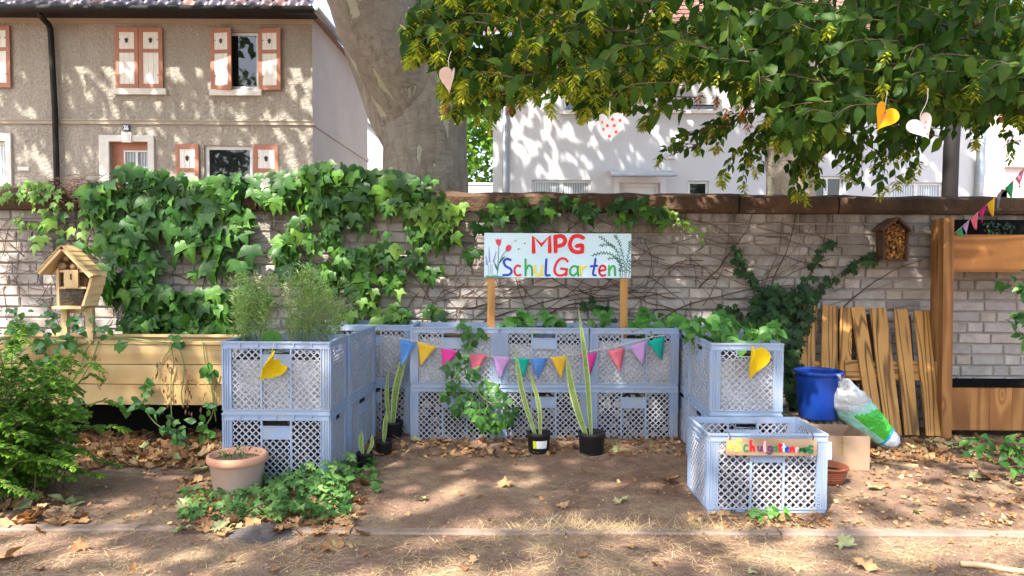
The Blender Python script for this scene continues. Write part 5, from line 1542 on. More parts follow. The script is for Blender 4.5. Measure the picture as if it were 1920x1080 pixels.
# insect hotel left
IY = 5.12
def I(zx, zy, Y=IY): return P(60 + zx / 5.4, 440 + zy / 5.4, Y)
ih = thing('insect_hotel', 'pale wooden insect hotel with gabled roof standing on two posts', 'insect hotel', (I(400, 700).x, IY, .7))
def slab(pts, thick, mat, name, parent, axis=(0, 1, 0)):
    return MB().poly(pts, thick, axis).build(name, MAT[mat], parent)
bk = [I(250, 360, IY + .11), I(655, 420, IY + .11), I(650, 560, IY + .11), I(622, 690, IY + .11), I(618, 785, IY + .11), I(560, 798, IY + .11), I(285, 785, IY + .11)]
slab([I(230, 350, IY + .09), I(345, 190, IY + .09), I(640, 400, IY + .09), I(655, 470, IY + .09), I(625, 620, IY + .09), I(615, 770, IY + .09), I(450, 800, IY + .09), I(285, 775, IY + .09)], .02, 'pale_wood', 'back_board', ih)
for a, b_ in (((255, 350), (258, 735)),): 
    p, q = I(*a), I(*b_); MB().b(p.x - .008, p.x + .010, IY, IY + .089, q.z, p.z).build('side_board', MAT['pale_wood'], ih)
pA, pB = I(590, 385), I(500, 725)
sd_ = MB()
curve = [I(590, 380), I(585, 430), I(565, 520), I(535, 610), I(512, 680), I(498, 728)]
for i_ in range(len(curve) - 1):
    a, b_ = curve[i_], curve[i_ + 1]
    a2, b2_ = a + Vector((.045, .089, .0)), b_ + Vector((.052, .089, -.0))
    t_ = Vector((.018, 0, .004))
    sd_.add([a, b_, b2_, a2, a + t_, b_ + t_, b2_ + t_, a2 + t_], [(0, 1, 2, 3), (7, 6, 5, 4), (0, 4, 5, 1), (3, 2, 6, 7)])
sd_.build('side_board', MAT['pale_wood'], ih)
p, q = I(225, 738), I(520, 738); MB().b(p.x, q.x, IY - .03, IY + .089, p.z - .008, p.z + .012).build('floor_board', MAT['pale_wood'], ih)
for zy, x1_ in ((370, 590), (537, 550)):
    p, q = I(258, zy), I(x1_, zy); MB().b(p.x + .011, q.x - .004, IY + .004, IY + .088, p.z - .007, p.z + .007).build('shelf', MAT['pale_wood'], ih)
p, q = I(336, 535), I(474, 356); dd = MB().b(p.x, q.x, IY - .014, IY + .003, p.z, q.z).build('front_panel', MAT['pale_wood'], ih)
p, q = I(398, 455), I(413, 398); MB().b(p.x, q.x, IY - .0165, IY - .0142, p.z, q.z).build('entry_slot', MAT['dark_roof_wood'], dd)
apx = I(342, 120)
for ex, ey, sgn in ((100, 385, -1), (640, 418, 1)):
    e_ = I(ex, ey)
    d = e_ - apx; dn_ = d.normalized(); up_ = Vector((-dn_.z, 0, dn_.x)) * (1 if sgn < 0 else -1)
    if up_.z < 0: up_ = -up_
    rb_ = MB().poly([apx + Vector((0, -.05, 0)), e_ + Vector((0, -.05, 0)), e_ + Vector((0, -.05, 0)) - up_ * .018, apx + Vector((0, -.05, 0)) - up_ * .018][::sgn], .145, (0, 1, 0)).build('roof_board', MAT['pale_wood'], ih)
    for j in range(6):
        a = apx + d * (j / 6) + Vector((0, .03, 0)) + up_ * .006; b_ = apx + d * ((j + 1.12) / 6) + Vector((0, .03, 0)) + up_ * .010
        MB().bar(a, b_, .165, .008, up_).build('shingle', MAT['planter_wood'], rb_)
can = MB()
def canes(x0_, x1_, y0_, y1_, n, r0_, r1_, clip=None):
    for _ in range(n):
        a, b_ = random.uniform(x0_, x1_), random.uniform(y0_, y1_)
        if clip and not clip(a, b_): continue
        p = I(a, b_, IY + .02); r_ = random.uniform(r0_, r1_)
        can.tube([p, p + Vector((0, .045, 0))], r_, 7, rnd=random.random(), cap=False)
        can.add([p + Vector((r_ * math.cos(t), .004, r_ * math.sin(t))) for t in np.linspace(0, 6.283, 8)[:-1]], [tuple(range(7))], 0, 1)
canes(270, 332, 392, 520, 70, .005, .008); canes(482, 570, 392, 520, 80, .005, .008, lambda a, b_: a < 575 - (b_ - 390) * .18)
canes(270, 520, 560, 715, 140, .004, .007, lambda a, b_: a < 535 - (b_ - 540) * .2)
canes(270, 560, 250, 350, 120, .004, .007, lambda a, b_: abs(a - 345) * .72 < b_ - 205)
can.build('canes', [MAT['cane'], MAT['cane_dark']], ih, kind='stuff')
for a, b_, r_ in ((303, 320, 36), (408, 325, 26), (480, 325, 30), (342, 243, 24)):
    p = I(a, b_, IY + .008); MB().tube([p, p + Vector((0, .05, 0))], r_ / 5.4 * IY / FPX, 14).build('drilled_log', MAT['cane'], ih)
wm = MB()
for i_ in range(17):
    a, b_ = I(272 + i_ * 15, 552, IY + .004), I(272 + i_ * 15, 718, IY + .004)
    if 272 + i_ * 15 < 520: wm.tube([a, b_], .0008, 4)
for i_ in range(12):
    a, b_ = I(268, 555 + i_ * 14, IY + .005), I(528 - i_ * 2.6, 555 + i_ * 14, IY + .005); wm.tube([a, b_], .0008, 4)
wm.build('wire_mesh', MAT['wire'], ih)
MB().b(I(262, 300).x, I(540, 300).x, IY + .068, IY + .086, I(300, 720).z, I(300, 380).z).build('back_lining', MAT['cane_dark'], ih)
for a, b_ in ((306, 368), (553, 627)):
    p, q = I(a, 780, IY + .07), I(b_, 780, IY + .07); MB().b(p.x, q.x, IY + .05, IY + .085, .66, p.z + .03).build('post', MAT['pale_wood'], ih)

# insect house right, hung on the wall
HYY = 5.56
def J(zx, zy, Y=HYY): return P(1460 + zx / 2.454, 380 + zy / 2.454, Y)
ir = thing('insect_house', 'small brown insect house filled with cane hung on the wall', 'insect house', J(530, 265))
pa, pb_, pc, pd, pe = J(483, 125), J(540, 78), J(594, 130), J(585, 265), J(483, 265)
MB().poly([J(486, 128, HYY + .1), J(540, 86, HYY + .1), J(588, 132, HYY + .1), J(582, 262, HYY + .1), J(486, 262, HYY + .1)], .02, (0, 1, 0)).build('back_board', MAT['dark_roof_wood'], ir)
for a, b_ in ((pa, pe), (pc, pd)): MB().bar(a + Vector((0, .05, 0)), b_ + Vector((0, .05, 0)), .012, .12, (0, 1, 0)).build('side_board', MAT['dark_roof_wood'], ir)
MB().bar(pe + Vector((-.03, .05, 0)), pd + Vector((.01, .05, 0)), .014, .13, (0, 1, 0)).build('floor_board', MAT['dark_roof_wood'], ir)
for a, b_ in ((pb_, pa + Vector((-.03, 0, -.012))), (pb_, pc + Vector((.012, 0, -.008)))): MB().bar(a + Vector((0, .04, .01)), b_ + Vector((0, .04, .008)), .016, .17, (0, 1, 0)).build('roof_board', MAT['dark_roof_wood'], ir)
can = MB()
for _ in range(330):
    a, b_ = random.uniform(488, 588), random.uniform(92, 260)
    if b_ < 92 + abs(a - 540) * .85: continue
    p = J(a, b_, HYY + .012 + random.uniform(0, .015)); r_ = random.choice((.005, .006, .008, .011))
    can.tube([p, p + Vector((random.uniform(-.004, .004), .07, random.uniform(-.004, .004)))], r_, 7, rnd=random.random(), cap=False)
    can.add([p + Vector((r_ * math.cos(t), .003, r_ * math.sin(t))) for t in np.linspace(0, 6.283, 8)[:-1]], [tuple(range(7))], random.random(), random.choice((0, 0, 1)))
can.build('canes', [MAT['cane_orange'], MAT['cane_dark']], ir, kind='stuff')

# ------------------------------------------------------------------ pallets leaning on the wall
def slat(root, A, B, width, thick, mat='charred_wood', name='slat', nrm=Vector((0, -1, .12))):
    d = B - A; L = d.length; z = d.normalized(); n_ = (nrm - z * nrm.dot(z)).normalized(); x_ = z.cross(n_) * -1
    M_ = Matrix((x_, -n_, z)).transposed().to_4x4()
    m = MB()
    w2_, t2 = width / 2, thick / 2
    e = .003
    ring_ = [(-w2_ + e, -t2), (w2_ - e, -t2), (w2_, -t2 + e), (w2_, t2 - e), (w2_ - e, t2), (-w2_ + e, t2), (-w2_, t2 - e), (-w2_, -t2 + e)]
    vv_ = [(a, b_, 0) for a, b_ in ring_] + [(a, b_, L) for a, b_ in ring_]
    m.add(vv_, [tuple(range(7, -1, -1)), tuple(range(8, 16))] + [(i_, (i_ + 1) % 8, 8 + (i_ + 1) % 8, 8 + i_) for i_ in range(8)])
    o = m.build(name, MAT[mat], root, world=False)
    o.matrix_basis = Matrix.Translation(A - root_loc(root)) @ M_
    return o
pal = thing('wooden_pallet', 'flame scorched wooden pallet leaning in front at the right', 'pallet', (P(1680, 815, 5.35).x, 5.4, 0))
yb_, yt_ = 5.34, 5.60
for (ta, tb, ty, ba, bb_, by) in ((1594, 1621, 576, 1630, 1658, 814), (1627, 1664, 578, 1658, 1691, 813), (1675, 1702, 580, 1695, 1724, 816), (1711, 1748, 583, 1735, 1771, 817)):
    slat(pal, P((ba + bb_) / 2, by, yb_), P((ta + tb) / 2, ty, yt_ - .03), (bb_ - ba) / FPX * 5.15, .02)
for py_, f_ in ((694, .5), (600, .1), (790, .9)):
    yy = yb_ + (yt_ - .03 - yb_) * (1 - f_) + .03
    if py_ == 694: slat(pal, P(1584, py_, yy), P(1724, py_ + 2, yy), .15, .022, name='cross_board', nrm=Vector((0, -1, .3)))
for (ta, ty, ba, by) in ((1632, 590, 1640, 812), (1700, 592, 1716, 814)):
    slat(pal, P(ba, by, yb_ + .085), P(ta, ty, yt_ + .045), .05, .03, 'dark_roof_wood', 'rear_slat')
pal2 = thing('wooden_pallet', 'darker scorched pallet behind the blue bucket, leaning left', 'pallet', (P(1540, 800, 5.45).x, 5.45, 0))
for (ta, tb, ty, ba, bb_, by) in ((1500, 1535, 572, 1490, 1522, 800), (1541, 1571, 573, 1536, 1568, 805), (1576, 1597, 576, 1570, 1594, 808)):
    slat(pal2, P((ba + bb_) / 2, by, yb_ + .08), P((ta + tb) / 2, ty, yt_ - .01), (bb_ - ba) / FPX * 5.2, .02)
slat(pal2, P(1490, 690, 5.53), P(1600, 694, 5.53), .12, .022, name='cross_board')
for (ta, ty, ba, by) in ((1480, 610, 1486, 800), (1572, 571, 1560, 805), (1598, 574, 1600, 805)):
    slat(pal2, P(ba, by, yb_ + .2), P(ta, ty + 8, yt_ + .05), .045, .02, 'dark_roof_wood', 'rear_slat')

# rack with planter boxes at the right edge
rk = thing('planter_rack', 'orange stained wooden rack with planter boxes at the right edge', 'planter rack', (P(1780, 815, 5.38).x, 5.4, 0))
for (a, b_, Y_, top) in ((1766, 1785, 5.36, 409), (1752, 1766, 5.50, 412)):
    p, q = P(a, 600, Y_), P(b_, 600, Y_)
    m = MB().b(-(q.x - p.x) / 2, (q.x - p.x) / 2, -.035, .035, -.02, P(1775, top, Y_).z)
    o = m.build('post', MAT['orange_wood'], rk, world=False); o.location = Vector(((p.x + q.x) / 2, Y_, 0)) - root_loc(rk)
    o.rotation_euler = (0, R(.9) * -1, 0)
xL, xR = P(1786, 470, 5.38).x, 4.3
def hboard(z0_, z1_, Y_, th, name, mat='orange_wood_h', xl=xL, xr=xR):
    m = MB().b(-(xr - xl) / 2, (xr - xl) / 2, -th / 2, th / 2, 0, z1_ - z0_)
    o = m.build(name, MAT[mat], rk, world=False); o.location = Vector(((xl + xr) / 2, Y_, z0_)) - root_loc(rk); return o
zt, zm, zl = P(1850, 440, 5.38).z, P(1850, 510, 5.38).z, P(1850, 725, 5.38).z
zl0 = P(1850, 806, 5.38).z
hboard(zm, zt, 5.38, .024, 'upper_board'); hboard(zm, zt + .12, 5.62, .02, 'shade_foil_back', 'black_foil_shade'); hboard(zm, zm + .02, 5.50, .20, 'box_floor')  # black back sheet added here to stand for the shaded wall
x_ = xL
for w_ in (.155, .14, .16, .15, .17):
    hboard(zl0, zl, 5.38, .024, 'lower_board', 'orange_wood', x_ + .001, x_ + w_ - .001); x_ += w_
hboard(zl0, zl + .03, 5.56, .02, 'shade_foil_back', 'black_foil_shade'); hboard(zl0 + .05, zl - .03, 5.47, .14, 'soil', 'soil')
m = MB()
for i_ in range(24):
    t = i_ / 23; m.add([], [])
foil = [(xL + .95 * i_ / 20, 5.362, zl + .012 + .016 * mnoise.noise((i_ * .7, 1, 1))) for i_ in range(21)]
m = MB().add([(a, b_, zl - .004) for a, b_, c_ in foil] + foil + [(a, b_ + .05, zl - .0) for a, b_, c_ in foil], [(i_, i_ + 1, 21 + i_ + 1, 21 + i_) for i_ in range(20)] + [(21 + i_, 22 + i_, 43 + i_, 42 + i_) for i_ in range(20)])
m.build('liner_foil', MAT['black_foil_shade'], rk)

# ------------------------------------------------------------------ bucket, sack, bag, box, bowl, plank
SX, SYY = 2.03, 5.05
sk = MB()
vv_ = []
nu, nv_ = 26, 14
for j in range(nv_ + 1):
    ph_ = -math.pi / 2 + math.pi * j / nv_
    for i_ in range(nu):
        a = 2 * math.pi * i_ / nu
        sp = lambda v_, e_: math.copysign(abs(v_) ** e_, v_)
        x_ = .33 * sp(math.cos(ph_), .45) * sp(math.cos(a), .45); y_ = .17 * sp(math.cos(ph_), .45) * sp(math.sin(a), .45); z_ = .115 * sp(math.sin(ph_), .6)
        q = 1 + .06 * mnoise.noise((x_ * 9, y_ * 9, z_ * 9))
        vv_.append((SX + x_ * q, SYY + y_ * q, .116 + z_))
sk.add(vv_, [(j * nu + i_, j * nu + (i_ + 1) % nu, (j + 1) * nu + (i_ + 1) % nu, (j + 1) * nu + i_) for j in range(nv_) for i_ in range(nu)], 0, 0, True)
sr = thing('garden_sack', 'striped straw coloured sack lying flat under the blue bucket', 'sack', (SX, SYY, 0))
sk.build('sack_body', MAT['sack'], sr)
MB().tube([(SX - .33, SYY - .1, .12), (SX - .38, SYY - .12, .1), (SX - .41, SYY - .1, .03)], [.03, .02, .035], 8).build('sack_neck', MAT['sack'], sr)
bk_ = thing('blue_bucket', 'round blue plastic bucket in front of the pallets', 'bucket', (2.054, 4.97, .228))
MB().lathe([(0, .004), (.118, .0), (.122, .006), (.150, .30), (.150, .302), (.145, .302), (.117, .012), (0, .012)], (0, 0, 0), 40).build('body', MAT['bucket_blue'], bk_, world=False)
MB().lathe([(.151, .29), (.158, .292), (.160, .312), (.156, .318), (.146, .318), (.143, .3025)], (0, 0, 0), 40).build('rim', MAT['bucket_blue'], bk_, world=False)
MB().tube(cat_rom([(.16, 0, .3), (.15, .06, .29), (.1, .14, .285), (0, .17, .28), (-.1, .14, .285), (-.15, .06, .29), (-.16, 0, .3)], 4), .004, 6).build('handle', MAT['zinc'], bk_, world=False)

bagr = thing('plastic_bag', 'crumpled clear and green plastic bag slumped against the bucket', 'bag', (2.4, 4.95, 0))
def BZ(zx, zy, Y): return P(1480 + zx / 3.857, 640 + zy / 3.857, Y)
spine = [((372, 280), 20), ((400, 330), 70), ((430, 420), 118), ((480, 490), 128), ((540, 550), 122), ((600, 600), 112), ((660, 655), 92), ((715, 705), 78), ((760, 735), 62), ((790, 752), 22)]
sp3 = cat_rom([BZ(*q, 4.80 + .24 * i_ / 9) for i_, (q, _) in enumerate(spine)], 4)
wd = [q.x for q in cat_rom([Vector((w_, 0, 0)) for _, w_ in spine], 4)]
bagm = MB(); nn_ = 28
vv_ = []
for i_, (p, w_) in enumerate(zip(sp3, wd)):
    d = (sp3[min(i_ + 1, len(sp3) - 1)] - sp3[max(i_ - 1, 0)]).normalized()
    sdv = d.cross(Vector((0, 1, 0))).normalized(); nv2 = Vector((0, 1, 0))
    ww = w_ / 3.857 / FPX * 4.9
    for k_ in range(nn_):
        a = 2 * math.pi * k_ / nn_
        q = p + sdv * math.cos(a) * ww + nv2 * math.sin(a) * min(ww * .55, .062)
        nz_ = mnoise.noise(q * 22) * .012 + mnoise.noise(q * 50) * .006
        vv_.append(q + (sdv * math.cos(a) + nv2 * math.sin(a)) * nz_)
for i_ in range(len(sp3) - 1):
    t = i_ / (len(sp3) - 1)
    for k_ in range(nn_):
        a = 2 * math.pi * (k_ + .5) / nn_
        side = math.cos(a)          # +1 lower left, -1 upper right
        up_side = -side
        if t < .30 - .06 * up_side: mi = 0
        elif t < .70:
            mi = 1 if (up_side > .45 or t < .36 - .1 * up_side) else 2
        elif t < .73: mi = 4
        else: mi = 3 if up_side < .55 else 0
        b0_, b1_ = i_ * nn_ + k_, i_ * nn_ + (k_ + 1) % nn_
        bagm.add([vv_[b0_], vv_[b1_], vv_[b1_ + nn_], vv_[b0_ + nn_]], [(0, 1, 2, 3)], 0, mi, True)
bo = bagm.build('bag_body', [MAT[q] for q in ('bag_clear', 'bag_mint', 'bag_green', 'bag_white', 'bag_cyan')], bagr)
import bmesh
_b = bmesh.new(); _b.from_mesh(bo.data); bmesh.ops.remove_doubles(_b, verts=_b.verts, dist=.0002); _b.to_mesh(bo.data); _b.free()
MB().tube([sp3[0], sp3[0] + Vector((-.012, 0, .03)), sp3[0] + Vector((-.03, -.01, .035))], [.008, .012, .002], 7).build('twisted_end', MAT['bag_clear'], bagr)

bx = thing('cardboard_box', 'open brown cardboard box with printed tape beside the front crate', 'box', (2.02, 4.67, 0), R(-4))
hw_, hd_, bh = .172, .163, .212
t_ = .005
MB().b(-hw_, hw_, -hd_, -hd_ + t_, .002, bh).build('front_panel', MAT['cardboard'], bx, world=False)
MB().b(-hw_, hw_, hd_ - t_, hd_, .002, bh).build('rear_panel', MAT['cardboard'], bx, world=False)
for s_ in (-1, 1): MB().b(s_ * (hw_ - t_ / 2) - t_ / 2, s_ * (hw_ - t_ / 2) + t_ / 2, -hd_ + t_, hd_ - t_, .002, bh - .001).build('side_panel', MAT['cardboard'], bx, world=False)
MB().b(-hw_ + t_, hw_ - t_, -hd_ + t_, hd_ - t_, .002, .01).build('base', MAT['cardboard_in'], bx, world=False)
MB().bar((hw_ - .003, 0, bh), (hw_ - .06, 0, bh - .11), .005, .31, (0, 1, 0)).build('flap', MAT['cardboard'], bx, world=False)
tp = MB().b(-.028, .028, -hd_ - .0018, -hd_ - .0002, .09, bh).build('tape', MAT['tape'], bx, world=False)
MB().b(-.026, .03, -hd_ - .0018, -hd_ - .0002, .005, .055).build('tape', MAT['tape'], bx, world=False)
# printed word, reading upwards
GL = {'M': [[(0, 0), (0, 1), (.4, .4), (.8, 1), (.8, 0)]], 'A': [[(0, 0), (.4, 1), (.8, 0)], [(.15, .35), (.65, .35)]], 'N': [[(0, 0), (0, 1), (.7, 0), (.7, 1)]], 'U': [[(0, 1), (0, .2), (.2, 0), (.5, 0), (.7, .2), (.7, 1)]], 'F': [[(0, 0), (0, 1), (.6, 1)], [(0, .55), (.5, .55)]], 'C': [[(.7, .85), (.45, 1), (.15, .9), (0, .5), (.15, .1), (.45, 0), (.7, .15)]], 'T': [[(.4, 0), (.4, 1)], [(0, 1), (.8, 1)]]}
adv = .098
hgt = .0115
for i_, ch in enumerate('MANUFACTU'):
    ww = .0102
    zz = bh - .012 - .105 + i_ * .0128
    fl_ = lambda u, v_, zz=zz: (.012 - v_ * hgt, zz + u * .0108)
    strokes(tp, GL[ch], .0016, -hd_ - .0019, 'ink', fl_, 'letter', .0004, smooth=False)
for q in [o for o in bpy.data.objects if o.parent == tp]:      # letters were laid out in the box's own frame
    for v__ in q.data.vertices: v__.co += root_loc(tp)
sheet = thing('paper_sheet', 'white paper sheet leaning on the cardboard box', 'paper', (1.895, 4.48, .05))
MB().poly([(1.865, 4.487, .072), (1.945, 4.482, .072), (1.945, 4.494, .178), (1.866, 4.499, .176)], .0012, (0, -1, 0)).build('sheet', MAT['paper'], sheet)
MB().poly([(1.905, 4.4868, .140), (1.918, 4.486, .140), (1.918, 4.4868, .146), (1.905, 4.4875, .146)], .0004, (0, -1, 0)).build('print_mark', MAT['paint_purple'], sheet)
bw_ = thing('terracotta_bowl', 'low reddish plastic plant bowl with dry soil beside the cardboard box', 'bowl', (1.842, 4.275, 0))
MB().lathe([(0, .002), (.070, .0), (.074, .008), (.088, .04), (.098, .082), (.104, .084), (.104, .096), (.098, .097), (.094, .09), (.084, .06), (0, .058)], (0, 0, 0), 36).build('body', MAT['terracotta_red'], bw_, world=False)
m = MB()
for z_ in (.03, .042, .054, .066): m.lathe([(.0842 + (z_ - .03) * .28, z_ - .002), (.0872 + (z_ - .03) * .28, z_), (.0842 + (z_ - .03) * .28, z_ + .002)], (0, 0, 0), 36)
m.build('rib_ring', MAT['terracotta_red'], bw_, world=False)
MB().lathe([(0, .066), (.05, .068), (.088, .064)], (0, 0, 0), 24).build('soil', MAT['soil'], bw_, world=False)
pk = thing('thin_plank', 'thin brown wooden strip lying on the soil beside the box', 'plank', G(1680, 868))
MB().bar(G(1643, 864, .008), G(1722, 874, .008), .045, .010, (0, 0, 1)).build('strip', MAT['plank_wood'], pk)
st_ = thing('dry_stick', 'bare pale stick lying on the earth in the lower right corner', 'stick', G(1860, 1066))
MB().tube(cat_rom([G(1801, 1057, .014), G(1840, 1060, .014), G(1885, 1068, .013), G(1940, 1073, .014), G(2010, 1080, .013)], 4), [.013] * 8 + [.011] * 9, 8, wob=.25).build('wood', MAT['stick'], st_)
MB().tube([G(1870, 1066, .014), G(1880, 1060, .03)], .005, 6).build('stub', MAT['stick'], st_)

# ------------------------------------------------------------------ pots
tp_ = thing('terracotta_pot', 'wide weathered terracotta pot in front of the left crates', 'plant pot', (-1.475, 3.985, 0))
MB().lathe([(0, .0), (.112, .0), (.118, .006), (.142, .175), (.150, .180), (.158, .190), (.159, .208), (.154, .222), (.144, .226), (.136, .220), (.132, .19), (0, .188)], (0, 0, 0), 48).build('body', MAT['terracotta'], tp_, world=False)
MB().lathe([(0, .192), (.07, .196), (.1325, .190)], (0, 0, 0), 32).build('soil', MAT['dot_red'] if False else MAT['earth'], tp_, world=False)
wl_ = []
for _ in range(70):
    a = random.uniform(0, 6.28); r_ = random.uniform(.02, .12)
    wl_.append(orient(Vector((-1.475 + r_ * math.cos(a), 3.985 + r_ * math.sin(a), .20 + random.uniform(0, .035))), rv() + Vector((0, 0, .4)), rv() + Vector((0, 0, 1)), random.uniform(.015, .03)))
bulk('weeds', SMALL, wl_, MAT['ground_ivy'], tp_)
def pot(label, px, py, r_top, h, lean=0):
    g = G(px, py); g.y += r_top * .8; g.x = (px - 960) / FPX * g.y * 1.0
    r_ = thing('nursery_pot', label, 'plant pot', g)
    rb = r_top * .8
    MB().lathe([(0, .002), (rb - .004, 0), (rb, .004), (r_top * .955, h * .84), (r_top, h * .86), (r_top, h), (r_top - .005, h + .001), (r_top * .93, h * .84), (r_top * .9, h * .8), (0, h * .8)], (0, 0, 0), 32).build('body', MAT['pot_black'], r_, world=False)
    MB().lathe([(0, h * .85), (r_top * .9, h * .82)], (0, 0, 0), 20).build('soil', MAT['soil'], r_, world=False)
    return r_
def sans(name, label, pot_o, lst):
    b_ = Vector(pot_o.location)
    r_ = thing(name, label, 'plant', b_ + Vector((0, 0, .08)), 0)
    for (dx_, tx, ty, wmax, mid) in lst:
        A = b_ + Vector((dx_, 0, .09)); T = P(tx, ty, b_.y + random.uniform(-.03, .03))
        Mi = A.lerp(T, .5) + Vector((mid, 0, 0))
        pts = cat_rom([A, Mi, T], 8)
        n = len(pts)
        m = MB()
        face = Vector((random.uniform(-.5, .5), -1, 0)).normalized()
        vv_ = []
        for i_, p in enumerate(pts):
            t = i_ / (n - 1)
            w_ = wmax * (.45 + 1.1 * t * (1 - t) * 2.0) * (1 - max(0, t - .72) / .28) ** .6 if t < 1 else .0005
            d = (pts[min(i_ + 1, n - 1)] - pts[max(i_ - 1, 0)]).normalized()
            s_ = d.cross(face).normalized()
            for u, z_ in ((-1, .25), (-.68, .1), (0, 0), (.68, .1), (1, .25)):
                vv_.append(p + s_ * u * w_ / 2 - face * z_ * w_ * .5 * -1)
        for i_ in range(n - 1):
            for k_ in range(4):
                m.add([vv_[i_ * 5 + k_], vv_[i_ * 5 + k_ + 1], vv_[(i_ + 1) * 5 + k_ + 1], vv_[(i_ + 1) * 5 + k_]], [(0, 1, 2, 3)], 0, 1 if k_ in (0, 3) else 0, False)
        o = m.build('leaf', [MAT['sansevieria'], MAT['sansevieria_edge']], r_)
        sd = o.modifiers.new('thick', 'SOLIDIFY'); sd.thickness = .003
p1 = pot('black nursery pot with yellow and white label before the middle crate', 1012, 857, .079, .150)
lb = MB()
for i_ in range(8):
    a0_, a1_ = R(-122 + i_ * 9.5), R(-122 + (i_ + 1) * 9.5)
    f_ = lambda z_: .0655 + (z_ - .0) * .094
    q = lambda a, z_: (math.cos(a) * f_(z_), math.sin(a) * f_(z_), z_)
    lb.add([q(a0_, .055), q(a1_, .055), q(a1_, .105), q(a0_, .105)], [(0, 1, 2, 3)], 0, 0 if i_ < 2 else 1)
lb.build('plant_label', [MAT['label_yellow'], MAT['label_white']], p1, world=False)
sans('snake_plant', 'two slender variegated leaves in the pot with the yellow label', p1, [(-.01, 965, 648, .033, -.022), (.012, 990, 688, .028, .028)])
p2 = pot('larger black nursery pot with dusty base at the right of the middle', 1112, 862, .090, .165)
MB().lathe([(.0735, .001), (.0775, .022), (.0745, .024)], (0, 0, 0), 32).build('dust_band', MAT['concrete'], p2, world=False)
sans('snake_plant', 'two tall variegated leaves in the larger black pot', p2, [(-.02, 1061, 662, .046, -.02), (.0, 1085, 578, .034, .012)])
p3 = pot('black nursery pot in the rear left corner of the bed', 735, 833, .075, .15)
sans('snake_plant', 'wide yellow edged leaf rising in the rear left corner', p3, [(-.012, 728, 692, .028, -.018), (.0, 769, 640, .050, -.03)])
p4 = pot('small black nursery pot between the two other pots at the left', 719, 858, .058, .10)
sans('snake_plant', 'single short pale leaf in the small middle pot', p4, [(0, 724, 772, .030, .0)])
p5 = pot('small grey nursery pot at the foot of the left crates', 683, 882, .052, .10)
sans('snake_plant', 'two short pale shoots in the small grey pot', p5, [(-.012, 679, 808, .030, -.01), (.015, 698, 815, .022, .012)])

# ------------------------------------------------------------------ plants in and around the crates
def trifoliate(dst, p, size, face=None):
    n_ = face or (Vector((random.gauss(0, .5), -.6, 1)) + rv(.3))
    d0 = Vector((random.gauss(0, .8), random.gauss(-.5, .6), -.2)).normalized()
    for a in (-1.25, 0, 1.25):
        d = Matrix.Rotation(a, 3, n_.normalized()) @ d0
        dst.append(orient(p, d + Vector((0, 0, -.25)), n_, size * random.uniform(.85, 1.1)))
def strawberry(label, spots, Y0, Y1, zbase, size=.085):
    c = P(sum(q[0] for q in spots) / len(spots), 620, (Y0 + Y1) / 2)
    r_ = thing('strawberry_plant', label, 'plant', (c.x, c.y, zbase))
    dst = []; sm_ = MB()
    for (a, b_) in spots:
        Y_ = random.uniform(Y0, Y1)
        p = P(a, b_, Y_)
        trifoliate(dst, p, size * random.uniform(.8, 1.15))
        q = Vector((p.x + random.uniform(-.06, .06), (Y0 + Y1) / 2, zbase))
        sm_.tube(cat_rom([q, q.lerp(p, .6) + Vector((0, 0, .02)), p], 4), .0022, 5)
    leaves(r_, ROUND, dst, MAT['berry_leaf'], 300)
    sm_.build('stems', MAT['green_stem'], r_, kind='stuff')
strawberry('strawberry leaves in the middle rear crate under the sign', [(945, 608), (960, 596), (975, 606), (985, 588), (1000, 600), (1015, 612), (1030, 596), (1040, 606), (1055, 604), (1062, 616), (965, 614), (1025, 586), (940, 616), (1005, 616)], 5.14, 5.34, .70)
strawberry('strawberry leaves in the right rear crate beside the sign post', [(1118, 580), (1130, 596), (1115, 605), (1140, 588), (1200, 598), (1215, 585), (1232, 600), (1245, 588), (1258, 604), (1225, 612), (1270, 598), (1283, 610), (1210, 612), (1190, 604)], 5.12, 5.34, .70)
strawberry('lush strawberry leaves in the front right crates', [(1295, 612), (1310, 598), (1325, 610), (1338, 594), (1350, 606), (1362, 616), (1375, 600), (1390, 612), (1340, 622), (1362, 590), (1300, 628), (1318, 632), (1350, 634), (1405, 605), (1400, 625), (1420, 618), (1440, 612), (1455, 622), (1430, 632), (1385, 636), (1370, 628), (1448, 636), (1332, 640), (1410, 640), (1290, 600), (1355, 600), (1455, 610)], 4.32, 4.75, .70, .082)
strawberry('small bright green weed sprouting at the foot of the front crate', [(1412, 958), (1425, 962), (1438, 955), (1450, 960), (1462, 965), (1472, 972), (1445, 975), (1460, 980), (1430, 972), (1470, 960), (1455, 952), (1436, 966)], 3.60, 3.68, .0, .036)

pot_pl = thing('potato_plant', 'leafy potato plant drooping from a rear crate', 'plant', (P(880, 700, 5).x, 5.0, .5))
pd, sm_ = [], MB()
def compound(dst, base, ax, L, n, size):
    ax = ax.normalized(); s_ = ax.cross(Vector((0, -1, .3))).normalized()
    for i_ in range(n):
        t = (i_ + 1) / n; q = base + ax * L * t
        for sg in (-1, 1): dst.append(orient(q, s_ * sg + ax * .5 + Vector((0, 0, -.25)) + rv(.15), Vector((0, -1, .7)) + rv(.3), size * (.6 + .5 * t)))
    dst.append(orient(base + ax * L, ax + Vector((0, 0, -.2)), Vector((0, -1, .7)) + rv(.3), size * 1.2))
    sm_.tube([base, base + ax * L], .002, 5)
path = [P(882, 640, 5.06), P(872, 690, 4.98), P(880, 715, 4.95), P(905, 745, 4.93), P(935, 765, 4.93), P(958, 772, 4.95)]
sm_.tube(cat_rom(path, 5), .005, 6)
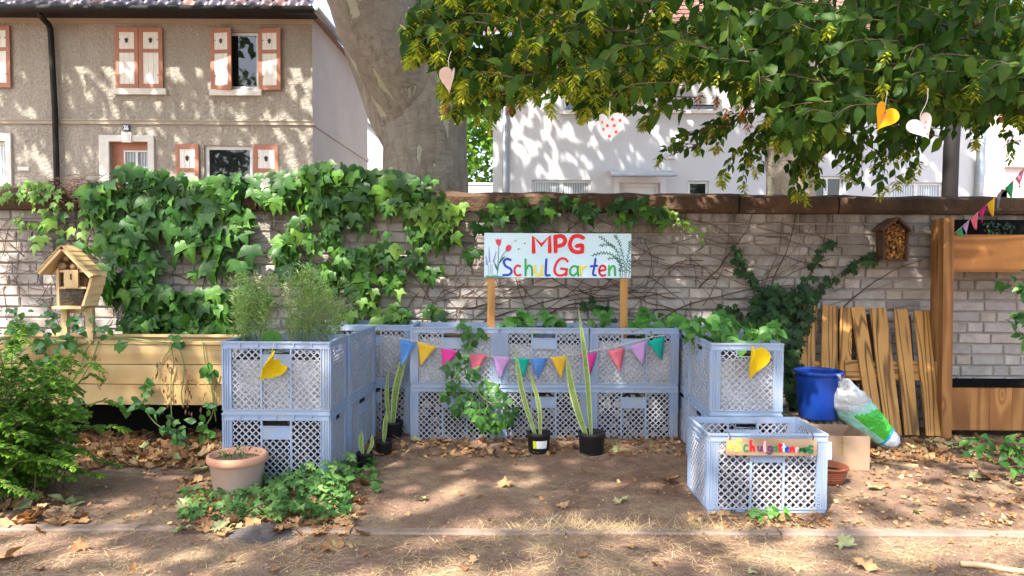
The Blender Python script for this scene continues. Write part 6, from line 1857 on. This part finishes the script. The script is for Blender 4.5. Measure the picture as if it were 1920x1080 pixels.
for (a, b_, tx, ty) in ((870, 700, 838, 690), (872, 700, 862, 668), (868, 705, 842, 728), (872, 715, 830, 748), (880, 718, 888, 700), (880, 720, 862, 762), (888, 728, 880, 775), (892, 735, 916, 722), (900, 742, 898, 790), (912, 752, 925, 800), (920, 756, 950, 750), (930, 762, 930, 812), (938, 765, 965, 775), (945, 768, 952, 795), (900, 745, 935, 735), (885, 728, 850, 775), (915, 752, 905, 805)):
    A, T = P(a, b_, random.uniform(4.9, 4.97)), P(tx, ty, random.uniform(4.86, 4.98)); compound(pd, A, T - A, (T - A).length * .8, 3, .062)
for (a, b_) in ((862, 606), (880, 626), (868, 628), (895, 622), (908, 626), (876, 612), (885, 640), (880, 650)): trifoliate(pd, P(a, b_, 5.05), .062, Vector((random.gauss(0, .3), -1, .4)))
sm_.tube(cat_rom([P(884, 600, 5.2), P(880, 625, 5.06), P(884, 655, 5.04)], 4), .003, 5)
leaves(pot_pl, HORN if False else blade(.6, .3, .3), pd, MAT['potato_leaf'], 300)
sm_.build('stems', MAT['green_stem'], pot_pl, kind='stuff')

# feathery herbs in the left crates
def feather(label, spots, Y, zb):
    r_ = thing('feathery_herb', label, 'plant', (P(spots[0][0], 600, Y).x, Y, zb))
    dst, sm2 = [], MB()
    for (bx_, tx, ty, n_st) in spots:
        for _ in range(n_st):
            Y_ = Y + random.gauss(0, .05)
            A = P(bx_ + random.gauss(0, 9), 640, Y_); A.z = zb
            T = P(tx + random.gauss(0, 17), ty + abs(random.gauss(0, 28)), Y_ + random.gauss(0, .05))
            pts = cat_rom([A, A.lerp(T, .5) + Vector((random.gauss(0, .015), 0, 0)), T], 6)
            sm2.tube(pts, [.0022 - .0014 * i_ / (len(pts) - 1) for i_ in range(len(pts))], 4, rnd=random.random())
            for i_ in range(72):
                t = random.uniform(.22, 1.0)
                p = pts[min(int(t * (len(pts) - 1)), len(pts) - 2)].lerp(pts[min(int(t * (len(pts) - 1)) + 1, len(pts) - 1)], random.random())
                a = random.uniform(0, 6.28)
                d = Vector((math.cos(a), math.sin(a), random.uniform(.2, 1.0))).normalized()
                br_ = random.uniform(.0, .032)
                dst.append(orient(p + d * br_, d + rv(.5), rv(), random.uniform(.02, .05), .42))
    bulk('foliage', BRACT, dst, MAT['feather_leaf'], r_)
    sm2.build('stems', MAT['green_stem'], r_, kind='stuff')
feather('feathery grey green herb at the left of the front left crate', [(458, 450, 515, 16), (495, 492, 508, 14)], 4.42, .72)
feather('feathery grey green herb rising highest in the left crates', [(545, 548, 500, 15), (575, 578, 494, 15), (605, 612, 520, 12)], 4.5, .72)
feather('thin feathery herb with orange buds over the sideways crate', [(625, 632, 545, 9)], 4.85, .72)
gz_ = thing('squash_leaf', 'single large green leaf showing behind the foam heart', 'plant', P(512, 640, 4.3))
MB().tube([P(515, 640, 4.35), P(512, 622, 4.28)], .003, 5).build('stalk', MAT['green_stem'], gz_)
o = ref('leaf', tmpl_mesh('leaf', ROUND, MAT['berry_leaf']), gz_, Matrix.Translation(-root_loc(gz_)) @ orient(P(512, 616, 4.27), Vector((0, -.1, -1)), Vector((.1, -1, .3)), .135, 1.0))

# vines and leaves on the planter
vpl = thing('trailing_vine', 'yellowish squash vine trailing over the wooden planter', 'plant', (P(240, 640, 4.9).x, 4.93, .3))
sm_ = MB()
for pl in ([(165, 640), (140, 655), (128, 680), (130, 715)], [(175, 638), (160, 660), (150, 690), (135, 712)], [(185, 638), (178, 660), (165, 690), (148, 718)], [(240, 634), (200, 634), (180, 638), (168, 640)], [(310, 640), (318, 655), (300, 680), (292, 710)], [(318, 640), (325, 680), (320, 720), (322, 790)], [(330, 640), (342, 670), (345, 700), (340, 740), (345, 765)], [(380, 640), (385, 680), (395, 720), (400, 770), (385, 800)], [(270, 760), (280, 780), (300, 800), (330, 810)], [(410, 700), (400, 740), (405, 790)], [(240, 634), (290, 640), (310, 642)]):
    sm_.tube(cat_rom([P(a, b_, 4.925 - .01 * random.random()) for a, b_ in pl], 5), .0042, 6)
sm_.build('stem', MAT['green_stem'], vpl, kind='stuff')
vd, vdry = [], []
for a, b_, n, r_ in ((240, 750, 6, 14), (272, 728, 8, 14), (268, 755, 8, 14), (330, 805, 14, 18), (310, 800, 8, 16), (300, 770, 5, 12), (390, 700, 6, 12), (375, 795, 6, 12), (400, 760, 5, 12), (392, 810, 4, 10), (385, 690, 5, 10), (345, 830, 6, 14), (150, 620, 6, 16), (205, 625, 5, 12), (335, 632, 6, 14), (130, 640, 10, 18), (100, 620, 12, 20), (70, 640, 12, 22), (30, 610, 14, 24), (50, 590, 8, 18), (75, 690, 8, 20), (150, 760, 8, 16), (140, 600, 5, 10), (85, 585, 5, 12), (95, 655, 10, 16), (230, 640, 5, 10), (170, 615, 4, 8)):
    for _ in range(n):
        p = P(a + random.gauss(0, r_ * .6), b_ + random.gauss(0, r_ * .6), random.uniform(4.82, 4.92))
        vd.append(orient(p, Vector((random.gauss(0, .8), -.3, random.gauss(-.4, .5))), Vector((random.gauss(0, .4), -1, .6)), random.uniform(.04, .075)))
for a, b_, n in ((185, 690, 14), (316, 690, 18), (350, 720, 16), (358, 700, 10), (300, 690, 8), (318, 750, 16), (352, 750, 12), (378, 735, 6), (185, 705, 6)):
    for _ in range(n): vdry.append(orient(P(a + random.gauss(0, 5), b_ + random.gauss(0, 16), random.uniform(4.88, 4.925)), Vector((random.gauss(0, .3), 0, -1)), rv() + Vector((0, -1, 0)), random.uniform(.025, .05), .6))
leaves(vpl, blade(.64, .3, .3), vd, MAT['potato_leaf'], 300)
bulk('dry_leaves', SMALL, vdry, MAT['dry_vine'], vpl)

# shrub at the left edge
shr = thing('leafy_shrub', 'bright green small-leaved shrub at the left edge', 'shrub', (-2.76, 3.95, 0))
sd2, sm_ = [], MB()
random.seed(21)
for i_ in range(400):
    A = Vector((-2.76 + random.gauss(0, .10), 3.95 + random.gauss(0, .15), 0))
    a = random.uniform(-2.6, .35); L = random.uniform(.35, .95)
    out = Vector((math.cos(a), math.sin(a) * .7, 0)) * random.uniform(.10, .36)
    T = A + out + Vector((0, 0, L * random.uniform(.35, 1.0)))
    if i_ % 3 == 0: T.z *= .55
    pts = cat_rom([A, A.lerp(T, .5) + Vector((0, 0, .12)), T, T + out * .35 + Vector((0, 0, -.03))], 6)
    sm_.tube(pts, [.004 - .003 * k_ / (len(pts) - 1) for k_ in range(len(pts))], 4, rnd=random.random(), cap=False)
    n = 46
    for k_ in range(n):
        t = .2 + .8 * k_ / n
        q = t * (len(pts) - 1); j = min(int(q), len(pts) - 2); p = pts[j].lerp(pts[j + 1], q - j); d = (pts[j + 1] - pts[j]).normalized()
        s_ = d.cross(Vector((0, 0, 1))).normalized()
        for sg in (-1, 1): sd2.append(orient(p, s_ * sg + d * .5 + rv(.3), Vector((0, -.3, 1)) + rv(.4), random.uniform(.026, .042)))
for (a, b_, c, d) in ((60, 690, 150, 735), (60, 740, 145, 745), (90, 770, 172, 778), (80, 800, 165, 790), (20, 640, 75, 618), (100, 720, 158, 740)):
    A, T = P(a, b_, 4.0), P(c, d, 4.15); pts = cat_rom([A, A.lerp(T, .5) + Vector((0, 0, .03)), T], 6)
    sm_.tube(pts, .0022, 4)
    for k_ in range(34):
        t = k_ / 34 * (len(pts) - 1); j = int(t); p = pts[j].lerp(pts[min(j + 1, len(pts) - 1)], t - j); dd_ = (T - A).normalized(); s_ = dd_.cross(Vector((0, -1, .4))).normalized()
        for sg in (-1, 1): sd2.append(orient(p, s_ * sg + dd_ * .6, Vector((0, -.8, 1)) + rv(.3), random.uniform(.018, .028)))
bulk('foliage', SMALL, sd2, MAT['shrub_leaf'], shr)
sm_.build('branches', MAT['twig'], shr, kind='stuff')

# ivy on the ground in front of the left crates
gi = thing('ground_ivy', 'low lobed ivy creeping round the terracotta pot and left crates', 'ivy', (G(560, 940).x, G(560, 940).y, 0))
gd, sm_ = [], MB()
def gfill(px0, px1, py0, py1, n, h, s0_, s1_):
    for _ in range(n):
        g = G(random.uniform(px0, px1), random.uniform(py0, py1)); g.z = ground_z(g.x, g.y) + random.uniform(.01, h)
        gd.append(orient(g, Vector((random.gauss(0, .7), -.8, random.gauss(-.1, .3))), Vector((random.gauss(0, .5), -.5, 1)), random.uniform(s0_, s1_)))
gfill(510, 655, 905, 985, 230, .10, .035, .058); gfill(560, 660, 895, 960, 140, .16, .04, .06); gfill(340, 470, 930, 985, 110, .07, .03, .05); gfill(430, 540, 915, 985, 120, .09, .035, .055)
gfill(640, 700, 872, 905, 45, .07, .04, .055); gfill(690, 715, 880, 925, 16, .05, .045, .06); gfill(470, 500, 880, 930, 20, .12, .03, .05); gfill(395, 420, 910, 950, 16, .1, .03, .045)
leaves(gi, HED, gd, MAT['ground_ivy'], 300)
sm_.tube(cat_rom([G(640, 930, .02), G(670, 900, .04), G(700, 890, .03), G(706, 915, .03)], 5), .002, 5).tube(cat_rom([G(560, 960, .02), G(500, 955, .02), G(420, 960, .02), G(345, 955, .02)], 5), .002, 5)
sm_.build('stems', MAT['twig'], gi, kind='stuff')

# bush reaching in at the right edge
rb2 = thing('edge_bush', 'sparse dark green bush reaching in at the right edge', 'shrub', (3.15, 4.35, 0))
rd, sm_ = [], MB()
for pl in ([(2000, 880), (1920, 850), (1860, 825), (1800, 820)], [(2000, 900), (1900, 860), (1840, 845), (1815, 848)], [(2010, 900), (1940, 880), (1890, 875)], [(2000, 800), (1930, 830), (1880, 838)], [(2000, 640), (1940, 560), (1900, 535), (1865, 528)], [(1990, 600), (1930, 590), (1885, 600)], [(2000, 560), (1945, 520), (1905, 548)], [(2000, 650), (1940, 640), (1900, 618)]):
    Yp = 4.35 + random.uniform(-.1, .1)
    pts = cat_rom([P(a, b_, Yp) for a, b_ in pl], 6)
    sm_.tube(pts, .003, 5)
    for k_ in range(15):
        t = (.25 + .75 * k_ / 15) * (len(pts) - 1); j = int(t); p = pts[j]
        rd.append(orient(p + rv(.02), Vector((random.gauss(-.3, .7), -.3, random.gauss(-.2, .6))), Vector((random.gauss(0, .4), -.8, .8)), random.uniform(.05, .085)))
base_ = Vector((3.25, 4.35, 0))
sm_.tube([base_, base_ + Vector((.02, 0, .7)), P(2000, 600, 4.35)], .008, 6)
leaves(rb2, blade(.58, .3, .3), rd, MAT['ivy_leaf'], 300)
sm_.build('branches', MAT['twig'], rb2, kind='stuff')
# leaves peeping over the upper planter box
ob = thing('box_plant', 'small dark leaves in the shadow of the upper planter box', 'plant', P(1865, 440, 5.5))
od = [orient(P(random.uniform(1845, 1900), random.uniform(414, 442), random.uniform(5.42, 5.55)), Vector((random.gauss(0, .6), -.3, -.8)), Vector((0, -1, .5)) + rv(.3), random.uniform(.02, .04)) for _ in range(60)]
bulk('foliage', SMALL, od, MAT['hedera_leaf'], ob)

# ------------------------------------------------------------------ litter, straw, heap
random.seed(33)
hp_ = thing('grit_heap', 'small heap of grey grit beside the ground ivy', 'heap', G(490, 1000))
m = MB(); c = G(492, 1000)
nr, na = 10, 32
vv_ = [(c.x, c.y, .05)]
for j in range(1, nr + 1):
    for i_ in range(na):
        a = 6.283 * i_ / na; r_ = j / nr
        x_, y_ = c.x + .19 * r_ * math.cos(a), c.y + .14 * r_ * math.sin(a)
        vv_.append((x_, y_, ground_z(x_, y_) + .05 * (1 - r_) ** 1.2 * (1 + .4 * mnoise.noise((x_ * 14, y_ * 14, 2))) - .004 * r_ + .006 * mnoise.noise((x_ * 40, y_ * 40, 0))))
ff_ = [(0, 1 + i_, 1 + (i_ + 1) % na) for i_ in range(na)]
for j in range(nr - 1):
    for i_ in range(na): ff_.append((1 + j * na + i_, 1 + (j + 1) * na + i_, 1 + (j + 1) * na + (i_ + 1) % na, 1 + j * na + (i_ + 1) % na))
m.add(vv_, ff_, 0, 0, True)
m.build('grit', MAT['grey_grit'], hp_)

pl_me = [tmpl_mesh('dry_leaf', PLANE, MAT['dry_leaf']), tmpl_mesh('dry_leaf', PLANE, MAT['wilted_leaf'])]
def leaf_mtx(px, py, size, flat=.5):
    g = G(px, py); g.z = ground_z(g.x, g.y) + .008 + size * .08
    a = random.uniform(0, 6.28)
    return orient(g, Vector((math.cos(a), math.sin(a), random.gauss(0, .25))), Vector((random.gauss(0, flat), random.gauss(-.1, flat), 1)), size)
singles = [
    ('brown leaf lying flat alone on the bare earth in the middle', 955, 911, .10, 0), ('pale brown leaf on the earth left of the front crate', 1252, 907, .095, 0),
    ('pale wilted green leaf on the earth in the middle right', 1166, 941, .08, 1), ('curled reddish leaf in the middle foreground earth', 1062, 954, .065, 0),
    ('large pale wilted leaf at the foot of the left shrub', 122, 951, .15, 1), ('folded brown leaf in the lower left corner', 24, 1046, .13, 0),
    ('large orange brown leaf below the grit heap', 612, 1025, .12, 0), ('wilted green leaf left of the terracotta pot', 362, 886, .12, 1),
    ('pale leaf at the far right on the dark soil', 1818, 899, .10, 1), ('rusty brown leaf at the far right on the dark soil', 1856, 903, .11, 0),
    ('grey green leaf right of the front crate on the dark soil', 1645, 918, .08, 1), ('grey flat leaf below the kerb at the right', 1573, 1021, .10, 1),
    ('yellow brown leaf at the bottom edge right of the middle', 1620, 1071, .09, 0), ('brown leaf by the kerb at the left', 105, 988, .10, 0),
    ('bright leaf just before the kerb at the far left', 158, 1030, .075, 0), ('wilted leaf on the earth before the left pots', 790, 938, .07, 1)]
for lab, a, b_, s_, mi in singles:
    o = ref('dry_leaf', pl_me[mi], None, leaf_mtx(a, b_, s_, .3)); tag(o, lab, 'leaf', 'dry leaves lying on the earth')
zones = [('dry brown leaf in the litter along the rear crates', (775, 1275, 836, 862), 34, .04, .07), ('dry brown leaf in the litter under the wooden planter', (170, 415, 800, 868), 60, .06, .12), ('dry brown leaf in the litter round the ground ivy', (340, 660, 940, 1003), 34, .06, .11), ('dry yellow brown leaf in the litter before the pallets and rack', (1650, 1915, 820, 850), 34, .05, .09), ('dry brown leaf in the litter under the left shrub', (0, 150, 930, 1000), 22, .07, .11), ('small dry leaf scattered on the open earth', (700, 1290, 870, 985), 16, .025, .04), ('small dry leaf scattered on the earth at the right', (1560, 1915, 850, 990), 20, .025, .045), ('small dry leaf scattered below the kerb', (20, 1900, 1015, 1078), 20, .03, .05)]
for lab, (a0_, a1_, b0_, b1_), n, s0_, s1_ in zones:
    for _ in range(n):
        o = ref('dry_leaf', pl_me[0 if random.random() < .82 else 1], None, leaf_mtx(random.uniform(a0_, a1_), random.uniform(b0_, b1_), random.uniform(s0_, s1_)))
        tag(o, lab, 'leaf', lab.replace('leaf', 'leaves'))
lit = []
for (a0_, a1_, b0_, b1_), n, s0_, s1_ in [((690, 1290, 834, 862), 300, .02, .042), ((150, 420, 795, 880), 620, .03, .08), ((0, 420, 860, 990), 300, .01, .024), ((330, 680, 900, 1005), 260, .03, .07), ((1480, 1920, 818, 870), 520, .02, .06), ((1560, 1920, 860, 990), 420, .012, .03), ((640, 1300, 860, 1000), 500, .006, .014), ((0, 1920, 1000, 1080), 800, .006, .014), ((1290, 1560, 960, 1000), 160, .015, .04)]:
    for _ in range(n): lit.append(leaf_mtx(random.uniform(a0_, a1_), random.uniform(b0_, b1_), random.uniform(s0_, s1_)))
lr = bulk('leaf_litter', PLANE, lit, MAT['dry_leaf'], None)
tag(lr, 'crumbled dry leaf litter strewn over the earth', 'leaf litter', kind='stuff')
sw = []
STRAW = (np.array([(-.012, 0, 0), (.012, 0, 0), (.009, -.5, .05), (-.009, -.5, .05), (0, -1, 0)], dtype=float), [(0, 1, 2, 3), (3, 2, 4)])
def straw(a0_, a1_, b0_, b1_, n, s0_, s1_, lift=.08):
    for _ in range(n):
        a, b_ = random.uniform(a0_, a1_), random.uniform(b0_, b1_)
        if mnoise.noise((a * .008, b_ * .02, 8)) < -.12 and random.random() < .8: continue
        g = G(a, b_); g.z = ground_z(g.x, g.y) + .004
        t = random.uniform(0, 6.28)
        sw.append(orient(g, Vector((math.cos(t), math.sin(t), random.uniform(0, lift))), Vector((random.gauss(0, .3), 0, 1)), random.uniform(s0_, s1_)))
straw(0, 1920, 1012, 1085, 5200, .03, .09); straw(0, 1920, 960, 1010, 3000, .025, .07); straw(150, 1920, 860, 965, 3400, .015, .05); straw(960, 1420, 985, 1003, 700, .04, .12, .5); straw(640, 960, 975, 1003, 300, .03, .08, .3); straw(1290, 1520, 965, 995, 500, .03, .08)
for cx_, n in ((1085, 60), (1180, 40), (1130, 30), (1280, 24), (1330, 20), (1012, 18)):
    g = G(cx_, 1000)
    for _ in range(n):
        q = g + Vector((random.gauss(0, .045), random.gauss(.02, .02), 0)); q.z = .004
        sw.append(orient(q, Vector((random.gauss(0, .8), random.gauss(0, .4), random.uniform(.3, 1))), Vector((0, -1, .2)), random.uniform(.05, .12), .7))
so = bulk('dry_straw', STRAW, sw, MAT['straw'], None)
tag(so, 'dry pale straw and needles scattered over the earth', 'straw', kind='stuff')

# crumbs of earth and small stones
cr = []
OCT = (np.array([(1, 0, 0), (0, 1, 0), (-1, 0, 0), (0, -1, 0), (0, 0, .6), (.2, .1, -.5)], dtype=float), [(0, 1, 4), (1, 2, 4), (2, 3, 4), (3, 0, 4), (1, 0, 5), (2, 1, 5), (3, 2, 5), (0, 3, 5)])
for _ in range(6500):
    a, b_ = random.uniform(0, 1920), 840 + 240 * random.random() ** .8
    if mnoise.noise((a * .006, b_ * .015, 12)) < -.05 and random.random() < .7: continue
    g = G(a, b_); g.z = ground_z(g.x, g.y) + .001
    s_ = .0022 + .006 * random.random() ** 4
    cr.append(Matrix.Translation(g) @ Euler((random.uniform(-.4, .4), random.uniform(-.4, .4), random.uniform(0, 6.28))).to_matrix().to_4x4() @ Matrix.Diagonal((s_ * random.uniform(.8, 1.5), s_, s_ * random.uniform(.7, 1.1), 1)))
crumb = plain('crumb', (.30, .20, .14), (.17, .11, .08), 9, .95, 0, None, .1, vary=.5)
co = bulk('soil_crumbs', OCT, cr, crumb, None, smooth=False)
tag(co, 'crumbs of earth and small stones lying on the ground', 'crumbs', kind='stuff')
